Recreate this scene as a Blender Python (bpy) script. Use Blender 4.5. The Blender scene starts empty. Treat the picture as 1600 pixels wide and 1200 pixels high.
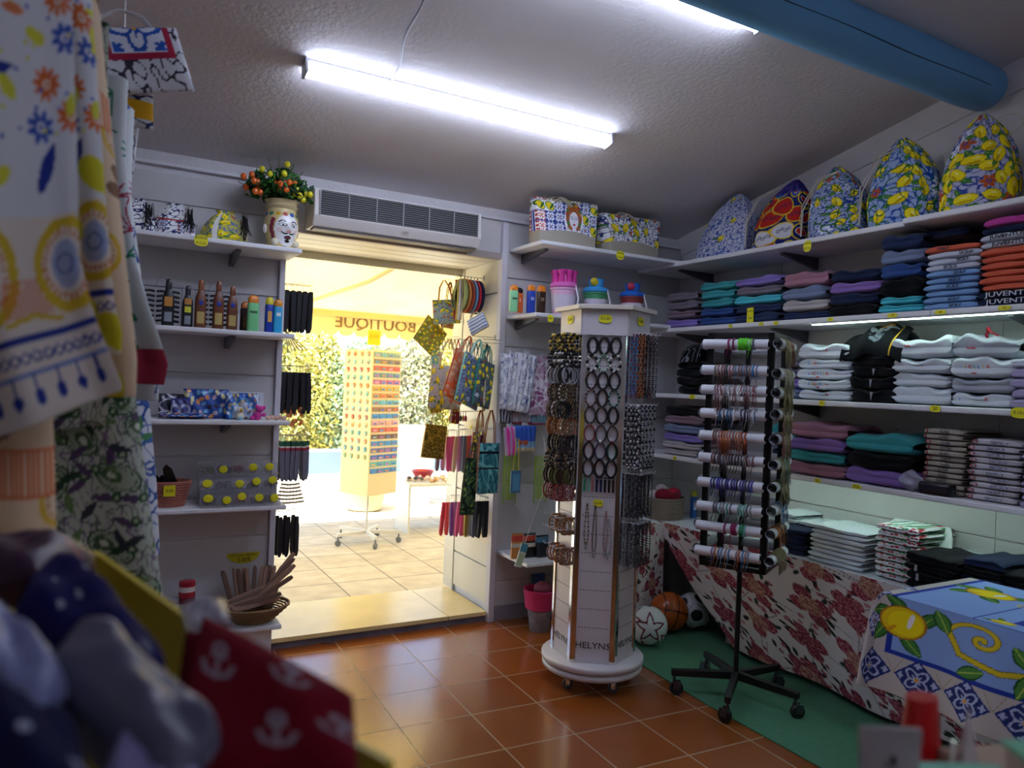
import bpy, math, random
import numpy as np
from mathutils import Matrix, Vector
PI = math.pi
SC = bpy.context.scene
COL = SC.collection
def lin(c):
    if isinstance(c, str):
        c = tuple(int(c[i:i+2], 16)/255 for i in (1, 3, 5))
    return tuple((x/12.92 if x <= .04045 else ((x+.055)/1.055)**2.4) for x in c[:3])

# ------------------------------------------------------------ camera
YAW, PITCH, ROLL, FPX = math.radians(29.246), math.radians(.043), math.radians(2.306), 1156.9
F = Vector((math.sin(YAW)*math.cos(PITCH), math.cos(YAW)*math.cos(PITCH), math.sin(PITCH)))
r_ = F.cross(Vector((0, 0, 1))).normalized(); u_ = r_.cross(F)
CR = math.cos(ROLL)*r_ + math.sin(ROLL)*u_
CU = -math.sin(ROLL)*r_ + math.cos(ROLL)*u_
cam = bpy.data.cameras.new('camera'); camo = bpy.data.objects.new('camera', cam); COL.objects.link(camo)
m = Matrix((CR, CU, -F)).transposed().to_4x4(); m.translation = (0, 0, 1.5); camo.matrix_world = m
cam.sensor_width = 36; cam.lens = FPX*36/1600; cam.clip_start = .02; cam.clip_end = 200
cam.dof.use_dof = True; cam.dof.focus_distance = 3.6; cam.dof.aperture_fstop = 3.4
SC.camera = camo

# ------------------------------------------------------------ light
w = bpy.data.worlds.new('sky'); SC.world = w; w.use_nodes = True
nt = w.node_tree; bg = nt.nodes['Background']
sky = nt.nodes.new('ShaderNodeTexSky'); sky.sky_type = 'NISHITA'; sky.sun_disc = False
sky.sun_elevation = math.radians(62); sky.sun_rotation = math.radians(140)
nt.links.new(sky.outputs[0], bg.inputs[0]); bg.inputs[1].default_value = .45
sun = bpy.data.lights.new('sun', 'SUN'); sun.energy = 22; sun.angle = .009; sun.color = (1, .95, .86)
suno = bpy.data.objects.new('sun', sun); COL.objects.link(suno)
suno.rotation_euler = Vector((.30, .22, -1)).to_track_quat('-Z', 'Y').to_euler()
suno.location = (2, 6, 8)
TUBE_POWER = 16.0      # emission strength of the ceiling tubes
STRIP_POWER = 11.0      # emission strength of the led strips under the shelves
SC.view_settings.view_transform = 'Standard'; SC.view_settings.look = 'None'
SC.view_settings.exposure = 0.5; SC.view_settings.gamma = 1; SC.view_settings.use_curve_mapping = False
SC.cycles.max_bounces = 8; SC.cycles.diffuse_bounces = 4; SC.cycles.sample_clamp_indirect = 6
SC.cycles.use_denoising = True

# ------------------------------------------------------------ materials
MATS = {}
def mat(name, col=(.8, .8, .8), rough=.5, metal=0, spec=.5, emit=None, es=0, trans=0, bump=0, bscale=200, vary=0, alpha=1, coat=0, sheen=0):
    if name in MATS: return MATS[name]
    m = bpy.data.materials.new(name); m.use_nodes = True; MATS[name] = m
    n = m.node_tree; b = n.nodes['Principled BSDF']
    c = lin(col)
    b.inputs['Base Color'].default_value = (*c, 1); b.inputs['Roughness'].default_value = rough
    b.inputs['Metallic'].default_value = metal; b.inputs['Specular IOR Level'].default_value = spec
    b.inputs['Transmission Weight'].default_value = trans; b.inputs['Alpha'].default_value = alpha
    b.inputs['Coat Weight'].default_value = coat; b.inputs['Sheen Weight'].default_value = sheen
    if emit is not None:
        b.inputs['Emission Color'].default_value = (*lin(emit), 1); b.inputs['Emission Strength'].default_value = es
    tc = n.nodes.new('ShaderNodeTexCoord')
    if bump or vary:
        nz = n.nodes.new('ShaderNodeTexNoise'); nz.inputs['Scale'].default_value = bscale
        nz.inputs['Detail'].default_value = 4
        n.links.new(tc.outputs['Object'], nz.inputs[0])
    if bump:
        bp = n.nodes.new('ShaderNodeBump'); bp.inputs['Strength'].default_value = bump; bp.inputs['Distance'].default_value = .004
        n.links.new(nz.outputs[0], bp.inputs['Height']); n.links.new(bp.outputs[0], b.inputs['Normal'])
    if vary:
        n2 = n.nodes.new('ShaderNodeTexNoise'); n2.inputs['Scale'].default_value = max(2, bscale/12); n2.inputs['Detail'].default_value = 5
        n.links.new(tc.outputs['Object'], n2.inputs[0])
        mr = n.nodes.new('ShaderNodeMapRange'); mr.inputs[1].default_value = .3; mr.inputs[2].default_value = .7
        mr.inputs[3].default_value = 1-vary; mr.inputs[4].default_value = 1+vary
        n.links.new(n2.outputs[0], mr.inputs[0])
        hs = n.nodes.new('ShaderNodeHueSaturation'); hs.inputs['Color'].default_value = (*c, 1)
        n.links.new(mr.outputs[0], hs.inputs['Value']); n.links.new(hs.outputs[0], b.inputs['Base Color'])
    return m
def fabric(hexc): return mat('fabric_'+hexc[1:], hexc, .92, spec=.15, bump=.35, bscale=420, vary=.07, sheen=.1)
def plastic(hexc, rough=.3): return mat('plastic_'+hexc[1:]+'_%02d' % int(rough*100), hexc, rough, vary=.03, bscale=40)
def attr_mat(name, rough=.85, trans=0, bump=.25, coat=0):
    if name in MATS: return MATS[name]
    m = mat(name, (.8, .8, .8), rough, spec=.2 if rough > .6 else .5, bump=bump, bscale=500, coat=coat)
    n = m.node_tree; b = n.nodes['Principled BSDF']
    a = n.nodes.new('ShaderNodeAttribute'); a.attribute_name = 'Col'; n.links.new(a.outputs['Color'], b.inputs['Base Color'])
    return m
PRINT = attr_mat('printed_cloth'); GLOSSP = attr_mat('printed_gloss', .25, bump=0, coat=.3); SOFTP = attr_mat('printed_film', .42, bump=0)
CARD = attr_mat('printed_card', .55, bump=0)
def board_mat(name, c1, rough=.45, vary=.05):
    return mat(name, c1, rough, vary=vary, bscale=30, bump=.05)
WHITE_BOARD = board_mat('white_laminate', '#e6e6ea')
WALL_PANEL = board_mat('wall_panel_laminate', '#c8c5c6', .5)
DARK_MARK = mat('small_dark_mark', '#4a4540', .8)
CHROME = mat('chrome', '#e8e8ea', .12, 1)
WIRE = mat('zinc_wire', '#c8c8c8', .3, 1)
BLACKM = mat('black_metal', '#0c0c10', .4, vary=.1, bscale=40)
TAGY = mat('yellow_tag_paper', '#f0e81c', .6, vary=.03)
INK = mat('black_ink', '#14120f', .6)
PLASTER = mat('white_plaster', '#dedadd', .9, bump=.8, bscale=45, vary=.02, spec=.2)
CLEAR = mat('clear_film', '#f4f6fb', .12, trans=.0, alpha=.28, spec=.8)

# ------------------------------------------------------------ mesh helpers
class M:
    def __init__(s): s.v = []; s.f = []; s.m = []
    def add(s, vs, fs, mi=0):
        o = len(s.v); s.v += [tuple(p) for p in vs]; s.f += [tuple(i+o for i in f) for f in fs]; s.m += [mi]*len(fs); return s
    def box(s, x0, x1, y0, y1, z0, z1, mi=0, T=None):
        vs = [(x, y, z) for z in (z0, z1) for y in (y0, y1) for x in (x0, x1)]
        if T is not None: vs = [tuple(T @ Vector(p)) for p in vs]
        return s.add(vs, [(0, 2, 3, 1), (4, 5, 7, 6), (0, 1, 5, 4), (2, 6, 7, 3), (0, 4, 6, 2), (1, 3, 7, 5)], mi)
    def tube(s, pts, r, n=8, closed=False, mi=0, cap=True, ry=None):
        pts = [Vector(p) for p in pts]; k = len(pts); rs = r if isinstance(r, (list, tuple)) else [r]*k
        vs = []; prev = None
        for i, p in enumerate(pts):
            if closed: t = pts[(i+1) % k]-pts[i-1]
            else: t = pts[min(i+1, k-1)]-pts[max(i-1, 0)]
            if t.length < 1e-9: t = Vector((0, 0, 1))
            t.normalize()
            if prev is None:
                a = Vector((0, 0, 1)) if abs(t.z) < .9 else Vector((1, 0, 0))
                nrm = (a-t*a.dot(t)).normalized()
            else:
                nrm = prev-t*prev.dot(t)
                nrm = nrm.normalized() if nrm.length > 1e-6 else prev
            prev = nrm; b = t.cross(nrm)
            for j in range(n):
                a = 2*PI*j/n; vs.append(tuple(p+nrm*math.cos(a)*rs[i]+b*math.sin(a)*(ry if ry else rs[i])))
        fs = []
        for i in range(k if closed else k-1):
            for j in range(n):
                a = i*n+j; b2 = i*n+(j+1) % n; c = ((i+1) % k)*n+(j+1) % n; d = ((i+1) % k)*n+j
                fs.append((a, b2, c, d))
        if cap and not closed: fs += [tuple(range(n))[::-1], tuple(range((k-1)*n, k*n))]
        return s.add(vs, fs, mi)
    def lathe(s, prof, n=24, c=(0, 0, 0), mi=0, sx=1, sy=1, T=None):
        vs = [];
        for r, z in prof:
            for j in range(n):
                a = 2*PI*j/n; vs.append((c[0]+r*math.cos(a)*sx, c[1]+r*math.sin(a)*sy, c[2]+z))
        if T is not None: vs = [tuple(T @ Vector(p)) for p in vs]
        fs = [(i*n+j, i*n+(j+1) % n, (i+1)*n+(j+1) % n, (i+1)*n+j) for i in range(len(prof)-1) for j in range(n)]
        if prof[0][0] > 1e-5: fs.append(tuple(range(n))[::-1])
        if prof[-1][0] > 1e-5: fs.append(tuple(range((len(prof)-1)*n, len(prof)*n)))
        return s.add(vs, fs, mi)
    def ball(s, c, r, n=12, k=8, mi=0, sc=(1, 1, 1), T=None):
        vs = []
        for i in range(k+1):
            p = -PI/2+PI*i/k
            for j in range(n):
                a = 2*PI*j/n; vs.append((c[0]+r*sc[0]*math.cos(p)*math.cos(a), c[1]+r*sc[1]*math.cos(p)*math.sin(a), c[2]+r*sc[2]*math.sin(p)))
        if T is not None: vs = [tuple(T @ Vector(q)) for q in vs]
        fs = [(i*n+j, i*n+(j+1) % n, (i+1)*n+(j+1) % n, (i+1)*n+j) for i in range(k) for j in range(n)]
        return s.add(vs, fs, mi)
    def prism(s, poly, z0, z1, mi=0, T=None):
        n = len(poly); vs = [(x, y, z0) for x, y in poly]+[(x, y, z1) for x, y in poly]
        if T is not None: vs = [tuple(T @ Vector(q)) for q in vs]
        fs = [tuple(range(n))[::-1], tuple(range(n, 2*n))]+[(i, (i+1) % n, n+(i+1) % n, n+i) for i in range(n)]
        return s.add(vs, fs, mi)
    def mesh(s, name, mats, smooth=False, ang=None):
        me = bpy.data.meshes.new(name); me.from_pydata(s.v, [], s.f)
        for m_ in (mats if isinstance(mats, (list, tuple)) else [mats]): me.materials.append(m_)
        if any(s.m): me.polygons.foreach_set('material_index', s.m)
        if smooth: me.polygons.foreach_set('use_smooth', [True]*len(s.f))
        me.validate(); me.update()
        if smooth and ang:
            try: me.set_sharp_from_angle(angle=math.radians(ang))
            except Exception: pass
        return me
    def obj(s, name, mats, parent=None, smooth=False, ang=40, bevel=0, loc=None):
        return put(name, s.mesh(name, mats, smooth, ang), parent, bevel, loc)
def put(name, me, parent=None, bevel=0, loc=None):
    o = bpy.data.objects.new(name, me); COL.objects.link(o)
    if parent is not None: o.parent = parent
    if loc is not None: o.location = loc
    if bevel:
        b = o.modifiers.new('bevel', 'BEVEL'); b.width = bevel; b.segments = 2; b.limit_method = 'ANGLE'
    return o
def tag(o, label=None, cat=None, group=None, kind=None):
    if label: o['label'] = label
    if cat: o['category'] = cat
    if group: o['group'] = group
    if kind: o['kind'] = kind
    return o
def thing(name, label, cat, loc=(0, 0, 0), rz=0, group=None):
    o = bpy.data.objects.new(name, None); COL.objects.link(o); o.location = loc; o.rotation_euler = (0, 0, rz); o.empty_display_size = .05
    return tag(o, label, cat, group)
def struct(o): o['kind'] = 'structure'; return o
def dup(root, loc=None, rz=None, label=None, group=None, rot=None, mats=None, scale=None):
    r = root.copy(); COL.objects.link(r)
    if loc is not None: r.location = loc
    if rz is not None: r.rotation_euler = (0, 0, rz)
    if rot is not None: r.rotation_euler = rot
    if scale is not None: r.scale = scale
    if label: r['label'] = label
    if group: r['group'] = group
    def rec(a, b):
        for ch in list(a.children):
            c = ch.copy(); COL.objects.link(c); c.parent = b; rec(ch, c)
    rec(root, r)
    if mats: setmats(r, mats)
    return r
def setmats(o, mats):
    for i, m_ in enumerate(mats):
        if o.type == 'MESH' and i < len(o.material_slots) and m_ is not None:
            o.material_slots[i].link = 'OBJECT'; o.material_slots[i].material = m_
def text(name, s, size, T, m_, parent=None, ext=.0008, sx=1, align='CENTER', shear=0):
    cu = bpy.data.curves.new(name, 'FONT'); cu.body = s; cu.size = size; cu.extrude = ext; cu.align_x = align; cu.align_y = 'CENTER'; cu.resolution_u = 2; cu.shear = shear
    o = bpy.data.objects.new(name, cu)
    me = bpy.data.meshes.new_from_object(o); bpy.data.objects.remove(o); bpy.data.curves.remove(cu)
    me.name = name; me.materials.clear(); me.materials.append(m_)
    o = bpy.data.objects.new(name, me); COL.objects.link(o)
    if parent is not None: o.parent = parent
    o.matrix_basis = T @ Matrix.Diagonal((sx, 1, 1, 1)); return o
def frame(o, x, z):        # matrix with origin o, text x axis, text up axis
    x = Vector(x).normalized(); z = Vector(z).normalized(); n = x.cross(z)
    mt = Matrix((x, z, n)).transposed().to_4x4(); mt.translation = o; return mt
UP = (0, 0, 1)

# ------------------------------------------------------------ printed patterns, painted on the vertices of cloth meshes
class Cv:
    def __init__(s, U, V, base):
        s.U = U.ravel(); s.V = V.ravel(); s.C = np.tile(np.array(lin(base)), (s.U.size, 1)); s.rs = np.random.RandomState(5)
        s.order = np.argsort(s.U, kind='stable'); s.Us = s.U[s.order]
    def near(s, x, y, r):
        a, b = np.searchsorted(s.Us, [x-r, x+r]); i = s.order[a:b]
        return i[np.abs(s.V[i]-y) <= r]
    def loc(s, x, y, r, rot=0):
        i = s.near(x, y, r); dx = s.U[i]-x; dy = s.V[i]-y; c, sn = math.cos(rot), math.sin(rot)
        return i, dx*c+dy*sn, -dx*sn+dy*c
    def ell(s, x, y, rx, ry, col, rot=0, edge=None, ew=.2):
        i, a, b = s.loc(x, y, max(rx, ry)*(1+ew), rot); d = np.hypot(a/rx, b/ry)
        if edge is not None: s.C[i[d < 1+ew]] = lin(edge)
        s.C[i[d < 1]] = lin(col); return s
    def ring(s, x, y, r, wd, col, rot=0, ry=None, dash=0):
        ry = ry or r; i, a, b = s.loc(x, y, max(r, ry)+wd, rot); d = np.hypot(a/r, b/ry); k = np.abs(d-1) < wd/r
        if dash: k &= np.sin(np.arctan2(b, a)*dash) > 0
        s.C[i[k]] = lin(col); return s
    def flower(s, x, y, r, n, col, cc='#ffffff', rot=0, depth=.5):
        i, a, b = s.loc(x, y, r, rot); d = np.hypot(a, b)/r; t = np.arctan2(b, a)
        s.C[i[d < 1-depth+depth*np.abs(np.cos(t*n/2))]] = lin(col); s.C[i[d < .3]] = lin(cc); s.C[i[d < .14]] = lin(col); return s
    def leaf(s, x, y, l, wd, rot, col, vein=None, edge=None):
        i, a, b = s.loc(x, y, l, rot); t = np.clip((a/l+1)/2, 0, 1); h = wd*np.sin(PI*t)**.8
        if edge is not None: s.C[i[(np.abs(b) < h*1.35)]] = lin(edge)
        s.C[i[np.abs(b) < h]] = lin(col)
        if vein is not None: s.C[i[(np.abs(b) < wd*.1) & (np.abs(a) < l*.9)]] = lin(vein)
        return s
    def rose(s, x, y, r, cols, rot=0):
        i, a, b = s.loc(x, y, r*1.15, rot); d = np.hypot(a, b)/r; t = np.arctan2(b, a)
        k = d < .88+.12*np.abs(np.sin(t*2.5)); sp = np.sin(d*15-t*1.0+np.sin(t*5)*.9)+.35*np.sin(t*5+d*9)
        idx = np.clip(((sp+1.3)/2.6*len(cols)).astype(int), 0, len(cols)-1)
        s.C[i[k]] = np.array([lin(c) for c in cols])[idx[k]]; return s
    def lemon(s, x, y, r, rot, hi='#f7e21c', edge='#8a7a10', leafc='#2f6f35', shade='#c9a80e'):
        for q in (-.8, .5): s.leaf(x+r*1.15*math.cos(rot+q+2.6), y+r*1.15*math.sin(rot+q+2.6), r*.75, r*.32, rot+q+2.6, leafc, '#9dbb4a')
        s.ell(x, y, r*1.0, r*.72, hi, rot, edge, .1)
        s.ell(x+.85*r*math.cos(rot), y+.85*r*math.sin(rot), r*.3, r*.22, hi, rot)
        s.ell(x-.25*r*math.sin(rot)*.8, y-.42*r, r*.62, r*.18, shade, rot); s.ell(x+.1*r, y+.25*r, r*.4, r*.1, '#fff7a0', rot); return s
    def stripe(s, v0, v1, col, fn=None, along=False):
        q = s.V if not along else s.U
        if fn is not None: q = q+fn(s.U if not along else s.V)
        s.C[(q > v0) & (q < v1)] = lin(col); return s
    def line(s, pts, wd, col):
        c = np.array(lin(col))
        for (x0, y0), (x1, y1) in zip(pts[:-1], pts[1:]):
            cx, cy = (x0+x1)/2, (y0+y1)/2; L = math.hypot(x1-x0, y1-y0)
            if L < 1e-9: continue
            i, a, b = s.loc(cx, cy, L/2+wd, math.atan2(y1-y0, x1-x0)); s.C[i[(np.abs(a) <= L/2+wd*.4) & (np.abs(b) < wd/2)]] = c
        return s
    def vnoise(s, scale, seed=0):
        rs = np.random.RandomState(seed); out = np.zeros(s.U.size)
        for k in range(7):
            a = rs.rand()*2*PI; f = scale*(.6+rs.rand()*1.2); out += np.sin((s.U*math.cos(a)+s.V*math.sin(a))*f+rs.rand()*6)
        return out/3
    def scribble(s, scale, col, th=.25, seed=0, w_=None):
        n = np.abs(s.vnoise(scale, seed)) < th*.35
        if w_ is not None: n &= w_
        s.C[n] = lin(col); return s
    def tile(s, x, y, h, bgc, fg, edge, rot=0):
        i, a, b = s.loc(x, y, h*1.5, rot); k = np.maximum(np.abs(a), np.abs(b))
        s.C[i[k < h]] = lin(edge); s.C[i[k < h*.9]] = lin(bgc); d = np.hypot(a, b)/h; t = np.arctan2(b, a)
        g = (k < h*.88) & (((np.abs(d-.62-.22*np.cos(4*t)) < .1)) | (d < .28+.12*np.cos(8*t)) | ((np.abs(np.abs(a)-np.abs(b)) < h*.09) & (d > .8)) | ((np.abs(d-1.02) < .09) & (np.cos(8*t) > -.3)))
        s.C[i[g]] = lin(fg); s.C[i[d < .12]] = lin('#e0a020'); return s
def scatter(w_, h_, d, seed, jit=.35, x0=0, y0=0):
    rs = random.Random(seed); out = []; j = 0; y = y0
    while y < y0+h_+d:
        x = x0+(d/2 if j % 2 else 0)
        while x < x0+w_+d:
            out.append((x+rs.uniform(-jit, jit)*d, y+rs.uniform(-jit, jit)*d, rs.uniform(0, 2*PI), rs.random())); x += d
        y += d*.87; j += 1
    return out
def sheet(name, fn, nu, nv, mt=PRINT, paint=None, uv=None, parent=None, thick=0, closeu=False, smooth=True, base='#ffffff', extra=None):
    """surface fn(s,t)->(x,y,z) on an nu x nv grid, s,t in 0..1; paint works in uv(s,t) metres"""
    s, t = np.meshgrid(np.linspace(0, 1, nu), np.linspace(0, 1, nv), indexing='ij')
    P = np.stack([np.asarray(q, float)+0*s for q in fn(s, t)], -1).reshape(-1, 3)
    i = np.arange(nu*nv).reshape(nu, nv)
    q = np.stack([i[:-1, :-1], i[1:, :-1], i[1:, 1:], i[:-1, 1:]], -1).reshape(-1, 4)
    me = bpy.data.meshes.new(name); me.vertices.add(len(P)); me.vertices.foreach_set('co', P.ravel())
    me.loops.add(q.size); me.loops.foreach_set('vertex_index', q.ravel())
    me.polygons.add(len(q)); me.polygons.foreach_set('loop_start', np.arange(0, q.size, 4)); me.polygons.foreach_set('loop_total', np.full(len(q), 4))
    me.update(calc_edges=True); me.polygons.foreach_set('use_smooth', [smooth]*len(q))
    if paint is not None:
        U, V = uv(s, t) if uv else (s, t)
        cv = Cv(U+0*s, V+0*s, base); paint(cv); at = me.color_attributes.new('Col', 'FLOAT_COLOR', 'POINT')
        at.data.foreach_set('color', np.hstack([cv.C, np.ones((len(P), 1))]).ravel())
    me.materials.append(mt)
    o = put(name, me, parent)
    if thick:
        so = o.modifiers.new('thickness', 'SOLIDIFY'); so.thickness = thick; so.offset = 0
    return o
# ------------------------------------------------------------ room shell
XW, YB = 3.68, 4.13            # right wall face, back wall panel face
def ceil_z(y): return 2.6+.215*(4.15-y)
def tile_floor():
    m_ = mat('terracotta_tiles', '#b5541c', .22, spec=.5, coat=.45); m_.node_tree.nodes['Principled BSDF'].inputs['Coat Roughness'].default_value = .16; n = m_.node_tree; b = n.nodes['Principled BSDF']
    tc = n.nodes.new('ShaderNodeTexCoord'); mp = n.nodes.new('ShaderNodeMapping'); mp.vector_type = 'TEXTURE'
    mp.inputs['Location'].default_value = (1.554, 3.663, 0); mp.inputs['Rotation'].default_value = (0, 0, math.radians(-2.034))
    mp.inputs['Scale'].default_value = (.3396, .3396, 1)
    n.links.new(tc.outputs['Object'], mp.inputs[0])
    br = n.nodes.new('ShaderNodeTexBrick'); br.offset = 0; br.squash = 1
    br.inputs['Scale'].default_value = 1; br.inputs['Brick Width'].default_value = 1; br.inputs['Row Height'].default_value = 1
    br.inputs['Mortar Size'].default_value = .011; br.inputs['Mortar Smooth'].default_value = .1
    br.inputs['Color1'].default_value = (*lin('#96501a'), 1); br.inputs['Color2'].default_value = (*lin('#864414'), 1); br.inputs['Mortar'].default_value = (*lin('#a88c6c'), 1)
    n.links.new(mp.outputs[0], br.inputs[0])
    nz = n.nodes.new('ShaderNodeTexNoise'); nz.inputs['Scale'].default_value = 4; nz.inputs['Detail'].default_value = 6; n.links.new(tc.outputs['Object'], nz.inputs[0])
    mx = n.nodes.new('ShaderNodeMix'); mx.data_type = 'RGBA'; mx.blend_type = 'OVERLAY'; mx.inputs[0].default_value = .14
    n.links.new(br.outputs['Color'], mx.inputs[6]); n.links.new(nz.outputs[0], mx.inputs[7]); n.links.new(mx.outputs[2], b.inputs['Base Color'])
    mr = n.nodes.new('ShaderNodeMapRange'); mr.inputs[3].default_value = .2; mr.inputs[4].default_value = .75; n.links.new(br.outputs['Fac'], mr.inputs[0])
    n3 = n.nodes.new('ShaderNodeMath'); n3.operation = 'MULTIPLY_ADD'; n3.inputs[1].default_value = .08; n.links.new(nz.outputs[0], n3.inputs[0]); n.links.new(mr.outputs[0], n3.inputs[2])
    n.links.new(n3.outputs[0], b.inputs['Roughness'])
    bp = n.nodes.new('ShaderNodeBump'); bp.inputs['Strength'].default_value = .5; bp.inputs['Distance'].default_value = .003; bp.invert = True
    n.links.new(br.outputs['Fac'], bp.inputs['Height']); n.links.new(bp.outputs[0], b.inputs['Normal'])
    return m_
struct(M().box(-1.2, XW+.2, -2.2, 4.2, -.1, 0).obj('floor', tile_floor()))
# sloping plaster ceiling
c = M(); y0, y1 = -2.2, 4.3
c.add([(-1.3, y0, ceil_z(y0)), (XW+.3, y0, ceil_z(y0)), (XW+.3, y1, ceil_z(y1)), (-1.3, y1, ceil_z(y1)),
       (-1.3, y0, ceil_z(y0)+.15), (XW+.3, y0, ceil_z(y0)+.15), (XW+.3, y1, ceil_z(y1)+.15), (-1.3, y1, ceil_z(y1)+.15)],
      [(0, 1, 2, 3), (4, 7, 6, 5), (0, 4, 5, 1), (2, 6, 7, 3), (0, 3, 7, 4), (1, 5, 6, 2)])
struct(c.obj('ceiling', PLASTER))
# back wall with the doorway, masonry plus slat panels
def slats(mb, axis, a0, a1, face, depth, zs, mi, sgn=-1):
    """boards between groove heights zs on a wall face; axis 'x' runs along x at y=face"""
    for zl, zh in zip(zs[:-1], zs[1:]):
        lo, hi = zl+.005, zh-.005
        if axis == 'x': mb.box(a0, a1, min(face, face+depth), max(face, face+depth), lo, hi, mi)
        else: mb.box(min(face, face+depth), max(face, face+depth), a0, a1, lo, hi, mi)
wb = M()
wb.box(-1.3, .845, YB+.012, 4.72, -.1, 2.9); wb.box(2.215, XW+.3, YB+.012, 4.72, -.1, 2.9); wb.box(.845, 2.215, YB+.012, 4.72, 2.31, 2.9)
gl = [0]+[.21+.4275*k for k in range(6)]; gr = [.03, .25]+[.431+.436*k for k in range(5)]+[2.52]
slats(wb, 'x', -.45, .835, YB, .0119, [0.02]+gl[1:]+[2.5], 1); slats(wb, 'x', 2.235, XW, YB, .0119, gr, 1)
wb.box(.845, 2.19, YB, YB+.0119, 2.325, 2.53, 1)
struct(wb.obj('wall_back', [PLASTER, WALL_PANEL]))
struct(M().box(-1.3, XW, YB-.02, YB+.011, 2.53, 2.545).obj('trim_1', WHITE_BOARD))
# doorway lining: posts, soffit planks, right jamb panels, sill
YD = 4.83
jm = mat('door_lining_paint', '#d8d4c6', .4, vary=.04, bscale=30)
d = M()
slats(d, 'y', YB+.03, 4.655, 2.2, .0149, [.1, .335, .771, 1.207, 1.643, 2.079, 2.29], 0)
d.box(2.195, 2.2149, 4.66, 4.70, .06, 2.3); slats(d, 'y', 4.705, YD, 2.203, .0119, [.06, .335, .771, 1.207, 1.643, 2.079, 2.29], 0)
struct(d.obj('trim_2', jm))
d = M(); slats(d, 'y', YB+.03, YD, .846, .015, [.1, .335, .771, 1.207, 1.643, 2.079, 2.29], 0); struct(d.obj('trim_3', jm))
struct(M().box(.838, .868, YB-.03, YB+.025, 0, 2.31).obj('trim_4', mat('post_paint', '#cfccd4', .4), bevel=.003))
struct(M().box(2.192, 2.232, YB-.03, YB+.025, 0, 2.52).obj('trim_5', MATS['post_paint'], bevel=.003))
d = M()
for k in range(4): d.box(.86, 2.2, YB+.03+k*.14, YB+.161+k*.14, 2.287, 2.3)
d.box(.86, 2.2, 4.70, 4.735, 2.24, 2.3)
struct(d.obj('trim_6', jm))
struct(M().box(.86, 2.2, YB-.01, YB+.03, 2.285, 2.325).obj('trim_7', mat('lintel_edge', '#a89c94', .5)))
sill = mat('worn_yellow_marble', '#e3cf94', .25, vary=.08, bscale=40)
d = M(); d.box(.868, 1.93, YB+.0, 4.75, .038, .062); d.box(1.934, 2.195, YB+.0, 4.75, .038, .062); d.box(.85, 2.2, YB+.01, 4.75, -.1, .0375, 1)
struct(d.obj('trim_8', [sill, mat('sill_stone', '#6d6570', .9, bump=1, bscale=60, vary=.3)]))
# right wall with slat panels
wr = M(); wr.box(XW+.012, XW+.3, -2.2, 4.3, -.1, 4.1)
zs = [0.03, .43, .87, 1.30, 1.735, 2.17, 2.45]
for a0, a1 in ((-1.2, .6), (.603, 1.9), (1.903, 3.2), (3.203, YB)): slats(wr, 'y', a0, a1, XW, .0119, zs, 1)
for hy in (1.75, 2.4): wr.box(XW-.001, XW, hy, hy+.008, 1.34, 1.348, 2)  # two small dark squares on the panel face
struct(wr.obj('wall_right', [PLASTER, WALL_PANEL, DARK_MARK]))
tr = M(); pts = [(y, ceil_z(y)) for y in (YB, 1.9)]
tr.add([(XW-.0, YB, ceil_z(YB)-.12), (XW+.012, YB, ceil_z(YB)-.12), (XW+.012, YB, ceil_z(YB)), (XW-.03, YB, ceil_z(YB)),
        (XW-.0, 1.5, ceil_z(1.5)-.13), (XW+.012, 1.5, ceil_z(1.5)-.13), (XW+.012, 1.5, ceil_z(1.5)), (XW-.03, 1.5, ceil_z(1.5))],
       [(0, 3, 7, 4), (0, 1, 2, 3), (4, 7, 6, 5), (0, 4, 5, 1)])
struct(tr.obj('trim_9', PLASTER))
struct(M().box(-1.3, -1.2, -2.2, 4.3, -.1, 4.1).obj('wall_left', PLASTER))
struct(M().box(-1.3, XW+.3, -2.3, -2.2, -.1, 4.1).obj('wall_front', PLASTER))
struct(M().box(2.24, XW, YB-.015, YB-.001, 0, .09).obj('baseboard_back', mat('base_board', '#8f8790', .5)))
# green carpet
cp = M(); cp.add([(2.60, -1.5, .001), (XW, -1.5, .001), (XW, YB-.02, .001), (2.90, 3.62, .001), (2.64, 3.14, .001), (2.605, 2.6, .001),
                  (2.60, -1.5, .006), (XW, -1.5, .006), (XW, YB-.02, .006), (2.90, 3.62, .006), (2.64, 3.14, .006), (2.605, 2.6, .006)],
                 [(5, 4, 3, 2, 1, 0), (6, 7, 8, 9, 10, 11)]+[(i, (i+1) % 6, 6+(i+1) % 6, 6+i) for i in range(6)])
tag(cp.obj('carpet', mat('green_carpet', '#4a7f62', .95, bump=.6, bscale=600, vary=.08)), 'flat green carpet runner laid over the terracotta tiles along the right wall', 'carpet')

# blue round ceiling beam
bm = M(); n = 20; bz = ceil_z(2.0)-.07
ax = [(-1.2, .105), (3.50, .108), (3.63, .102), (3.66, .085)]
bm.tube([(x, 2.0, bz) for x, _ in ax], [r for _, r in ax], 20)
b = tag(bm.obj('ceiling_beam', mat('blue_painted_wood', '#5f9fd0', .45, bump=.3, bscale=12, vary=.05), smooth=True), 'round sky-blue painted wooden beam across the ceiling', 'beam')
rs = random.Random(3)
cr = M(); pts = [(x, 2.0-.103*math.cos(.35+.03*math.sin(x*9)), bz-.108*math.sin(.42+.03*math.sin(x*7))) for x in [0.2+i*.1 for i in range(34)]]
cr.tube(pts, .0022, 5); cr.obj('crack', mat('dark_crack', '#20303c', .9), b)

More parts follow.
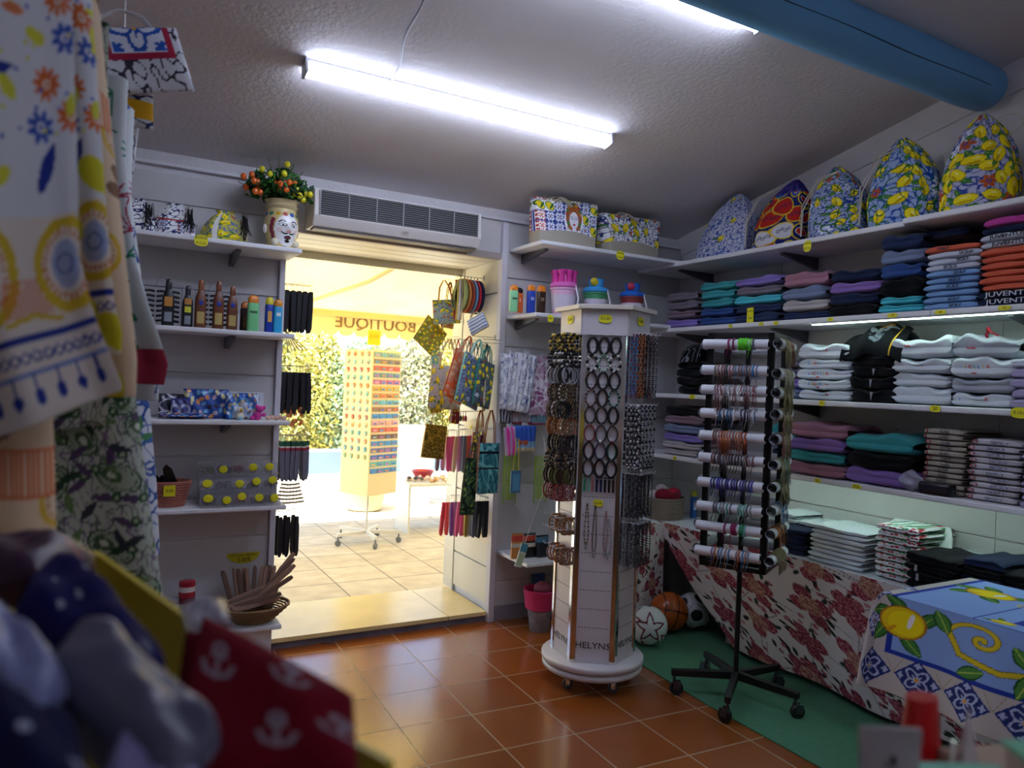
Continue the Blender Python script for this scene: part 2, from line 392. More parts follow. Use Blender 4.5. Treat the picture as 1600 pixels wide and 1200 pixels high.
# tube lights
def tube_light(x0, x1, y, label):
    zc = ceil_z(y); t = thing('tube_light', label, 'ceiling light', ((x0+x1)/2, y, zc), 0)
    t.rotation_euler = (math.atan(-.215), 0, 0); L = (x1-x0)/2
    h = M(); h.box(-L, L, -.028, .028, -.016, -.002); h.box(-L-.012, -L, -.036, .036, -.062, -.002); h.box(L, L+.012, -.036, .036, -.062, -.002)
    h.obj('housing', mat('lamp_housing', '#c4c4cc', .4), t, bevel=.003)
    prof = [(-.030, -.0165), (-.036, -.045), (-.022, -.06), (.022, -.06), (.036, -.045), (.030, -.0165)]
    dd = M(); vs = [(sx, a, b_) for sx in (-L+.001, L-.001) for a, b_ in prof]
    dd.add(vs, [(i, i+1, 7+i, 6+i) for i in range(5)]+[(5, 0, 6, 11), (0, 1, 2, 3, 4, 5), tuple(range(11, 5, -1))])
    dd.obj('diffuser', mat('tube_diffuser', '#ffffff', .4, emit='#dce6ff', es=TUBE_POWER), t)
    return t
tube_light(.3, 2.2, -1.4, 'unseen white tube light added behind the camera to brighten the shop')  # added fill lamp, out of view, lifts the interior brightness
tube_light(.716, 2.27, 3.15, 'long white fluorescent tube light glowing between air conditioner and beam')
tube_light(.65, 2.28, 2.155, 'white tube light just in front of the blue beam, cut off by the photo top')
w_ = M(); pts = []
for k in range(13):
    t_ = k/12; y = 3.12-t_*.6; x = 1.08-.09*t_+.012*math.sin(t_*9); pts.append((x, y, ceil_z(y)-.006-.01*math.sin(t_*PI)))
w_.tube(pts, .0055, 6)
tag(w_.obj('power_cable', mat('white_cable', '#8f8c94', .5), smooth=True), 'thin white power cable running over the ceiling to the tube light', 'cable')

# air conditioner above the door
t = thing('air_conditioner', 'long beige air conditioner unit above the doorway', 'air conditioner', (1.46, YB, 2.3))
W = .495; a = M()
a.add([(-W, 0, 0), (W, 0, 0), (W, -.17, 0), (-W, -.17, 0), (-W, 0, .2), (W, 0, .2), (W, -.19, .2), (-W, -.19, .2), (-W, -.2, .055), (W, -.2, .055)],
      [(0, 3, 2, 1), (4, 5, 6, 7), (0, 4, 7, 8, 3), (1, 2, 9, 6, 5), (0, 1, 5, 4), (3, 8, 9, 2), (8, 7, 6, 9)])
acm = mat('aged_white_plastic', '#d8d2cc', .45, vary=.03)
a.obj('body', acm, t, bevel=.006)
M().box(-W+.03, W-.03, -.203, -.19, .062, .19).obj('intake', mat('ac_dark', '#24262a', .7), t)
g = M()
for k in range(11): g.box(-W+.03, W-.03, -.2065, -.203, .065+k*.0118, .0667+k*.0118)
for k in range(7): x = -W+.03+k*(2*W-.06)/6; g.box(x-.0025, x+.0025, -.208, -.203, .06, .192)
g.obj('grille', mat('grille_grey', '#9a989a', .5), t)
f_ = M(); f_.box(-W+.01, W-.02, -.165, -.09, -.012, -.002); f_.obj('air_flap', mat('ac_flap', '#4d4642', .5), t)
text('badge', 'CLIMA', .014, frame((.02, -.196, .03), (1, 0, 0), (0, -.2, 1)), mat('faded_grey_ink', '#a89890', .6), t)

# ------------------------------------------------------------ outside
pav = mat('street_paving', '#c9bda0', .75); n = pav.node_tree; b = n.nodes['Principled BSDF']
tc = n.nodes.new('ShaderNodeTexCoord'); mp = n.nodes.new('ShaderNodeMapping'); mp.vector_type = 'TEXTURE'; mp.inputs['Location'].default_value = (1.15, 4.9, 0); mp.inputs['Scale'].default_value = (.42, .42, 1); n.links.new(tc.outputs['Object'], mp.inputs[0])
br = n.nodes.new('ShaderNodeTexBrick'); br.offset = 0
for k_, v_ in (('Scale', 1), ('Brick Width', 1), ('Row Height', 1), ('Mortar Size', .014)): br.inputs[k_].default_value = v_
br.inputs['Color1'].default_value = (*lin('#cdc2aa'), 1); br.inputs['Color2'].default_value = (*lin('#bfb49b'), 1); br.inputs['Mortar'].default_value = (*lin('#857c6c'), 1)
n.links.new(mp.outputs[0], br.inputs[0]); nz = n.nodes.new('ShaderNodeTexNoise'); nz.inputs['Scale'].default_value = 7; nz.inputs['Detail'].default_value = 6; n.links.new(tc.outputs['Object'], nz.inputs[0])
mx = n.nodes.new('ShaderNodeMix'); mx.data_type = 'RGBA'; mx.blend_type = 'OVERLAY'; mx.inputs[0].default_value = .4; n.links.new(br.outputs['Color'], mx.inputs[6]); n.links.new(nz.outputs[0], mx.inputs[7]); n.links.new(mx.outputs[2], b.inputs['Base Color'])
struct(M().box(-8, 14, 4.75, 22, -.12, 0).obj('ground', pav))
struct(M().box(-8, 14, 11.4, 11.9, 0, .34).obj('kerb_wall', mat('kerb_render', '#5c7084', .8, vary=.1, bscale=8)))
struct(M().box(-6, .3, 4.72, 5.0, 0, 4.2).box(2.75, 9, 4.72, 5.0, 0, 4.2).box(.3, 2.75, 4.72, 4.86, 2.75, 4.2).obj('facade', mat('facade_render', '#e8e2d4', .9)))
# awning: sloping cloth, front bar, scalloped valance with lettering, one arm
aw = thing('awning', 'cream yellow cloth awning outside the door with scalloped lettered edge', 'awning', (1.8, 4.9, 2.8))
awm = bpy.data.materials.new('awning_cloth'); awm.use_nodes = True; n = awm.node_tree; n.nodes.clear()
o_ = n.nodes.new('ShaderNodeOutputMaterial'); df = n.nodes.new('ShaderNodeBsdfDiffuse'); tl = n.nodes.new('ShaderNodeBsdfTranslucent'); mxs = n.nodes.new('ShaderNodeMixShader')
wv = n.nodes.new('ShaderNodeTexNoise'); wv.inputs['Scale'].default_value = 3; tcc = n.nodes.new('ShaderNodeTexCoord'); n.links.new(tcc.outputs['Object'], wv.inputs[0])
rp = n.nodes.new('ShaderNodeValToRGB'); rp.color_ramp.elements[0].color = (*lin('#f4e4a4'), 1); rp.color_ramp.elements[1].color = (*lin('#f8ecbe'), 1); n.links.new(wv.outputs[0], rp.inputs[0])
n.links.new(rp.outputs[0], df.inputs[0]); n.links.new(rp.outputs[0], tl.inputs[0]); mxs.inputs[0].default_value = .5
n.links.new(df.outputs[0], mxs.inputs[1]); n.links.new(tl.outputs[0], mxs.inputs[2]); n.links.new(mxs.outputs[0], o_.inputs[0])
AX0, AX1, AY, AZ = -1.5, 2.6, 2.2, -.66
sheet('canopy', lambda s, t: (AX0+(AX1-AX0)*s, .0+t*AY, t*AZ-.05*np.sin(PI*t)-.012*np.sin(s*PI*7)*np.sin(PI*t)), 60, 20, awm, parent=aw, thick=.002)
for X in (AX0+.1, AX0+1.2, AX1-.75): M().tube([(X+.9, .02, -.12), (X+.45, 1.1, AZ*.5-.16), (X, AY-.03, AZ-.03)], .018, 8).obj('folding_arm', mat('cream_metal', '#b9a678', .4), aw, smooth=True)
M().box(AX0, AX1, AY-.04, AY+.04, AZ-.05, AZ+.02).obj('front_bar', mat('awning_bar', '#d9b97a', .4), aw, bevel=.01)
nsc = 26
def val(s, t):
    ph = (s*nsc) % 1; dep = .15+.05*np.sqrt(np.clip(1-(2*ph-1)**2, 0, 1))
    return AX0+(AX1-AX0)*s, AY+.045+.012*np.sin(s*60)*t, AZ-.03-t*dep
sheet('valance', val, nsc*16+1, 8, awm, parent=aw, thick=.002)
brown = mat('brown_lettering', '#8a6a48', .8)
text('lettering', 'BOUTIQUE', .155, frame((.62, AY+.05, AZ-.10), (-1, 0, 0), UP), brown, aw, ext=.014, sx=1.1)
# hedge: leaf cloud on woody stems
def leaf_cloud(name, fnpt, nleaf, size, cols, parent=None, seed=1):
    rs = np.random.RandomState(seed); P = np.array([fnpt(rs) for _ in range(nleaf)]); a = rs.randn(nleaf, 3); a /= np.linalg.norm(a, axis=1)[:, None]
    b_ = np.cross(a, rs.randn(nleaf, 3)); b_ /= np.linalg.norm(b_, axis=1)[:, None]; sz = size*(.6+.8*rs.rand(nleaf, 1))
    n_ = np.cross(a, b_)
    V = np.stack([P-a*sz, P+b_*sz*.42+n_*sz*.1, P+a*sz, P-b_*sz*.42+n_*sz*.1], 1).reshape(-1, 3)
    me = bpy.data.meshes.new(name); me.from_pydata(V.tolist(), [], np.arange(4*nleaf).reshape(-1, 4).tolist())
    for c_ in cols: me.materials.append(mat('leaf_'+c_[1:], c_, .6, spec=.3))
    me.polygons.foreach_set('material_index', rs.randint(0, len(cols), nleaf)); me.update()
    return put(name, me, parent)
hedge = thing('roadside_hedge', 'long mixed green and yellow hedge across the street behind a low pale wall', 'hedge', (4.5, 12.8, 0))
def bush(x, y, wx, wy, h, cols, seed, nl):
    rs = random.Random(seed); st = M(); x -= 4.5; y -= 12.8
    for k in range(7):
        st.tube([(x+rs.uniform(-.2, .2), y, 0), (x+rs.uniform(-.4, .4)*wx, y+rs.uniform(-.3, .3)*wy, h*.5), (x+rs.uniform(-.8, .8)*wx*.8, y+rs.uniform(-.5, .5)*wy, h*.9)], [.03, .02, .008], 6)
    st.obj('stems', mat('shrub_wood', '#7d6a55', .9), hedge, smooth=True)
    def fp(r):
        q = r.randn(3); q /= np.linalg.norm(q); rr = r.rand()**.35
        lump = 1+.18*math.sin(q[0]*7+seed)*math.sin(q[2]*5)
        return (x+q[0]*wx*rr*lump, y+q[1]*wy*rr, h*.5+q[2]*h*.54*rr*lump)
    leaf_cloud('foliage', fp, nl, .045, cols, hedge, seed)
G1 = ['#a9b478', '#c0c080', '#8fa478', '#d2c890']; G2 = ['#98bd98', '#b0cca4', '#80a286', '#c6d0ae']; G3 = ['#c6bd60', '#d4c86c', '#a6b064', '#bcb27a']; G4 = ['#bab69e', '#a2ae90', '#d0c6aa', '#b0b688']
for x, h, g_, sd in ((2.2, 2.2, G1, 1), (3.1, 2.35, G3, 2), (3.9, 2.1, G2, 3), (4.9, 2.35, G4, 4), (5.9, 2.4, G3, 5), (6.9, 2.4, G4, 6), (1.1, 2.2, G4, 7), (7.9, 2.2, G1, 8)):
    bush(x, 12.8, .85, .5, h, g_, sd, 14000)
# ------------------------------------------------------------ helpers for placing things: pixel of the photograph -> point on a real plane
def at(px, py, ax, val):
    d = F*FPX+CR*(px-800)+CU*(600-py); t = (val-(0, 0, 1.5)[ax])/d[ax]
    p = d*t; p.z += 1.5; return p
SHELF_EDGE = mat('shelf_edge', '#dcdce2', .35)
BRK = mat('bracket_metal', '#6c6a70', .4, .6)
def price_tag(parent, o, xdir, s='€5,00', w=.05, h=.035, oval=True, n=(0, 0, 0), up=UP):
    T = frame(Vector(o)+Vector(n)*.003, xdir, up); mb = M()
    k = 16
    if oval: poly = [(w/2*math.copysign(abs(math.cos(2*PI*i/k))**.7, math.cos(2*PI*i/k)), h/2*math.copysign(abs(math.sin(2*PI*i/k))**.7, math.sin(2*PI*i/k))) for i in range(k)]
    else: poly = [(-w/2, -h/2), (w/2, -h/2), (w/2*.96, h/2), (-w/2, h/2*.95)]
    mb.prism(poly, -.0008, .0006, T=T); g = mb.obj('price_tag', TAGY, parent)
    ls = s.split('|')
    for i, q in enumerate(ls):
        sz = min(h*.75/len(ls), w*1.5/max(3, len(q)))
        text('lettering', q, sz, T @ Matrix.Translation((0, h*.24*(len(ls)-1-2*i), .0008)), INK, g, ext=.0003)
    return g
def shelf_x(x0, x1, ywall, depth, z, label, br=(), nose=True, loc_tags=()):
    """shelf on the back wall, top at z"""
    t = thing('wall_shelf', label, 'shelf', ((x0+x1)/2, ywall, z)); L = (x1-x0)/2; mb = M()
    mb.box(-L, L, -depth, -.001, -.024, 0); mb.obj('board', WHITE_BOARD, t, bevel=.006)
    for bx in br:
        b_ = M(); b_.add([(bx-.012, -.001, -.024), (bx+.012, -.001, -.024), (bx+.012, -depth*.72, -.024), (bx-.012, -depth*.72, -.024), (bx-.012, -.001, -.085), (bx+.012, -.001, -.085), (bx+.012, -depth*.72, -.036), (bx-.012, -depth*.72, -.036)],
                        [(0, 1, 2, 3), (4, 7, 6, 5), (0, 4, 5, 1), (2, 6, 7, 3), (0, 3, 7, 4), (1, 5, 6, 2)]); b_.obj('bracket', BRK, t)
    for tx, tz, s_, w_, h_ in loc_tags: price_tag(t, (tx, -depth-.001, tz), (1, 0, 0), s_, w_, h_, True, (0, -1, 0))
    return t
def shelf_y(y0, y1, xwall, depth, z, label, br=(), tags=(), slope=0):
    t = thing('wall_shelf', label, 'shelf', (xwall, (y0+y1)/2, z)); L = (y1-y0)/2; mb = M()
    mb.box(-depth, -.001, -L, L, -.028, 0); mb.obj('board', WHITE_BOARD, t, bevel=.007)
    for by in br:
        q = by-(y0+y1)/2; b_ = M(); b_.add([(-.001, q-.012, -.028), (-.001, q+.012, -.028), (-depth*.75, q+.012, -.028), (-depth*.75, q-.012, -.028), (-.001, q-.012, -.1), (-.001, q+.012, -.1), (-depth*.75, q+.012, -.04), (-depth*.75, q-.012, -.04)],
                        [(0, 1, 2, 3), (4, 7, 6, 5), (0, 4, 5, 1), (2, 6, 7, 3), (0, 3, 7, 4), (1, 5, 6, 2)]); b_.obj('bracket', BRK, t)
    for ty, s_, w_, h_, dz in tags: price_tag(t, (-depth-.001, ty-(y0+y1)/2, -.014+dz), (0, -1, 0), s_, w_, h_, True, (-1, 0, 0))
    return t
# left unit shelves
XL0 = -.42
shelf_x(XL0, .885, YB, .32, 2.145, 'top white shelf left of the door holding the moor head vase', (.36,), loc_tags=((.175, -.02, 'BORSE|€22,00', .062, .055),))
shelf_x(XL0, .868, YB, .30, 1.713, 'white shelf left of the door carrying sun cream bottles', (.36,))
shelf_x(XL0, .862, YB, .30, 1.27, 'white shelf left of the door with packaged beach toys', (.36,))
shelf_x(XL0, .862, YB, .30, .842, 'white shelf left of the door with wicker basket and ring boxes', ())
s5 = shelf_x(XL0, .862, YB, .30, .235, 'lowest white shelf left of the door under the basket of fans', ())
M().box(-.62, .60, -.26, -.02, -.23, -.025).obj('plinth', WHITE_BOARD, s5)

# moor head vase
def head_vase(loc, rz):
    t = thing('head_vase', 'ceramic head vase with moustached man face and crown on the top shelf', 'vase', loc, rz)
    def fn(s, t_):
        a = 2*PI*s; z = t_*.185
        r = np.interp(t_, [0, .06, .2, .42, .6, .78, .9, 1], [.045, .058, .062, .074, .078, .074, .068, .064])
        x = r*np.sin(a); y = -r*np.cos(a)*1.02
        fr = np.exp(-(np.minimum(s, 1-s)/.03)**2); nose = .016*fr*np.exp(-((t_-.5)/.09)**2)+.008*fr*np.exp(-((t_-.32)/.03)**2)
        y = y-nose; return x, y, z
    def pt(c):
        u, v = c.U, c.V
        c.C[:] = lin('#d8c48a'); face = (np.hypot(u/.062, (v-.085)/.072) < 1); c.C[face] = lin('#f0eeee')
        for sg in (-1, 1):
            c.ell(sg*.026, .108, .014, .006, '#ffffff', 0, '#222222', .3); c.ell(sg*.026, .107, .005, .005, '#20201c')
            c.line([(sg*.012, .122), (sg*.028, .128), (sg*.044, .12)], .005, '#1d1a18')
            c.line([(sg*.004, .070), (sg*.02, .068), (sg*.036, .078)], .006, '#1d1a18')
            c.ell(sg*.04, .085, .012, .009, '#ecd2cc'); c.line([(sg*.072, .05), (sg*.078, .09), (sg*.07, .13)], .02, '#8a2f45' if sg < 0 else '#d8c060')
        c.ell(0, .052, .018, .009, '#3a2028'); c.ell(0, .052, .014, .003, '#7a2f38'); c.ell(0, .036, .014, .007, '#241c1a'); c.ell(0, .078, .012, .006, '#e8a8a0')
        for k in range(14): c.ell(-.22+k*.034, .158, .012, .01, ['#3f8a5a', '#c8a030', '#b04030', '#2f5fa8'][k % 4])
        for k in range(16): c.ell(-.22+k*.03, .006, .012, .008, ['#e8d890', '#5f9a6a'][k % 2])
    h = sheet('head', fn, 120, 90, GLOSSP, pt, lambda s, t_: (((s+.5) % 1-.5)*.46, t_*.185), t)
    cr = M(); cr.lathe([(.062, .183), (.07, .19), (.074, .2), (.066, .204), (.07, .218), (.078, .226), (.06, .226), (.056, .19), (.0, .188)], 24); cr.obj('crown', mat('crown_glaze', '#c9b88a', .25, coat=.4), t, smooth=True)
    e = M()
    for sg in (-1, 1):
        e.ball((sg*.078, 0, .09), .014, 8, 6, sc=(.6, 1, 1.5))
        e.obj('ear', mat('ear_glaze', '#efeaea', .25), t, smooth=True); e = M()
    for sg in (-1, 1):
        br = M().ball((sg*.05, -.045, .018+.012), .017, 10, 8)
        br.obj('ornament', mat('ornament_glaze', '#e6dcc0', .25), t, smooth=True)
    t.scale = (1.12, 1.12, 1.12); return t
hv = head_vase((at(437, 380, 1, 3.97).x, 3.95, 2.145), .25)
# citrus bush in the vase
t = thing('citrus_bush', 'artificial citrus bush with yellow and orange fruit standing in the head vase', 'artificial plant', (hv.location.x-.015, 3.95, 2.385)); t.scale = (1.4, 1.3, 1.35)
st = M(); rs = random.Random(4); tips = []
for k in range(26):
    a = rs.uniform(0, 2*PI); el = rs.uniform(.15, 1.5); L = rs.uniform(.07, .13)*(1.15 if el > 1 else 1)
    tip = Vector((math.cos(a)*math.cos(el)*L*1.2, math.sin(a)*math.cos(el)*L*.8, .03+math.sin(el)*L)); tips.append(tip)
    st.tube([(0, 0, -.03), tip*.5+Vector((0, 0, .005)), tip], .0016, 5)
st.obj('stems', mat('bush_stem', '#4a5a28', .8), t, smooth=True)
def fp(r):
    q = r.randn(3); q /= np.linalg.norm(q); rr = r.rand()**.4; return (q[0]*.125*rr, q[1]*.085*rr, .05+abs(q[2])*.085*rr-(.03 if q[2] < 0 else 0))
leaf_cloud('leaves', fp, 700, .017, ['#1f4a1c', '#2f6426', '#3c7a30', '#18381a'], t, 5)
fr = M(); fr.ball((0, 0, 0), .0105, 10, 8, sc=(1, 1, 1.15)); frm = fr.mesh('fruit', mat('fruit_orange', '#e0661c', .3, coat=.3), True)
fy = mat('fruit_yellow', '#d8cf1e', .3, coat=.3)
spots = [(-.135, .06), (-.105, .075), (-.12, .03), (-.1, .048), (-.085, .05), (-.08, .03), (-.095, .01), (-.075, .012), (-.02, .055), (-.012, .048), (.005, .06), (.012, .045), (.02, .058), (.035, .05), (-.005, .035), (.01, .03), (.045, .062), (-.03, .07)]
ys = [(-.075, .095), (-.045, .085), (-.03, .072), (0, .088), (0, .075), (.025, .085), (.01, .125), (.05, .045), (.05, .03), (.06, .018), (.085, .035), (.09, .02), (.1, .03), (.078, .01)]
for i, (x, z) in enumerate(spots+ys):
    o = put('fruit', frm, t, loc=(x, -.075+.2*abs(x)+.02*((i*7) % 3), z+.012)); o.scale = (1.05,)*3
    if i >= len(spots): setmats(o, [fy])

# slumped pouch bags with fringe on the top shelf
def lemon_print(c, sc=1, seed=1, bgc='#eef0f6', navy='#2b3f94', green='#3b7a3e', dens=1.0, w_=None, h_=None):
    c.C[:] = lin(bgc)
    c.scribble(160/sc, navy, .55, seed)
    c.scribble(95/sc, navy, .3, seed+9)
    W_, H_ = w_ or float(c.U.max()), h_ or float(c.V.max())
    for x, y, r, q in scatter(W_, H_, .075*sc/dens, seed):
        if q < .8: c.lemon(x, y, .021*sc*(.85+.4*q), r, leafc=green)
        else: c.flower(x, y, .02*sc, 6, '#e8efff' if q < .9 else '#c25a28', navy)
def majolica_print(c, sc=1, seed=2):
    c.C[:] = lin('#f1f1f4'); h = .028*sc; rs = random.Random(seed); W_, H_ = float(c.U.max()), float(c.V.max())
    i = 0; x = float(c.U.min())+h
    while x < W_+h:
        y = h
        while y < H_+h:
            q = rs.random()
            if q < .5: c.tile(x, y, h, '#e9edf8', '#27409c', '#20307a')
            elif q < .7: c.tile(x, y, h, '#f6f2e4', '#6a5a50', '#c9a24a'); c.flower(x, y, h*.6, 8, '#7a6a60', '#d0b040')
            elif q < .85: c.tile(x, y, h, '#ffffff', '#c0392b', '#27409c')
            else: c.ell(x, y, h*.9, h*.6, '#f0d828', q*6, '#2f6f35'); c.leaf(x+h*.4, y, h*.8, h*.25, 1, '#2f6f35')
            y += 2*h
        x += 2*h
def pouch(name, label, cat, loc, rz, w, d, h, paint, group=None, lean=0, tip=0, seed=1, pw=None, cords=None, fringe=None, flat=.3, nu=110, nv=90, fringe_col='#18161c'):
    """soft bag: full body, gathered towards the top"""
    t = thing(name, label, cat, loc, rz, group); rsd = np.random.RandomState(seed); ph = rsd.rand(4)*6
    def fn(s, v):
        a = 2*PI*s
        r = np.interp(v, [0, .02, .1, .35, .6, .8, .93, 1], [0.0, .86, .97, 1, .84, .58, .3, flat*.35])
        ca, sa = np.cos(a), np.sin(a)
        wr = 1+.035*np.sin(a*5+ph[0]+v*4)*(1-v)+.09*v**2*np.sin(a*9+ph[1])
        x = w/2*r*wr*np.sign(ca)*np.abs(ca)**.75+lean*v**1.5; y = d/2*r*wr*np.sign(sa)*np.abs(sa)**.75
        z = h*(np.where(v < .03, 0, (v-.03)/.97))+tip*v**3*ca*h*.1+.012*np.sin(a*3+ph[2])*v*(1-v)*4*h
        z = np.maximum(z, 0)
        return x, y, z
    P_ = PI*(w+d)/2
    sheet('body', fn, nu, nv, PRINT, paint, lambda s, v: (s*P_, v*h*1.15), t)
    if cords:
        for pts in cords: M().tube([Vector(p) for p in pts], .0035, 6).obj('drawstring', mat('cotton_cord', '#cfcabc', .9), t, smooth=True)
    if fringe:
        f = M(); rr = random.Random(seed)
        for fx in fringe:
            for k in range(26):
                x = fx+rr.uniform(-.016, .016); y = -d*.42+rr.uniform(-.02, .03); zt = h*.86+rr.uniform(-.02, .01)
                f.tube([(x, y+.01, zt), (x+rr.uniform(-.01, .01), y-.014, h*.5), (x+rr.uniform(-.025, .025), y-.02, .02+rr.uniform(0, .06))], .0017, 4)
        f.obj('fringe', mat('fringe_'+fringe_col[1:], fringe_col, .8), t, smooth=True)
    return t
for px, w_, lab, pnt, fr_, sd in ((212, .17, 'fringed blue and white print bag at the left end of the top shelf', lambda c: c.scribble(120, '#23275e', .9, 4), (.05,), 1),
                          (272, .19, 'fringed blue and white tile print bag with red bands on the top left shelf', lambda c: (c.scribble(150, '#28346e', .6, 8), [c.tile(x, .07, .028, '#eef1f8', '#35509c', '#8c2f3a') for x in (.06, .12, .2, .33, .41, .48)], c.stripe(.098, .106, '#b93a3a'), c.stripe(.0, .02, '#a8343c')), (.06,), 2),
                          (352, .22, 'yellow lemon print bag with white stripe beside the head vase', lambda c: (c.scribble(110, '#d8cf3a', 1.6, 3), lemon_print(c, .8, 4, '#c9c04a', '#4f6fb0'), c.stripe(.36, .385, '#f0eee8', along=True)), (.085,), 3)):
    p = at(px, 375, 1, 3.97)
    pouch('fringed_bag', lab, 'bag', (p.x, 3.99, 2.145), 0, w_, .13, .17, pnt, 'fringed bags on the top left shelf', seed=sd, fringe=fr_, flat=1.2, nu=140, nv=70)

# ---- sun cream bottles
SCB = [1, 1.2]
def bottle(label, loc, w, d, h, body, cap, kind='round', group='sun cream bottles left of the door', labels=(), rz=0, capfrac=.22, txt=None, txtcol='#ffffff'):
    t = thing('sun_cream_bottle', label, 'bottle', loc, rz, group); mb = M(); t.scale = (SCB[0], SCB[0], SCB[1])
    hb = h*(1-capfrac)
    def ring(z, sx, sy): return [(w/2*sx*math.copysign(abs(math.cos(a))**.6, math.cos(a)), d/2*sy*math.copysign(abs(math.sin(a))**.6, math.sin(a)), z) for a in [2*PI*i/24 for i in range(24)]]
    if kind == 'round': rr = [(0, .9), (.006, 1), (hb*.55, 1), (hb*.78, .94), (hb*.93, .66), (hb, .5)]
    else: rr = [(0, .92), (.006, 1), (hb*.95, 1), (hb, .9)]
    vs = [p for z, s_ in rr for p in ring(z, s_, s_)]
    n = 24; fs = [(i*n+j, i*n+(j+1) % n, (i+1)*n+(j+1) % n, (i+1)*n+j) for i in range(len(rr)-1) for j in range(n)]+[tuple(range(n))[::-1], tuple(range((len(rr)-1)*n, len(rr)*n))]
    mb.add(vs, fs); mb.obj('bottle_body', plastic(body), t, smooth=True)
    c = M(); cw = rr[-1][1]
    cr = [(hb+.0005, cw*.98), (hb+(h-hb)*.6, cw*.98 if kind == 'round' else .9), (hb+(h-hb)*.9, cw*.8 if kind == 'round' else .6), (h, cw*.5 if kind == 'round' else .3)]
    vs = [p for z, s_ in cr for p in ring(z, s_, s_)]; fs = [(i*n+j, i*n+(j+1) % n, (i+1)*n+(j+1) % n, (i+1)*n+j) for i in range(3) for j in range(n)]+[tuple(range(n))[::-1], tuple(range(3*n, 4*n))]
    c.add(vs, fs).obj('cap', plastic(cap, .25), t, smooth=True)
    for (z0, z1, ww, col) in labels:
        l = M(); k = 12; vs = []
        for z in (z0*h, z1*h):
            for i in range(k+1):
                a = -PI/2+(i/k-.5)*2*ww; r_0 = (w/2*math.copysign(abs(math.cos(a))**.6, math.cos(a))*1.012, d/2*math.copysign(abs(math.sin(a))**.6, math.sin(a))*1.02-.0004, z); vs.append(r_0)
        l.add(vs, [(i, i+1, k+2+i, k+1+i) for i in range(k)]); l.obj('printed_label', plastic(col, .4), t)
    if txt: text('lettering', txt, w*.42, frame((0, -d/2*1.03-.0006, h*.5), (1, 0, 0), UP), plastic(txtcol, .4), t, ext=.0003)
    return t
zs_ = 1.713
def bx(px, y=3.9): return at(px, 505, 1, y).x
bottle('slim black sun oil bottle with orange label, at the left end of the row', (bx(262), 3.92, zs_), .055, .035, .19, '#17161b', '#232329', 'round', labels=((.42, .62, .5, '#c98a3a'), (.1, .3, .45, '#8a8f98')))
bottle('black sun oil bottle with small yellow sticker, left of the brown bottles', (bx(293), 3.93, zs_), .05, .035, .17, '#1b1a20', '#26262c', 'round', labels=((.55, .7, .5, '#b9803a'), (.36, .5, .4, '#d8d83a'), (.08, .28, .35, '#8a8f98')))
for px, lab in ((313, 'first brown sun lotion bottle from the left'), (341, 'middle brown sun lotion bottle with blue round logo'), (363, 'brown sun lotion bottle nearest the green sun cream')):
    b = bottle(lab, (bx(px), 3.92, zs_), .052, .036, .2 if px < 350 else .185, '#6b3a22', '#8a4a26' if px < 330 else '#7a4226', 'round', labels=((.1, .34, .5, '#b8a060'),))
    l = M(); l.ball((0, -.0185, .105), .011, 14, 4, sc=(1, .12, 1)); l.obj('round_logo', plastic('#2a3a9c', .3), b, smooth=True)
bottle('short brown sun cream bottle with orange cap behind the green one', (bx(388), 3.97, zs_), .06, .034, .13, '#2c1712', '#c8703a', 'flat', labels=((.15, .5, .5, '#5a3a20'),))
SCB[:] = [1.25, 1.42]
bottle('mint green sun cream bottle with orange cap', (bx(393), 3.87, zs_), .044, .03, .128, '#7bd08c', '#e8861e', 'flat', labels=((.5, .56, .5, '#3a6a48'),))
SCB[:] = [1.25, 1.55]
bottle('royal blue sun cream bottle with yellow cap', (bx(420), 3.9, zs_), .034, .03, .118, '#1f3fa8', '#d8cc2c', 'flat', labels=((.3, .6, .3, '#e0a850'),))
bottle('cyan sun cream bottle with orange cap at the right end of the row', (bx(433), 3.89, zs_), .036, .03, .112, '#2fa8dc', '#d88a1e', 'flat', labels=((.5, .6, .3, '#e8f4fa'),))
SCB[:] = [1, 1]
# mini hangers with hair clips
for px, n_, lab in ((252, 9, 'clear rack of black hair ties on the left behind the black bottles'), (335, 8, 'clear rack of black hair ties behind the brown bottles')):
    p = at(px, 500, 1, 4.02); t = thing('hair_tie_rack', lab, 'display rack', (p.x, 4.04, zs_), 0, 'hair tie racks behind the bottles'); f = M()
    W = .09
    f.tube([(-W, 0, 0), (-W, 0, .2), (W, 0, .2), (W, 0, 0)], .003, 6); f.tube([(-.03, 0, .2), (-.02, 0, .235), (0, 0, .25), (.02, 0, .235), (.03, 0, .2)], .0016, 6)
    f.box(-W, W, -.012, .03, 0, .004); f.obj('frame', mat('clear_acrylic', '#b8bcc4', .15, alpha=.6), t, smooth=True)
    rr = random.Random(px); h_ = M()
    for r in range(7):
        for k in range(3):
            x0 = -W+.01+k*.056; h_.tube([(x0, -.012, .03+r*.024), (x0+.022, -.02, .033+r*.024), (x0+.046, -.012, .03+r*.024)], .0055, 6)
    h_.obj('hair_ties', mat('elastic_black', '#131217', .7), t, smooth=True)
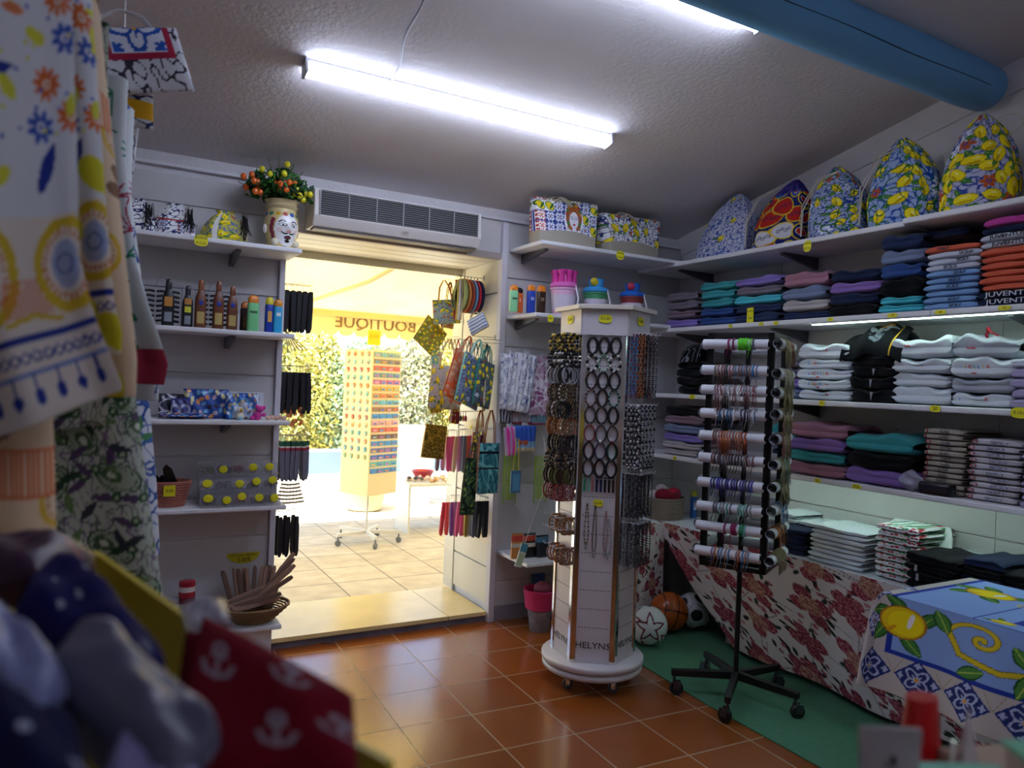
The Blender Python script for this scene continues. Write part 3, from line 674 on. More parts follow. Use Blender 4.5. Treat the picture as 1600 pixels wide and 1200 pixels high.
# ---- packaged toys on the third shelf
z3 = 1.27
def pack(label, loc, w, h, col, rz=0, tilt=.2, paint=None, name='toy_packet', cat='packet', group=None, th=.02, lay=0):
    t = thing(name, label, cat, loc, rz, group); t.scale = (1.05, 1, 1.35 if tilt < 1 else 1)
    def fn(s, v):
        e = np.sqrt(np.clip(1-(2*s-1)**8, 0, 1))*np.sqrt(np.clip(1-(2*v-1)**8, 0, 1))
        return (s-.5)*w, -th*e*(1+.25*np.sin(s*17+v*9))+v*tilt*h*.5, v*h*math.cos(tilt)
    def fb(s, v): return (s-.5)*w, v*tilt*h*.5+.004+0*s, v*h*math.cos(tilt)
    sheet('wrapper', fn, 70, 60, GLOSSP, paint, lambda s, v: (s*w, v*h), t, base=col); sheet('backing', fb, 3, 3, plastic(col, .4), parent=t); return t
def sea(c):
    c.C[:] = lin('#2c62b8'); c.scribble(60, '#1d3f86', .8, 3); c.scribble(45, '#9cc8e8', .35, 6)
def toyp(c):
    c.C[:] = lin('#2a4f9c')
    for x, y, r, q in scatter(float(c.U.max()), float(c.V.max()), .03, 7): c.ell(x, y, .011, .008, random.Random(q).choice(['#c9b8c8', '#e8e0a0', '#34304a', '#d8884a', '#6fb0d8']), r)
def xy3(px, y=3.93): return at(px, 645, 1, y).x
pack('navy and grey patterned packet at the left end of the toy shelf', (xy3(272, 3.97), 3.99, z3), .13, .09, '#3a3a4c', .1, .25, lambda c: (c.scribble(90, '#c8c8d8', .7, 2)), group='packets on the toy shelf')
pack('purple-blue packet with white arches on the toy shelf', (xy3(283, 3.94), 3.95, z3), .09, .075, '#3d3f86', -.1, .3, lambda c: [c.ring(x, .03, .02, .006, '#b8c0e0') for x in (.02, .06)], group='packets on the toy shelf')
pack('wide blue toy packet with clear window on the toy shelf', (xy3(322, 3.95), 3.96, z3), .2, .11, '#24489c', 0, .2, toyp, group='packets on the toy shelf')
t = pack('flat packet lying at the shelf front below the purple packet', (xy3(290, 3.87), 3.87, z3+.012), .2, .08, '#2c3f78', .05, 1.35, toyp, group='packets on the toy shelf')
t = thing('open_toy_box', 'white cardboard box with round emblem standing behind the toy packets', 'box', (xy3(378, 4.03), 4.03, z3), -.06)
b = M(); b.box(-.1, .1, -.03, .03, 0, .135); b.obj('carton', mat('white_card', '#dcdce6', .6), t, bevel=.002)
M().ball((-.055, -.031, .1), .013, 16, 4, sc=(1, .1, 1)).obj('round_emblem', mat('tan_ink', '#b08a6a', .6), t, smooth=True)
text('lettering', 'Momenti Speciali', .018, frame((.022, -.031, .1), (1, 0, 0), UP), mat('grey_ink', '#8a7f9c', .6), t)
def disc_pack(label, loc, w, h, paint, seed): return pack(label, loc, w, h, '#2f6fc0', 0, .2, paint, group='packets on the toy shelf', th=.03)
def bluering(c):
    c.C[:] = lin('#c0d4ec'); c.ring(.075, .02, .072, .012, '#1f5fc0'); c.ring(.075, .02, .055, .008, '#4f9fe0')
    for x, y, r, q in scatter(.15, .09, .022, 3): c.ell(x, y, .008, .006, random.Random(q).choice(['#e8e8f0', '#e0c890', '#6f88c8', '#8a6a50']), r)
disc_pack('clear packet of small toys with blue arch on the toy shelf', (xy3(378, 3.92), 3.92, z3), .15, .1, bluering, 1)
pk = thing('plush_toy', 'small bright pink plush toy lying on the toy shelf', 'toy', (xy3(402, 3.87), 3.87, z3)); mb = M()
mb.ball((0, 0, .022), .024, 12, 8, sc=(.9, .8, 1)); mb.ball((.012, -.005, .055), .018, 12, 8); mb.ball((.03, -.002, .064), .01, 8, 6); mb.ball((-.004, -.002, .07), .01, 8, 6); mb.ball((-.024, -.008, .012), .012, 8, 6); mb.ball((.03, -.008, .028), .011, 8, 6)
mb.obj('body', fabric('#e04aa8'), pk, smooth=True)
sh = thing('seashell_packet', 'pale peach seashell packet at the right end of the toy shelf', 'packet', (xy3(432, 3.88), 3.88, z3)); mb = M()
for k in range(5): mb.ball((-.04+k*.02, .004*(k % 2), .011+.004*(k % 2)), .014, 8, 6, sc=(1, .8, .8))
mb.obj('shells', mat('peach_shell', '#e0b8a4', .5), sh, smooth=True)
w_ = thing('white_toy', 'small white and yellow figure toy leaning on the toy shelf front', 'toy', (xy3(375, 3.86), 3.86, z3)); mb = M(); mb.ball((0, 0, .018), .02, 10, 8); mb.ball((0, 0, .048), .016, 10, 8); mb.obj('body', plastic('#e9e4d0', .4), w_, smooth=True)
M().ball((.004, -.012, .05), .009, 8, 6).obj('face', plastic('#d8b040', .4), w_, smooth=True); M().ball((0, -.008, .01), .014, 8, 6).obj('skirt', plastic('#8fd0e0', .4), w_, smooth=True)

# ---- wicker basket of combs, ring boxes
z4 = .842
def wicker(name, label, loc, r0, r1, h, col, sx=1, sy=.7, rows=10, n=40, cat='basket', rz=0, cheap=False):
    t = thing(name, label, cat, loc, rz); mb = M()
    for i in range(rows):
        f_ = i/(rows-1); r = r0+(r1-r0)*f_; z = .006+f_*(h-.012)
        mb.tube([((r+.003*(-1)**(j+i))*math.cos(2*PI*j/n)*sx, (r+.003*(-1)**(j+i))*math.sin(2*PI*j/n)*sy, z) for j in range(n)], h/rows*.56, 6, closed=True)
    mb.lathe([(0, .002), (r0, .002), (r0, .006), (0, .006)], 24, sx=sx, sy=sy)
    mb.obj('woven_side', mat('wicker_'+col[1:], col, .8, bump=.4, bscale=200, vary=.12), t, smooth=True)
    mb = M(); mb.tube([((r1+.002)*math.cos(2*PI*j/n)*sx, (r1+.002)*math.sin(2*PI*j/n)*sy, h) for j in range(n)], .006, 8, closed=True); mb.obj('rim', mat('wicker_'+col[1:], col), t, smooth=True)
    return t
bk = wicker('wicker_basket', 'pinkish brown wicker basket with yellow price note, full of black combs', (at(262, 780, 1, 3.95).x, 3.95, z4), .07, .098, .12, '#a9675a', sy=.75)
price_tag(bk, (.0, -.077, .085), (1, 0, 0), '3,00', .052, .055, False, (0, -1, 0), up=(0, -.2, 1))
def comb(label, loc, h, rot):
    mb = M(); pts = []; 
    prof = [(-.02, 0), (.02, 0), (.028, h*.5), (.016, h*.85), (-.005, h), (-.024, h*.9), (-.03, h*.5)]
    mb.prism(prof, -.004, .004, T=Matrix.Rotation(PI/2, 4, 'X'))
    o = mb.obj('hair_comb', plastic('#0c0b0f', .25), None, bevel=.002); o.location = loc; o.rotation_euler = rot
    return tag(o, label, 'comb', 'black combs in the wicker basket')
bxx = bk.location.x
comb('tallest curved black comb standing in the wicker basket', (bxx+.03, 3.95, z4+.03), .185, (0.1, -.25, .2))
for k, lb in enumerate(('leftmost', 'second', 'third', 'fourth')): comb(f'{lb} short black comb at the left in the wicker basket', (bxx-.052+k*.02, 3.945, z4+.03), .125, (.05, -.05+.04*k, .9))
# tiered clear boxes with yellow round stickers
t = thing('tiered_display', 'stepped clear plastic display with rings and yellow stickers on the shelf', 'display', (at(372, 785, 1, 3.94).x, 3.93, z4)); t.scale = (1.25, 1, 1.4)
AC = mat('acrylic_box', '#c9c6d0', .12, alpha=.16)
steps = [(-.07, 0, .055), (-.01, .05, .055), (.05, .1, .05)]
for r, (y, z, hh) in enumerate(steps):
    b = M(); b.box(-.15, .15, y-.03, y+.03, z, z+hh*.15); b.box(-.15, .15, y-.03, y-.028, z, z+hh*.8); b.box(-.15, .15, y+.028, y+.03, z, z+hh)
    for k in range(6): b.box(-.15+k*.06-.001, -.15+k*.06+.001, y-.03, y+.03, z, z+hh*.9)
    b.obj('tray', AC, t)
M().box(-.15, .15, -.02, .02, 0, .048).box(-.15, .15, .03, .07, 0, .098).obj('step_support', mat('acrylic_frost', '#a8a5ae', .3, alpha=.4), t)
rr = random.Random(9); rc = ['#2a2622', '#7a2a24', '#3a342c', '#1d1c20', '#4a463c', '#c9c4c0', '#5a6a3c']
for r, (y, z, hh) in enumerate(steps):
    for k in range(5):
        c_ = rr.choice(rc); b = M()
        for q in range(9):
            cx = -.12+k*.06+rr.uniform(-.02, .02); cy = y+rr.uniform(-.015, .015)
            b.tube([(cx+.009*math.cos(a), cy, z+.018+rr.uniform(-.003, .01)+.009*math.sin(a)) for a in [2*PI*i/10 for i in range(10)]], .0022, 5, closed=True)
        b.obj('ring_bunch', plastic(c_, .35), t, smooth=True)
        if (r, k) not in ((1, 1), (2, 0), (2, 2)):
            s_ = M(); s_.ball((-.12+k*.06+rr.uniform(-.006, .006), y-.033, z+.028+rr.uniform(-.004, .01)), .017, 16, 4, sc=(1.15 if k == 0 else 1, .08, .85)); s_.obj('sticker', TAGY, t, smooth=True)
# price sign on the panel: "ventagli grandi 5,00"
t = thing('price_sign', 'yellow half-oval handwritten price sign on the panel above the fans', 'sign', at(380, 872, 1, YB-.003))
poly = [(-.085, .028), (.085, .03)]+[(.085*math.cos(a), .028-.055*math.sin(a)) for a in [PI*i/12 for i in range(1, 12)]][0:]
poly = [(-.085, .028)]+[(.085*math.cos(PI-a), .028-.056*math.sin(a)) for a in [PI*i/14 for i in range(1, 14)]]+[(.085, .03)]
M().prism(poly, -.001, .001, T=Matrix.Rotation(PI/2, 4, 'X')).obj('paper', mat('sign_yellow', '#c8bc1c', .6), t)
text('lettering', 'VENTAGLI GRANDI', .0165, frame((0, -.0015, .016), (1, 0, 0), UP), INK, t, ext=.0003)
text('lettering', '5,00€', .03, frame((.005, -.0015, -.008), (1, 0, 0), UP), INK, t, ext=.0003)
# tins
ti = [(268, 0, '#8c2430'), (268, 1, '#a8a4a8'), (292, 0, '#a02a3a'), (292, 1, '#7c2030'), (292, 2, '#b83040'), (281, 0, '#8a2028')]
ordn = {0: 'lowest', 1: 'second', 2: 'top'}
for px, k, c_ in ti:
    p = at(px, 930, 1, 3.92 if px != 281 else 4.02); mb = M(); z = .2351+k*.081 if True else 0
    mb.lathe([(.034, 0), (.038, .003), (.038, .077), (.034, .08)], 24); mb.lathe([(.0384, .03), (.0384, .055)], 24, mi=1)
    o = mb.obj('souvenir_tin', [mat('tin_'+c_[1:], c_, .3, .3), mat('tin_band', '#d8d2cc', .4)], None, smooth=True); o.location = (p.x, p.y, z+.0)
    tag(o, f'red and white {ordn[k]} tin of the '+{268: 'left', 292: 'right', 281: 'rear single'}[px]+' pile on the lowest shelf', 'tin', 'tins on the lowest left shelf')
# basket with folded wooden fans
FW = mat('fan_wood', '#a98674', .6, vary=.15, bscale=60, bump=.2); FW2 = mat('fan_wood_dark', '#7d6254', .6, vary=.15, bscale=60)
bk = wicker('fan_basket', 'shallow round wicker basket heaped with folded wooden hand fans', (at(395, 975, 1, 3.96).x, 3.94, .235), .09, .17, .085, '#8f7350', sx=1, sy=.82, rows=9)
def fan_mesh(L, wd, th, mats, bandz=None, taper=.7):
    mb = M()
    for k in range(6):
        y = -th/2+th*k/5; s_ = 1-.06*abs(k-2.5)
        mb.prism([(-wd/2*taper*s_, 0), (wd/2*taper*s_, 0), (wd/2*s_, L*.35), (wd/2*s_, L*.93), (wd*.25, L), (-wd*.25, L), (-wd/2*s_, L*.93), (-wd/2*s_, L*.35)], y-th*.075, y+th*.075, T=Matrix.Rotation(PI/2, 4, 'X'))
    return mb.mesh('folded_fan', mats)
fm = fan_mesh(.23, .022, .016, FW)
rr = random.Random(12); c0 = bk.location
lay = []
for k in range(13): lay.append((c0.x-.085+k*.0155, 4.03, .26, (rr.uniform(-.12, .05), rr.uniform(-.08, .08)+(k-6)*.05, rr.uniform(-.3, .3))))
for k in range(11): lay.append((c0.x-.13+rr.uniform(-.01, .02), 3.85+k*.012, .325+.008*(k % 3), (rr.uniform(-.15, .15), PI/2-rr.uniform(.02, .32), rr.uniform(-.15, .25))))
for k in range(5): lay.append((c0.x-.02+k*.02, 3.9+.02*k, .34+.01*k, (rr.uniform(-.1, .1), 1.05-.08*k, .15)))
for i, (x, y, z, rot) in enumerate(lay):
    o = put('folded_fan', fm, None, loc=(x, y, z)); o.rotation_euler = rot; setmats(o, [FW if i % 3 else FW2])
    tag(o, ('brown wooden folded fan standing upright at the back of the fan basket' if i < 13 else 'brown wooden folded fan lying across the heap in the fan basket' if i < 24 else 'brown wooden folded fan leaning out over the right basket rim'), 'hand fan', 'wooden fans in the basket')
# ---- hanging hand fans on hooks left of the doorway
def hook_fan(label, loc, mesh, mats, group, rz=0, ry=0):
    o = put('hand_fan', mesh, None, loc=loc); o.rotation_euler = (0, ry, rz); setmats(o, mats); return tag(o, label, 'hand fan', group)
def tassel_fan(L, wd, bands=()):
    mb = M(); th = .012
    for k in range(4):
        y = -th/2+th*k/3
        mb.prism([(-wd*.35, .03), (wd*.35, .03), (wd/2, L*.4), (wd/2*.95, L*.92), (wd*.15, L), (-wd*.15, L), (-wd/2*.95, L*.92), (-wd/2, L*.4)], y-.0014, y+.0014, T=Matrix.Rotation(PI/2, 4, 'X'))
    for z0, z1, mi in bands: mb.box(-wd*.52, wd*.52, -th*.62, th*.62, z0, z1, mi, T=Matrix.Rotation(0, 4, 'X'))
    mb.tube([(0, 0, .032), (0, 0, .004)], .0016, 5, mi=1); mb.tube([(.006*math.sin(a), 0, -.002+.006*math.cos(a)) for a in [2*PI*i/10 for i in range(10)]], .0011, 5, closed=True, mi=1)
    return mb
# note: mesh is built tip-up and turned over when hung
BK = mat('fan_black', '#14141f', .6, vary=.1, bscale=60); GY = mat('fan_grey', '#6e6c7c', .7, vary=.1, bscale=60)
Rx = Matrix.Rotation(PI/2, 4, 'X')
def fan_variant(kind):
    mb = M(); th = .011; L, wd = {'black': (.262, .027), 'flag': (.25, .024), 'short': (.25, .026), 'slim': (.24, .018)}[kind]
    for k in range(4):
        y = -th/2+th*k/3
        mb.prism([(-wd*.35, -.03), (wd*.35, -.03), (wd/2, -L*.4), (wd/2*.95, -L*.9), (wd*.15, -L), (-wd*.15, -L), (-wd/2*.95, -L*.9), (-wd/2, -L*.4)][::-1], y-.0013, y+.0013, T=Rx)
    if kind == 'flag':
        for z0, z1, mi in ((-.03, -.055, 2), (-.055, -.065, 3), (-.065, -.08, 4)): mb.box(-wd*.5, wd*.5, -th*.66, th*.66, z1, z0, mi)
    mb.tube([(0, 0, -.032), (0, 0, -.004)], .0015, 5, mi=1); mb.tube([(.006*math.sin(a), 0, .002+.006*math.cos(a)) for a in [2*PI*i/10 for i in range(10)]], .0011, 5, closed=True, mi=1)
    me = mb.mesh('hand_fan', [BK, WIRE, plastic('#1f5a3c', .6), plastic('#d8d4cc', .6), plastic('#9c2438', .6)][:5 if kind == 'flag' else 2]); return me
FM = {k: fan_variant(k) for k in ('black', 'flag', 'short', 'slim')}
def peg(name, label, p0, p1, group, r=.0022):
    p0, p1 = Vector(p0), Vector(p1); t = thing(name, label, 'hook', p0, 0, group); d = p1-p0
    M().tube([(0, 0, 0), d, d+Vector((0, 0, .012))+d.normalized()*.006], r, 6).obj('wire', WIRE, t, smooth=True)
    b = M(); n_ = d.normalized(); q = n_.cross(Vector(UP)).normalized()*.012
    b.tube([Vector((0, 0, -.015))-n_*.0, Vector((0, 0, .015))-n_*.0], .006, 6); b.obj('plate', WIRE, t); return t
rows = [(2.005, 'black', 'black', BK, 10, 4.20, 'top row'), (1.55, 'black', 'black', BK, 10, 4.19, 'second row'), (1.165, 'flag', 'grey tricolour-tipped', GY, 11, 4.17, 'third row'), (.75, 'short', 'black', BK, 6, 4.16, 'lowest row')]
for z, kd, cn, mt_, n_, y, rn in rows:
    L = .17 if n_ > 6 else .13
    for j in range(2):
        yy = y+j*.05; peg('display_hook', f"{'front' if j == 0 else 'rear'} wire hook for the {rn} of fans, left door side", (.862, yy, z+.004), (.862+L, yy, z+.006), 'fan hooks on the left door side')
    for k in range(n_):
        rr = random.Random(k*7+int(z*100)); x = .884+(L-.02)*k/(n_-1)
        hook_fan(f'{cn} folded hand fan in the {rn} left of the doorway', (x+(0 if k % 2 else .014), y+(.0 if k % 2 else .05), z), FM[kd], [mt_], f'{cn} fans, {rn}', rz=rr.uniform(.1, .5), ry=rr.uniform(-.04, .04))
# crocheted beige pouch and bamboo hangers beside the fans, orange blossoms
t = thing('beige_net_bag', 'beige striped net bag hanging under the tricolour fans', 'bag', (.955, 4.18, .93)); mb = M()
for k in range(6):
    z = -.03-.02*k; w_ = .05+.006*k; mb.tube([(-w_, 0, z), (-w_*.3, -.012, z-.004), (w_*.4, -.01, z-.003), (w_, 0, z)], .006, 6)
for k in range(7): x = -.045+.015*k; mb.tube([(x*.3, 0, .03), (x, -.005, -.02), (x*1.3, -.006, -.13)], .0018, 5)
mb.obj('netting', fabric('#c2ad8c'), t, smooth=True)
peg('display_hook', 'wire hook carrying the beige net bag', (.862, 4.18, .961), (1.02, 4.18, .962), 'fan hooks on the left door side')
t = thing('bamboo_chime', 'small fan of light bamboo sticks hanging between the black fan rows', 'wind chime', (.90, 4.2, 1.72)); mb = M()
for k in range(6): mb.tube([(.0, 0, .03), (.02+.02*k, 0, -.09+.004*k)], .003, 6)
mb.tube([(0, 0, .03), (-.04, 0, .034)], .002, 5)
mb.obj('sticks', mat('bamboo', '#c9a878', .6), t, smooth=True)
t = thing('orange_garland', 'orange flower garland hanging below the second row of black fans', 'garland', (.93, 4.2, 1.3)); mb = M(); rr = random.Random(2)
for k in range(26): mb.ball((rr.uniform(-.04, .08), rr.uniform(-.02, .02), rr.uniform(-.075, .03)), .011, 6, 4)
mb.obj('petals', fabric('#e08a58'), t, smooth=True); M().tube([(0, 0, .03), (0, 0, .06), (-.06, 0, .06)], .002, 5).obj('cord', WIRE, t)
# ------------------------------------------------------------ bracelet column with printed name
DC = (2.277, 3.107); DA = -.632
disp = thing('jewellery_display_column', 'tall white six-sided revolving display column with chrome edges, lettered HELYNS at its foot', 'display stand', (DC[0], DC[1], 0), DA)
R = .212
def hexp(r): return [(r*math.sin(PI/3*k-PI/6), -r*math.cos(PI/3*k-PI/6)) for k in range(6)]
WH = mat('display_white', '#d6cfd2', .35, vary=.02)
mb = M(); mb.lathe([(0, .075), (.25, .075), (.257, .082), (.257, .098), (.25, .105), (0, .105)], 64); mb.obj('lower_disc', WH, disp, smooth=True, ang=50)
mb = M(); mb.lathe([(0, .113), (.255, .113), (.262, .12), (.262, .137), (.255, .144), (0, .144)], 64); mb.lathe([(.1, .1), (.1, .12)], 24); mb.obj('upper_disc', WH, disp, smooth=True, ang=50)
for k in range(5):
    a = 2*PI*k/5+.3; x, y = .19*math.cos(a), .19*math.sin(a); c_ = M()
    c_.lathe([(.0, -.011), (.024, -.011), (.026, -.005), (.026, .005), (.024, .011), (0, .011)], 16, T=Matrix.Translation((x, y, .0265)) @ Matrix.Rotation(PI/2, 4, 'X'))
    w = c_.obj('caster', mat('caster_rubber', '#4a4a50', .5), disp, smooth=True)
    f = M(); f.tube([(x, y, .05), (x, y, .0745)], .006, 8); f.box(x-.012, x+.012, y-.015, y+.015, .048, .056); f.box(x-.01, x+.01, y-.016, y-.0125, .022, .05); f.box(x-.01, x+.01, y+.0125, y+.016, .022, .05); f.obj('fork', CHROME, w)
H0, H1 = .1445, 1.885
for k in range(6):
    a = PI/3*k; n = Vector((math.sin(a), -math.cos(a), 0)); tx = Vector((math.cos(a), math.sin(a), 0)); ap = R*math.cos(PI/6)
    T = frame(n*ap, tx, UP); w2 = R/2-.022
    p = M(); p.box(-w2, w2, H0, H1, -.008, 0, T=T)
    pn = p.obj('panel', WH, disp)
    pf = M(); q = M()
    for z in [.32+.092*i for i in range(16)]:
        for j in range(11):
            x = -w2+.015+j*(2*w2-.03)/10; pf.box(x-.0028, x+.0028, z-.0022, z+.0022, -.001, .0006, T=T)
        q.box(-w2, w2, z+.044, z+.0452, -.001, .0004, T=T)
    pf.obj('peg_holes', mat('hole_dark', '#2a2628', .9), pn)
    text('lettering', 'HELYNS', .044, frame(n*(ap+.0012)+Vector((0, 0, .232)), tx, UP), INK, pn, ext=.0004, sx=1.1)
    v = hexp(R)[(k+1) % 6]; vv = Vector((*v, 0)).normalized(); tv = Vector((-vv.y, vv.x, 0))
    c_ = M(); hw = .023
    c_.prism([(-hw, -.016), (-hw, -.006), (-.004, .004), (.004, .004), (hw, -.006), (hw, -.016)], H0, H1, T=Matrix.Translation(Vector((*v, 0))) @ Matrix((tv, vv, Vector((0, 0, 1)))).transposed().to_4x4())
    c_.obj('corner_strip', CHROME, disp)
cap = M(); cap.prism(hexp(.262), 1.886, 1.908); cap.obj('cap_board', mat('cap_edge', '#d9cfc0', .4), disp, bevel=.002)
hd = M()
for k in range(6):
    a = PI/3*k; n = Vector((math.sin(a), -math.cos(a), 0)); tx = Vector((math.cos(a), math.sin(a), 0))
    hd.box(-.11, .11, 1.76, 1.885, 0, .012, T=frame(n*(R*.866+.004), tx, UP))
    price_tag(disp, n*(R*.866+.017)+Vector((0, 0, 1.84)), tx, '€5,00' if k in (0, 5) else '€6,00', .065, .042, True, n)
hd.obj('header_board', WH, disp)
price_tag(disp, Vector((0, -R*.866-.002, .935)), (1, 0, 0), '€3,00', .05, .035, True, (0, -1, 0))
# bracelets
def loop_pts(w, h, n=28, sharp=.55):
    out = []
    for i in range(n):
        a = 2*PI*i/n; x = w/2*math.sin(a); z = -h/2+h/2*math.cos(a); x *= 1-sharp*.35*(math.cos(a)+1)/2*abs(math.cos(a)); out.append((x, 0, z))
    return out
def bracelet_mesh(kind, w=.052, h=.082):
    mb = M(); P = loop_pts(w, h, 26)
    if kind == 'beads':
        for i, p in enumerate(P): mb.ball(p, .0055 if i % 3 else .0065, 6, 4, mi=i % 2)
    elif kind == 'chunky':
        for i, p in enumerate(P[::2]): mb.ball(p, .0075 if i % 2 else .009, 7, 5, mi=i % 2)
    elif kind == 'cord': mb.tube(P, .0055, 6, closed=True, mi=0); mb.tube([(x*.72, .003, z*.92-.003) for x, y, z in P], .0024, 5, closed=True, mi=1)
    elif kind == 'braid':
        for ph in (0, PI): mb.tube([(x*(1+.08*math.sin(i*2.4+ph)), .0028*math.cos(i*2.4+ph), z) for i, (x, y, z) in enumerate(P)], 0.0052, 5, closed=True, mi=0 if ph == 0 else 1)
    elif kind == 'cuff': mb.tube(P, .0032, 8, closed=True, ry=.008, mi=0); mb.ball((0, -.004, -h+.002), .0075, 8, 6, mi=1)
    if kind != 'beads': mb.ball((0, 0, 0), .004, 6, 4, mi=1)
    return mb.mesh('bracelet', [INK, WIRE], True)
BM = {k: bracelet_mesh(k) for k in ('beads', 'chunky', 'cord', 'braid', 'cuff')}
BM['long'] = bracelet_mesh('beads', .034, .075)
J = {k: mat('bead_'+k, c, .3) for k, c in dict(black='#141318', white='#d8d4d0', brown='#3a2418', red='#8c2226', green='#2f8a62', tan='#7d6248', silver='#9a9aa0', rose='#a06a6a', navy='#1c2048', teal='#6fae9c', gold='#b89a3c', amber='#b86a30', grey='#55545a', blue='#3f7fb8', olive='#5a5a2c').items()}
JN = {v.name: k for k, v in J.items()}
def dworld(p):
    return Matrix.Translation((DC[0], DC[1], 0)) @ Matrix.Rotation(DA, 4, 'Z') @ Vector(p)
def place_br(kind, c1, c2, p, rz, label, group, tilt=0):
    o = put('bracelet', BM[kind], None, loc=dworld(p)); o.rotation_euler = (tilt, 0, DA+rz); setmats(o, [J[c1], J[c2]]); return tag(o, label, 'bracelet', group)
def dhook(p, n, L, parent=disp):
    n = Vector(n); p = Vector(p); M().tube([p, p+n*L, p+n*(L+.006)+Vector((0, 0, .012))], .0018, 6).obj('hook', mat('white_hook', '#e8e6e8', .3), parent, smooth=True)
ap = R*.866
fr_rows = [(1.752, 'top'), (1.666, 'second'), (1.58, 'third'), (1.495, 'fourth'), (1.41, 'fifth'), (1.32, 'sixth'), (1.235, 'seventh'), (1.15, 'eighth')]
ty = [[('cord', 'black', 'black'), ('cord', 'black', 'grey'), ('cord', 'black', 'grey')], [('chunky', 'black', 'white'), ('beads', 'green', 'white'), ('chunky', 'black', 'white')],
      [('braid', 'black', 'brown'), ('braid', 'black', 'black'), ('braid', 'black', 'black')], [('beads', 'rose', 'black'), ('cord', 'black', 'tan'), ('beads', 'black', 'teal')],
      [('beads', 'black', 'brown'), ('braid', 'brown', 'black'), ('cord', 'black', 'black')], [('cuff', 'red', 'black'), ('cuff', 'black', 'white'), ('cuff', 'black', 'red')],
      [('cord', 'black', 'rose'), ('cuff', 'navy', 'navy'), ('cord', 'black', 'green')], [('braid', 'black', 'brown'), ('cord', 'black', 'tan'), ('braid', 'black', 'black')]]
for i, (z, rn) in enumerate(fr_rows):
    for j, cn in enumerate(('left', 'middle', 'right')):
        x = -.056+.056*j; kd, a, b = ty[i][j]; dhook((x, -ap, z), (0, -1, 0), .014)
        place_br(kd, a, b, (x, -ap-.012, z-.002), 0, f'{a} and {b} bracelet, {cn} of the {rn} row on the column front' if a != b else f'all {a} bracelet, {cn} of the {rn} row on the column front', 'bracelets on the column front')
# short straps
for k, c_ in enumerate(('green', 'teal', 'rose', 'navy', 'navy', 'black', 'black', 'brown')):
    mb = M(); x = -.07+k*.02; mb.box(-.006, .006, -.004, 0, -.075, 0); mb.box(-.0065, .0065, -.006, .001, -.012, -.008, 1)
    o = mb.obj('leather_strap', [J[c_], WIRE], bevel=.0012, loc=dworld((x, -ap-.008, 1.065))); o.rotation_euler = (0, 0, DA)
    tag(o, f"{c_} leather strap bracelet, {['first','second','third','fourth','fifth','sixth','seventh','last'][k]} in the strap row on the column front", 'bracelet', 'strap row on the column front')
dhook((0, -ap, 1.066), (1, 0, 0), .075); dhook((0, -ap, 1.066), (-1, 0, 0), .075)
# long pendants low on the front
def pend(label, x, z, L, w, kind, c1):
    mb = M(); k = 26
    P = [(w*math.sin(2*PI*i/k)*(.35+.65*(1-math.cos(2*PI*i/k))/2), 0, -L/2*(1-math.cos(2*PI*i/k))) for i in range(k)]
    mb.tube(P, .0022 if kind != 'beads' else .001, 5, closed=True)
    if kind == 'beads':
        for p in P: mb.ball(p, .0045, 6, 4)
    mb.ball((0, -.002, -L-.012), .009, 8, 6, mi=1, sc=(.7, .5, 1.6))
    o = mb.obj('necklace', [J[c1], J['silver']], smooth=True, loc=dworld((x, -ap-.012, z))); o.rotation_euler = (0, 0, DA); dhook((x, -ap, z+.002), (0, -1, 0), .016)
    return tag(o, label, 'necklace', 'necklaces low on the column front')
pend('olive beaded necklace low on the column front, left', -.052, .93, .2, .013, 'beads', 'olive'); pend('thin brown cord necklace low on the column front, second from left', -.012, .925, .23, .012, 'cord', 'brown')
pend('pale rose cord necklace low on the column front, right', .042, .9, .2, .012, 'cord', 'rose'); pend('silver necklace with heavy pendants beside the rose one', .056, .86, .17, .02, 'beads', 'silver')
# left face hooks
rr = random.Random(21)
aL = -PI/3; nL = Vector((math.sin(aL), -math.cos(aL), 0)); tL = Vector((math.cos(aL), math.sin(aL), 0))
lrows = [(1.765, 'chunky', ('black', 'gold')), (1.685, 'chunky', ('black', 'white')), (1.60, 'cord', ('black', 'silver')), (1.515, 'beads', ('brown', 'tan')), (1.43, 'braid', ('black', 'tan')), (1.345, 'beads', ('tan', 'amber')), (1.26, 'long', ('black', 'brown')), (1.178, 'chunky', ('black', 'tan')), (1.10, 'cord', ('brown', 'olive')), (1.02, 'beads', ('red', 'rose'))]
lrows += [(.85, 'beads', ('amber', 'tan')), (.70, 'beads', ('amber', 'grey'))]
names = ['top', 'second', 'third', 'fourth', 'fifth', 'sixth', 'seventh', 'eighth', 'ninth', 'tenth', 'separate eleventh', 'lowest']
for (z, kd, cs), rn in zip(lrows, names):
    for h in range(3):
        s_ = -.06+.06*h; p = nL*(ap)+tL*s_; p.z = z; dhook(p, nL, .085)
        for k in range(6 if z > 1 else 3):
            q = p+nL*(.010+.0135*k+rr.uniform(-.003, .003)); c1 = cs[0] if rr.random() < .6 else cs[1]; c2 = rr.choice(cs+('white',) if rr.random() < .3 else cs)
            place_br(kd, c1, c2, (q.x, q.y, z-.003), aL+PI/2+rr.uniform(-.35, .35), f'{cs[0]} and {cs[1]} bracelet, {rn} row, column left side', f'{rn} row bracelets on the column left side', rr.uniform(-.05, .05))
for k in range(4):
    p = nL*ap+tL*(-.07+.045*k); p.z = .79; dhook(p, nL, .09)
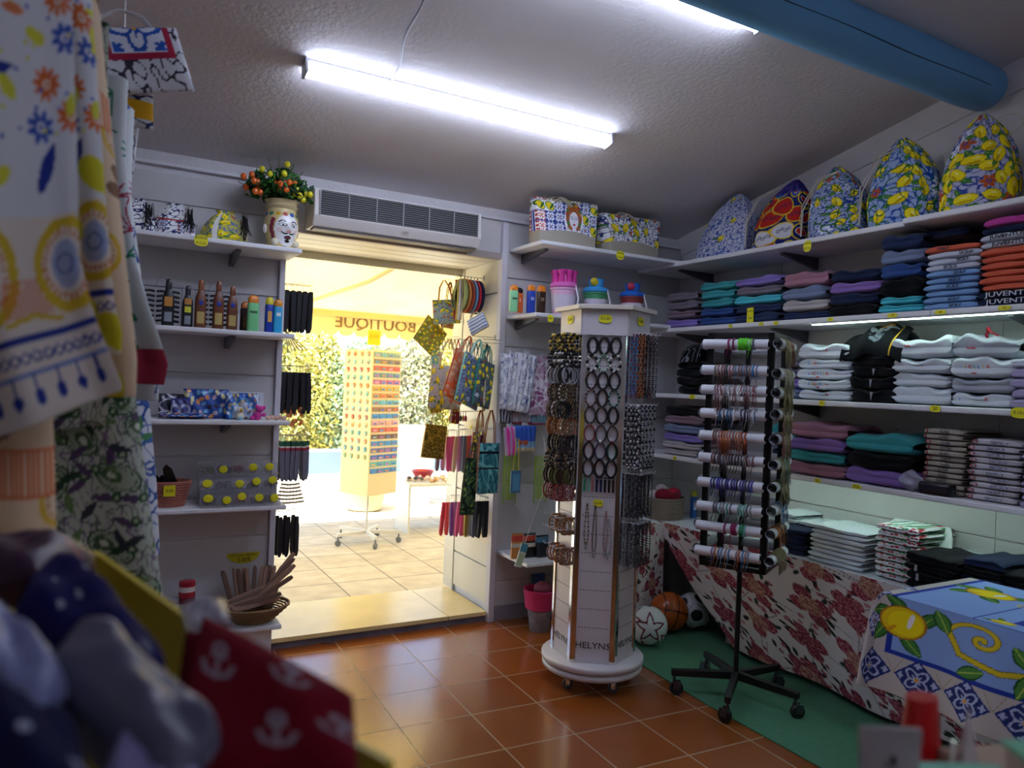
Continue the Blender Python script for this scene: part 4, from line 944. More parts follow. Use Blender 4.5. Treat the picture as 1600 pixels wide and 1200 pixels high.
# right face long necklaces
aR = PI/3; nR = Vector((math.sin(aR), -math.cos(aR), 0)); tR = Vector((math.cos(aR), math.sin(aR), 0))
def necklace_mesh(L, w, nb, rb):
    mb = M()
    for i in range(nb):
        a = 2*PI*i/nb; x = w*math.copysign(abs(math.sin(a))**.5, math.sin(a)); z = -L/2+L/2*math.cos(a); mb.ball((x, 0, z), rb*(1 if i % 4 else 1.25), 6, 4, mi=(1 if i % 4 == 0 else 0))
    return mb.mesh('necklace', [INK, WIRE], True)
NM = {'fine': necklace_mesh(.31, .008, 90, .0042), 'bold': necklace_mesh(.31, .009, 66, .0058), 'mid': necklace_mesh(.21, .008, 54, .0045)}
for z, rn, cols, kd in ((1.775, 'top', [('blue', 'red'), ('amber', 'brown'), ('black', 'green'), ('black', 'grey'), ('grey', 'black'), ('black', 'rose'), ('black', 'silver')], 'fine'), (1.425, 'second', [('black', 'white'), ('black', 'silver'), ('black', 'white'), ('silver', 'black')], 'bold'),
                        (1.085, 'third', [('grey', 'black'), ('black', 'grey')], 'mid'), (.845, 'lowest', [('grey', 'silver'), ('black', 'grey')], 'mid')):
    for h in range(4):
        p = nR*ap+tR*(-.066+.044*h); p.z = z; dhook(p, nR, .095)
        for k in range(4):
            q = p+nR*(.016+.02*k); a, b = cols[(h*4+k) % len(cols)] if rn != 'top' else cols[min(h*2+k//2, 6)]
            o = put('necklace', NM[kd], None, loc=dworld((q.x, q.y, z-.004))); o.rotation_euler = (0, 0, DA+aR+PI/2+rr.uniform(-.3, .3)); setmats(o, [J[a], J[b]])
            tag(o, f'long {a} and {b} bead necklace, {rn} row, column right side', 'necklace', f'{a} and {b} necklaces of the {rn} row on the column right side')

# ------------------------------------------------------------ black bracelet rack on wheels
RC = (2.785, 2.61); RA = -1.069
rack = thing('bracelet_rack', 'black wheeled rack holding white tubes of woven bracelets', 'display stand', (RC[0], RC[1], 0), RA)
M().tube([(0, 0, .12), (0, 0, .7)], .013, 14).obj('pole', BLACKM, rack, smooth=True)
M().tube([(0, 0, .7), (0, 0, 1.79)], .012, 14).obj('inner_pole', BLACKM, rack, smooth=True)
for k in range(5):
    a = 2*PI*k/5+2.35; dx, dy = math.cos(a), math.sin(a); arm = M()
    T = Matrix.Rotation(a, 4, 'Z'); arm.add([tuple(T @ Vector(v)) for v in [(.0, -.016, .10), (.0, .016, .10), (.31, .014, .095), (.31, -.014, .095), (.0, -.016, .14), (.0, .016, .14), (.31, .014, .125), (.31, -.014, .125)]], [(0, 1, 2, 3), (4, 7, 6, 5), (0, 4, 5, 1), (2, 6, 7, 3), (0, 3, 7, 4), (1, 5, 6, 2)])
    ar = arm.obj('leg', BLACKM, rack, bevel=.003)
    x, y = dx*.295, dy*.295; c_ = M(); ra = random.Random(k).uniform(0, 3)
    TT = Matrix.Translation((x+.012*math.cos(ra), y+.012*math.sin(ra), .0345)) @ Matrix.Rotation(ra, 4, 'Z') @ Matrix.Rotation(PI/2, 4, 'X')
    c_.lathe([(0, -.013), (.012, -.014), (.030, -.013), (.034, -.007), (.034, .007), (.030, .013), (.012, .013), (0, .012)], 20, T=TT)
    wh = c_.obj('caster', mat('black_rubber', '#151518', .45), ar, smooth=True)
    f = M(); f.tube([(x, y, .06), (x, y, .096)], .007, 8, mi=0); f.prism([(-.016, -.006), (.02, -.006), (.02, .034), (-.016, .034)], .0135, .0165, T=TT); f.prism([(-.016, -.006), (.02, -.006), (.02, .034), (-.016, .034)], -.0165, -.0135, T=TT)
    f.obj('fork', mat('dull_metal', '#5a5a60', .35, .8), wh)
S = .156; Z0, Z1 = .665, 1.79
TUBE = mat('cardboard_white', '#dcdde4', .5)
rzs = [1.733, 1.603, 1.516, 1.407, 1.292, 1.183, 1.074, .959, .856, .738]
rcols = [['rose', 'green', 'white'], ['rose', 'blue', 'tan', 'grey'], ['rose', 'silver', 'white', 'red'], ['blue', 'navy', 'white'], ['olive', 'rose', 'red', 'amber'], ['grey', 'silver', 'brown', 'rose'], ['navy', 'blue', 'navy'], ['silver', 'grey', 'teal'], ['rose', 'red', 'green'], ['amber', 'silver', 'blue', 'rose']]
J['lime'] = mat('bead_lime', '#5fd02a', .6); J['magenta'] = mat('bead_magenta', '#8a1f55', .6); J['violet'] = mat('bead_violet', '#4a42a0', .6); J['sand'] = mat('bead_sand', '#b8ae84', .7); J['khaki'] = mat('bead_khaki', '#8a8660', .7)
rcols[0] = ['magenta', 'lime', 'lime', 'grey']; rcols[6] = ['violet', 'navy', 'violet']; rcols[8] = ['magenta', 'magenta', 'green', 'teal']
def roll_br(wd, tas, seed):
    mb = M(); r_ = random.Random(seed); n = 18; R_ = .0262
    for q in range(2 if wd < .009 else 4):
        x = (q-.5)*wd*.5 if wd < .009 else -wd/2+wd*q/3
        mb.tube([(x+.0012*math.sin(4*a), R_*math.cos(a), R_*math.sin(a)) for a in [2*PI*i/n for i in range(n)]], wd*.38 if wd < .009 else wd*.24, 5, closed=True, mi=q % 2)
    for k in range(tas): 
        x = r_.uniform(-wd, wd); L = r_.uniform(.02, .05) if tas < 4 else r_.uniform(.03, .09)
        mb.tube([(x, -R_, -.004), (x+r_.uniform(-.006, .006), -R_-.004, -.02), (x+r_.uniform(-.012, .012), -R_-r_.uniform(-.004, .01), -.02-L)], .0011, 4, mi=k % 2)
    return mb.mesh('woven_bracelet', [J['rose'], J['white']], True)
RBM = [roll_br(.007, 2, 1), roll_br(.006, 3, 2), roll_br(.016, 1, 3), roll_br(.007, 7, 4), roll_br(.008, 9, 5)]
rnames = ['top', 'second', 'third', 'fourth', 'fifth', 'sixth', 'seventh', 'eighth', 'ninth', 'lowest']
RW = Matrix.Translation((RC[0], RC[1], 0)) @ Matrix.Rotation(RA, 4, 'Z')
for k in range(4):
    a = PI/2*k; n = Vector((math.sin(a), -math.cos(a), 0)); tx = Vector((math.cos(a), math.sin(a), 0)); T = frame(n*S, tx, UP)
    f = M(); f.box(-S, -S+.03, Z0, Z1, -.022, 0, T=T); f.box(S-.03, S, Z0, Z1, -.022, 0, T=T); f.box(-S, S, Z1-.022, Z1, -.022, 0, T=T); f.box(-S, S, Z0, Z0+.022, -.022, 0, T=T); f.box(-S, S, Z0+.0, Z0+.01, -S, 0, T=T)
    fo = f.obj('frame', BLACKM, rack, bevel=.002)
    for i, z in enumerate(rzs):
        z += .006*math.sin(k*2+i*1.7); xx0, xx1 = -S-.012, S-.02
        P0 = n*(S+.018)+Vector((0, 0, z)); tb = M(); n_ = 20
        tb.tube([P0+tx*xx0, P0+tx*xx1], .0235, 20, cap=False); tb.tube([P0+tx*xx1, P0+tx*xx0], .021, 20, cap=False)
        tb.obj('bracelet_tube', TUBE, rack, smooth=True)
        for sg in (-1, 1): M().tube([P0-n*.017+tx*sg*(S-.014), P0+tx*sg*(S-.014)], .004, 6).obj('tube_pin', BLACKM, rack)
        if k in (0, 1):
            r_ = random.Random(i*9+k); cs = rcols[i] if k == 0 else [['sand', 'khaki', 'red'], ['sand', 'khaki', 'white'], ['sand', 'olive', 'sand'], ['sand', 'khaki', 'rose'], ['khaki', 'sand', 'rose'], ['sand', 'teal', 'khaki'], ['khaki', 'brown', 'sand'], ['blue', 'white', 'blue'], ['tan', 'amber', 'brown'], ['khaki', 'tan', 'khaki']][i]
            if k == 0:
                if i in (0, 8): xs = [-.045, -.02, .01, .035, .055, .07] if i == 0 else [-.03, .0, .014, .05, .065]
                elif i in (2, 4, 5, 6, 1): xs = [-.1+.0135*q for q in range(15 if i != 4 else 12)]
                else: xs = [-.085+.016*q for q in range(6)]+[.03+.014*q for q in range(5)]
            else: xs = [-.105+.016*q for q in range(11)]
            for q, x in enumerate(xs):
                c1 = cs[q*len(cs)//len(xs)] if i in (0, 8) and k == 0 else r_.choice(cs); c2 = r_.choice(cs) if i not in (0, 8) else c1
                mi = (2 if i in (0, 8) and q in (2, 3) else r_.choice((0, 0, 1)) if i not in (2, 4) else r_.choice((1, 3))) if k == 0 else (r_.choice((3, 4)) if i < 7 else 1)
                P = RW @ (P0+tx*(x+r_.uniform(-.002, .002))); o = put('woven_bracelet', RBM[mi], None, loc=P); o.rotation_euler = (0, 0, RA+a); setmats(o, [J[c1], J[c2]])
                tag(o, f"{c1} and {c2} woven bracelet, {rnames[i]} tube, black rack {'front' if k == 0 else 'right side'}" if c1 != c2 else f"plain {c1} woven bracelet, {rnames[i]} tube, black rack {'front' if k == 0 else 'right side'}", 'bracelet', f"{c1} and {c2} bracelets, {rnames[i]} tube, {'front' if k == 0 else 'right'}")
# yellow note on the rack top
t = thing('price_note', 'folded yellow price note standing on the shelf behind the black rack top', 'sign', at(1172, 512, 0, 3.30)); t.location.z = 1.916
price_tag(t, (0, 0, .045), (0, -1, 0), 'OFFERTA|15,00', .05, .085, False, (-1, 0, 0)); M().box(0, .02, -.02, .02, 0, .003).obj('foot', TAGY, t)
# ------------------------------------------------------------ right of the doorway: shelves, totes, buckets, hanging goods
shelf_x(2.25, 3.36, YB, .40, 2.36, 'high white shelf right of the air conditioner holding two tote bags', (-.45,), loc_tags=((.02, -.025, 'BORSE|€15,00', .06, .055),))
shelf_x(2.25, 3.30, YB, .36, 1.935, 'white shelf with sun creams and beach bucket sets right of the door', (-.45,), loc_tags=((-.42, -.03, '9,00', .04, .045),))
shelf_x(2.25, 2.82, YB, .38, .445, 'low white shelf right of the door holding small snack pouches', ())
def face_paint(c):
    majolica_print(c, 1.15, 5)
    cx, cy = .265, .15
    c.ell(cx, cy, .072, .098, '#f2f2f6'); c.ell(cx, cy+.02, .058, .085, '#b5602c', 0, '#2a2a60', .06)
    for k in range(9): a = PI*k/8; c.ell(cx+.05*math.cos(a), cy+.035+.062*math.sin(a), .009, .009, ['#d8a030', '#3f7f3a', '#b03a2c'][k % 3])
    for k in range(8): c.line([(cx-.05+.003*k, cy-.06), (cx-.05+.002*k, cy+.03), (cx-.02, cy+.085)], .0022, ['#7a3c20', '#d88a3a', '#2f3a70'][k % 3]); c.line([(cx+.05-.003*k, cy-.06), (cx+.05-.002*k, cy+.03), (cx+.02, cy+.085)], .0022, ['#7a3c20', '#d88a3a', '#2f3a70'][k % 3])
    c.ell(cx, cy, .034, .052, '#eceaf2'); c.ell(cx, cy-.06, .016, .02, '#eceaf2')
    for sg in (-1, 1):
        c.ell(cx+sg*.015, cy+.01, .008, .0035, '#ffffff', 0, '#23306a', .4); c.ell(cx+sg*.015, cy+.01, .003, .003, '#23306a'); c.line([(cx+sg*.006, cy+.02), (cx+sg*.016, cy+.024), (cx+sg*.027, cy+.018)], .0025, '#3a2a4a')
        c.ell(cx+sg*.044, cy-.022, .008, .012, '#2f8a3c')
    c.line([(cx, cy+.01), (cx-.004, cy-.01), (cx+.003, cy-.012)], .0018, '#9a8fae'); c.ell(cx, cy-.027, .011, .0055, '#c01a34')
    for k in range(4): c.line([(cx-.045, cy-.075-.006*k), (cx+.045, cy-.075-.006*k)], .0035, ['#b03a2c', '#d8a030', '#2f3a70', '#b03a2c'][k])
def lemon_tote_paint(c): lemon_print(c, 1.25, 12, '#eef0f4', '#37457f', w_=.6, h_=.3); c.scribble(70, '#b05a3a', .12, 3)
def tote(label, loc, w, w0, h, d, paint, tilt=0):
    t = thing('tote_bag', label, 'bag', loc, tilt, 'large canvas tote bags'); base_h = .06
    def fn(s, v):
        ww = w0/2+(w/2-w0/2)*v; dd = d/2*(1-.45*v)
        k = np.interp(s, [0, .03, .47, .53, .97, 1], [0, 1, 1, -1, -1, 0]); xx = np.interp(s, [0, .03, .47, .5, .53, .97, 1], [1, .96, -.96, -1, -.96, .96, 1])
        x = ww*xx; y = dd*k*(.86+.14*np.cos(xx*PI/2))*(1+.05*np.sin(xx*5+v*3))
        return x, y, v*h+.006*np.sin(x*11)*v
    per = 2*w
    def pt(c):
        paint(c); c.C[c.V < base_h+.022*np.sin((c.U % w)*PI/w)] = lin('#a79f92')
    sheet('body', fn, 420, 120, PRINT, pt, lambda s, v: ((.5+.5*np.interp(s, [0, .03, .47, .5, .53, .97, 1], [1, .96, -.96, -1, -.96, .96, 1]))*w, v*h), t, thick=.004)
    M().box(-w0/2*.97, w0/2*.97, -d/2*.9, d/2*.9, .001, .006).obj('base', fabric('#a79f92'), t)
    for sy in (-1, 1):
        yy = sy*(d*.28+.006); hx = w*.2
        M().tube([(-hx, yy, h*.93), (-hx*.95, yy+.004*sy, h+.01), (-hx*.5, yy-.02, h+.035), (0, yy-.03, h+.03), (hx*.5, yy-.02, h+.02), (hx*.95, yy, h+.0), (hx, yy, h*.9)] if sy > 0 else [(-hx, yy, h*.93), (-hx*.7, yy-.01, h+.006), (-hx*.2, yy-.03, h*.9), (hx*.1, yy-.03, h*.84)], .008, 8).obj('rope_handle', mat('rope_beige', '#b0a590', .9, bump=.8, bscale=150), t, smooth=True)
    return t
tote('tote bag printed with tiles and a crowned woman face on the high shelf', (2.46, 3.83, 2.3605), .45, .40, .27, .16, face_paint, -.05)
tote('lemon print tote bag with beige base beside the face tote', (2.97, 3.84, 2.3605), .48, .41, .245, .17, lemon_tote_paint, .05)

SCB[:] = [1.05, 1.25]; zz = 1.9352; y_ = 3.86
def bxr(px): return at(px, 490, 1, 3.85).x
bottle('pale green sun cream bottle with orange cap right of the doorway', (bxr(803), y_, zz), .05, .032, .128, '#8fd6a0', '#e8862a', 'flat', group='sun cream bottles right of the door', labels=((.45, .52, .5, '#3a6a48'),))
bottle('orange sun cream bottle with dark cap between the green and blue ones', (bxr(816), 3.9, zz), .05, .032, .122, '#e0682a', '#1e1a20', 'flat', group='sun cream bottles right of the door', txt='2')
bottle('blue factor 50 sun cream bottle with orange cap', (bxr(830), 3.86, zz), .052, .032, .138, '#2c46b0', '#e8862a', 'flat', group='sun cream bottles right of the door', txt='50')
bottle('dark brown factor 30 sun cream bottle with orange cap', (bxr(847), 3.87, zz), .058, .034, .142, '#3a261a', '#e8862a', 'flat', group='sun cream bottles right of the door', txt='30', txtcol='#d8c8b0')
def bucket(label, x, c1, c2, c3, castle=True, y=3.9, s_=1.0):
    t = thing('beach_bucket_set', label, 'beach toy', (x, y, zz), 0, 'beach bucket sets'); t.scale = (s_,)*3; mb = M()
    mb.lathe([(0, .002), (.058, .002), (.062, .008), (.078, .16), (.084, .162), (.084, .172), (.074, .172), (.058, .012), (0, .01)], 28); mb.obj('bucket', plastic(c1, .35), t, smooth=True)
    lb = M(); lb.lathe([(.0665, .04), (.0765, .13)], 28); lb.obj('picture_band', plastic('#d9cfe0', .4), t, smooth=True)
    k_ = M(); k_.lathe([(.0, .173), (.082, .173), (.088, .18), (.08, .2), (.076, .205), (0, .205)], 28); k_.obj('mould_lid', plastic(c2, .3), t, smooth=True)
    if castle:
        tw = M(); n = 8
        for j in range(n):
            a = 2*PI*j/n; tw.lathe([(0, .205), (.02, .205), (.016, .25), (.024, .262), (.024, .278), (0, .278)], 10, c=(.06*math.cos(a), .06*math.sin(a), 0))
        tw.lathe([(0, .2), (.055, .205), (.045, .285), (0, .285)], 16); tw.obj('castle_sieve', plastic(c3, .3), t, smooth=True)
    else:
        tw = M(); tw.lathe([(0, .206), (.045, .206), (.052, .26), (.046, .262), (0, .215)], 20, c=(.0, 0, 0)); tw.obj('small_mould', plastic(c2, .3), t, smooth=True)
        tw = M(); tw.ball((-.03, -.03, .24), .036, 14, 8, sc=(1, .5, .75)); tw.obj('fish_mould', plastic(c3, .3), t, smooth=True)
    hd_ = M(); hd_.tube([(.03, -.095, .02), (.05, -.09, .11), (.035, -.075, .19)], .006, 8); hd_.obj('spade_handle', plastic('#e6e2e8', .3), t, smooth=True)
    return t
bucket('pink castle beach bucket set on the shelf', at(880, 470, 1, 3.9).x, '#e8b8d8', '#e070c0', '#d83aa0', True, s_=1.03)
bucket('blue beach bucket set with yellow fish mould', at(928, 460, 1, 3.92).x, '#4a9a6a', '#3f9fe0', '#e0c428', False)
bucket('blue and red beach bucket set right of the yellow fish one', at(985, 460, 1, 3.92).x, '#8f3a3a', '#2a6fd0', '#d03a58', False)

# hanging goods in the doorway, right jamb (x = 2.2)
def flat_bag(name, label, cat, top, rz, w, h, paint, base='#cccccc', roll=0, strap=.1, group=None, th=.012, strapc='#b8ac90', straps=2, nu=60, nv=60, corner=6):
    """flat soft bag hanging from its strap; top = strap point"""
    t = thing(name, label, cat, top, rz, group); t.rotation_euler = (0, roll, rz)
    def mk(sg):
        def fn(s, v):
            e = np.sqrt(np.clip(1-np.abs(2*s-1)**corner, 0, 1))*np.sqrt(np.clip(1-np.abs(2*v-1)**corner, 0, 1))
            return (s-.5)*w*(1+.06*(1-v)), sg*(th/2+th*.8*e*(1.1+.3*np.sin(7*s+3*v))), -strap-h*(1-v)
        return fn
    sheet('front', mk(-1), nu, nv, PRINT, paint, lambda s, v: (s*w, v*h), t, base=base); sheet('back', mk(1), nu, nv, PRINT, paint, lambda s, v: (s*w, v*h), t, base=base)
    sd = M(); sd.box(-w/2, w/2, -th/2, th/2, -strap-h, -strap-h+.004); sd.box(-w/2-.002, -w/2+.003, -th/2, th/2, -strap-h, -strap); sd.box(w/2-.003, w/2+.002, -th/2, th/2, -strap-h, -strap); sd.obj('gusset', fabric(strapc), t)
    q = w*.28
    for k in range(straps):
        y = (k-.5)*th*1.1 if straps > 1 else 0
        M().tube([(-q, y, -strap-.008), (-q*.7, y, -strap*.4), (-.006, y*.4, -.004), (.006, y*.4, -.004), (q*.7, y, -strap*.4), (q, y, -strap-.008)], .0035, 6).obj('strap', fabric(strapc), t, smooth=True)
    return t
def lem(bgc, seed, navy='#3a4a80', sc=1.0): return lambda c: lemon_print(c, sc, seed, bgc, navy)
def jat(px, py, x=2.1): return at(px, py, 0, x)
FB = 'small fabric bags hanging on the right door jamb'
def jpeg(px, py, L=.12, lab='wire hook', n=1):
    p = jat(px, py, 2.185-L); peg('display_hook', lab, (2.199, p.y, p.z), (2.199-L, p.y, p.z+.003), 'wire hooks on the right door jamb')
# round purses
p0 = jat(742, 434, 2.13)
def disc_bag(i, x, cols, lab):
    t = thing('round_purse', lab, 'purse', (x, p0.y+.004*i, p0.z), 0, 'round striped purses'); mb = M(); T = Matrix.Translation((0, 0, -.125)) @ Matrix.Rotation(PI/2, 4, 'Y')
    for k in range(5):
        r0, r1 = .11-.022*k, .11-.022*(k+1); mb.lathe([(r1, -.007), (r0, -.005), (r0, .005), (r1, .007)], 36, mi=k % len(cols), T=T)
    mb.obj('body', [fabric(c) for c in cols], t, smooth=True, ang=60); M().tube([(0, 0, -.012), (0, .006, -.004), (0, -.006, .002), (0, 0, -.012)], .002, 5).obj('loop', fabric(cols[0]), t)
PCOL = [(['#7f8a5a', '#9a7a80', '#8aa05a', '#c9a84a'], 'olive and mauve patterned round purse, first in the hanging row'), (['#c98a48', '#e0c8a0'], 'tan round purse, second in the hanging row'), (['#a8482c', '#d8c8a8'], 'rust red round purse, third in the hanging row'), (['#6f96b8', '#d8dce0'], 'light blue round purse, fourth in the hanging row'), (['#b8283c', '#e8e0d8'], 'crimson round purse, fifth in the hanging row'), (['#23284a', '#8a8fb0'], 'navy round purse, last in the hanging row')]
for i, (c_, lb) in enumerate(PCOL): disc_bag(i, 2.03+.026*i, c_, lb)
peg('display_hook', 'wire hook carrying the round purses at the top of the right jamb', (2.199, p0.y+.008, p0.z+.003), (2.0, p0.y+.008, p0.z+.004), 'wire hooks on the right door jamb')
for k, (px, c_, lb) in enumerate(((716, '#e0c05a', 'narrow yellow cloth strip hanging left of the round purses'), (719, '#e8e4dc', 'narrow white cloth strip hanging left of the round purses'), (723, '#b8a888', 'narrow beige cloth strip hanging left of the round purses'), (713, '#c84a4a', 'narrow red cloth strip hanging left of the round purses'))):
    p = jat(px, 437, 2.0+.01*k); mb = M(); mb.tube([(0, 0, 0), (.004, 0, -.12), (-.004, 0, -.26)], .007, 6, ry=.003); tag(mb.obj('lanyard', fabric(c_), smooth=True, loc=p), lb, 'lanyard', 'lanyards by the round purses')
def stripes(c): 
    c.C[:] = lin('#c9d2e4')
    for k in range(10): c.stripe(.01+.02*k, .016+.02*k, '#5a6a9c')
flat_bag('card_purse', 'blue and white striped flat purse hanging askew below the round purses', 'purse', jat(740, 488, 2.02), PI/2+.5, .13, .1, stripes, roll=.45, strap=.03, group=FB)
flat_bag('fabric_bag', 'small green and yellow print bag hanging at the top left of the jamb', 'bag', jat(694, 437, 1.96), .1, .19, .16, lem('#b4bea0', 3, '#6a86a8', .55), roll=-.12, strap=.13, group=FB, strapc='#c98a6a')
jpeg(694, 437, .24, 'long wire hook at the top of the jamb carrying the green print bag')
flat_bag('fabric_bag', 'red patterned little bag just behind the green print bag', 'bag', jat(704, 440, 2.02), .4, .1, .17, lem('#a8503c', 13, '#e0c870', .5), roll=.05, strap=.14, group=FB, strapc='#8a4a3a')
flat_bag('fabric_bag', 'olive yellow diamond-shaped bag at the far left of the jamb goods', 'bag', jat(688, 500, 2.0), .3, .2, .2, lem('#a8a048', 14, '#6a6a30', .5), roll=.6, strap=.04, group=FB, strapc='#8a7a3a')
flat_bag('fabric_bag', 'teal and grey print pouch beside the olive diamond bag', 'bag', jat(684, 540, 1.98), .2, .08, .1, lem('#5f9a8c', 15, '#c8d8d0', .5), roll=.1, strap=.04, group=FB)
flat_bag('tote_bag', 'grey tote bag with yellow lemons and long handles in the doorway', 'bag', jat(702, 530, 1.95), .35, .26, .28, lem('#c4c4c4', 16, '#a0a4a8', .95), roll=.05, strap=.17, group=FB, strapc='#c9b48a')
def peach(c): c.C[:] = lin('#d88a6a'); c.scribble(60, '#e8b088', .9, 5); c.scribble(40, '#e86a3a', .5, 8)
flat_bag('fabric_bag', 'peach and coral bag hanging tilted between the lemon totes', 'bag', jat(735, 525, 1.98), .45, .17, .30, peach, roll=.38, strap=.12, group=FB, strapc='#b85a3a')
flat_bag('tote_bag', 'blue and yellow lemon print tote behind the peach bag', 'bag', jat(750, 530, 2.02), .5, .22, .30, lem('#8c9cb8', 17, '#3a4568', .75), roll=.3, strap=.12, group=FB, strapc='#8fd0c8')
flat_bag('tote_bag', 'dark green and navy print tote nearest the post', 'bag', jat(764, 540, 2.08), .55, .18, .28, lem('#6a7a80', 18, '#2c3450', .75), roll=.2, strap=.1, group=FB, strapc='#2f8a78')
flat_bag('tote_bag', 'grey-green print tote squeezed against the jamb behind the others', 'bag', jat(760, 535, 2.12), 1.1, .22, .30, lem('#7a8a8c', 22, '#2a3a50', .8), roll=.22, strap=.12, group=FB)
for px, py in ((688, 500), (700, 530), (735, 525), (752, 530)): jpeg(px, py, .16, f"wire hook on the jamb above the bag at {'far left' if px == 688 else 'grey lemon tote' if px == 700 else 'peach bag' if px == 735 else 'blue lemon tote'}")
def ol(c): c.C[:] = lin('#7a6a28'); c.scribble(130, '#b89a3a', .8, 5); c.scribble(160, '#5a4c20', .5, 2)
flat_bag('fabric_bag', 'brown-yellow shoulder bag with tan strap low at the left of the jamb', 'bag', jat(690, 610, 1.98), .15, .16, .22, ol, roll=.12, strap=.23, group=FB, strapc='#c99a5a', straps=1)
flat_bag('fabric_bag', 'small yellow leaf print bag under the olive diamond bag', 'bag', jat(678, 600, 1.94), .2, .09, .13, lem('#a89c3c', 25, '#6a6a20', .5), roll=-.1, strap=.06, group=FB)
flat_bag('fabric_bag', 'small red and navy patchwork pouch in the middle of the jamb', 'bag', jat(712, 635, 2.0), .5, .07, .09, lem('#a83a3c', 26, '#20284a', .4), strap=.02, group=FB, roll=.1)
flat_bag('backpack', 'teal leaf print shoulder bag with black bands near the post', 'bag', jat(768, 640, 2.06), .25, .155, .3, lambda c: (c.scribble(80, '#1f5a68', .9, 4), c.scribble(60, '#6fb8b8', .5, 9), c.stripe(.145, .155, '#10141c'), c.stripe(.235, .25, '#10141c')), base='#3f8088', strap=.2, group=FB, strapc='#8a5a3c', roll=.03)
flat_bag('fabric_bag', 'multicoloured red and orange pouch left of the teal bag', 'bag', jat(752, 640, 2.08), .3, .1, .16, lem('#7a3c30', 28, '#c8c0b0', .5), strap=.14, group=FB, strapc='#a8603c', roll=.05)
flat_bag('fabric_bag', 'long dark green bag hanging before the pink fans', 'bag', jat(741, 690, 2.0), .5, .12, .34, lambda c: (c.scribble(70, '#8fae4a', .6, 4), c.scribble(50, '#1c2a20', .8, 2)), base='#3c5a44', strap=.1, group=FB, strapc='#3a3420', roll=.12)
M().box(0, .004, -.09, .09, -.05, .05).obj('blank_card', mat('cream_card', '#e0d8b8', .6)) and None
o = bpy.data.objects['blank_card']; o.location = jat(735, 668, 2.17); o.rotation_euler = (0, 0, .0); tag(o, 'cream card with yellow sticker hanging below the lemon totes', 'card'); price_tag(o, (-.001, -.02, .0), (0, -1, 0), '10', .04, .03, True, (-1, 0, 0))
# coloured folded fans on the right jamb
cols = {'grey': '#8a8088', 'mauve': '#b070a8', 'pink': '#e0508c', 'red': '#d8303c', 'beige': '#d0b898', 'lilac': '#c08ac8', 'blue': '#4a80b8', 'orange': '#e0603c', 'violet': '#7a4a98', 'maroon': '#5a1c28', 'black': '#17141c', 'slate': '#6c7084', 'white': '#d0ccc8', 'yellow': '#c8a84a'}
fanrow1 = ['grey', 'mauve', 'beige', 'pink', 'pink', 'red', 'beige', 'lilac', 'blue', 'grey', 'orange', 'red', 'violet', 'grey', 'maroon', 'maroon', 'maroon']
fanrow2 = ['red', 'red', 'orange', 'violet', 'mauve', 'slate', 'pink', 'pink', 'red', 'yellow', 'white', 'slate', 'slate', 'black', 'black', 'black', 'black', 'black']
for row, (lst, xa, ya, xb, yb, rn) in enumerate(((fanrow1, 688, 676, 757, 672, 'upper'), (fanrow2, 694, 778, 762, 775, 'lower'))):
    for k, c_ in enumerate(lst):
        f_ = k/(len(lst)-1); p = jat(xa+(xb-xa)*f_, ya+(yb-ya)*f_, 2.04+.03*(k % 3))
        hook_fan(f'{c_} folded fan in the {rn} fan row on the right jamb', p, FM['black' if row == 0 else 'short'], [mat('fan_'+c_, cols[c_], .6, vary=.1, bscale=60)], f'{c_} fans of the {rn} row, right jamb', rz=.2+.25*(k % 3), ry=random.Random(k).uniform(-.05, .09))
    pa, pb = jat(xa-3, ya-2, 2.09), jat(xb+3, yb-2, 2.09); rl = thing('display_rail', f'horizontal wire rail carrying the {rn} fan row on the right jamb', 'rail', pa, 0, 'fan rails on the right jamb'); d_ = pb-pa; mb = M()
    mb.tube([(0, 0, .006), (d_.x, d_.y, d_.z+.006)], .0025, 6)
    for q in (.08, .36, .64, .92): mb.tube([(.105, d_.y*q, d_.z*q+.006), (-.055, d_.y*q, d_.z*q+.006)], .002, 6)
    mb.obj('rail_wires', WIRE, rl, smooth=True)
# short straps and key cords in a row above the tote bags
for k in range(13):
    p = jat(694+5.6*k, 527+.9*k, 2.06+.03*(k % 3)); c_ = ['#c8b890', '#e8e2d0', '#9a9a8a', '#e0c060', '#c84a3a', '#8fc8c0', '#d8d0b8', '#6a7a8a', '#e8e0c8', '#3a4a5a', '#2f8a78', '#c8c0a0', '#20283a'][k]
    mb = M(); mb.tube([(0, 0, .0), (-.012, .003, -.05), (-.004, 0, -.11), (.010, -.003, -.05), (0, 0, 0)], .0038, 6); tag(mb.obj('key_strap', fabric(c_), smooth=True, loc=p), ['tan', 'cream', 'olive grey', 'yellow', 'red', 'pale teal', 'sand', 'slate', 'ivory', 'dark blue', 'green', 'khaki', 'near-black'][k]+' looped key strap in the strap row above the tote bags', 'strap', 'key straps above the tote bags')
pa, pb = jat(690, 525, 2.09), jat(772, 538, 2.09); rl = thing('display_rail', 'horizontal wire rail carrying the key straps on the right jamb', 'rail', pa, 0, 'fan rails on the right jamb'); d_ = pb-pa; mb = M(); mb.tube([(0, 0, .003), (d_.x, d_.y, d_.z+.003)], .0025, 6)
for q in (.08, .5, .92): mb.tube([(.105, d_.y*q, d_.z*q+.003), (-.055, d_.y*q, d_.z*q+.003)], .002, 6)
mb.obj('rail_wires', WIRE, rl, smooth=True)
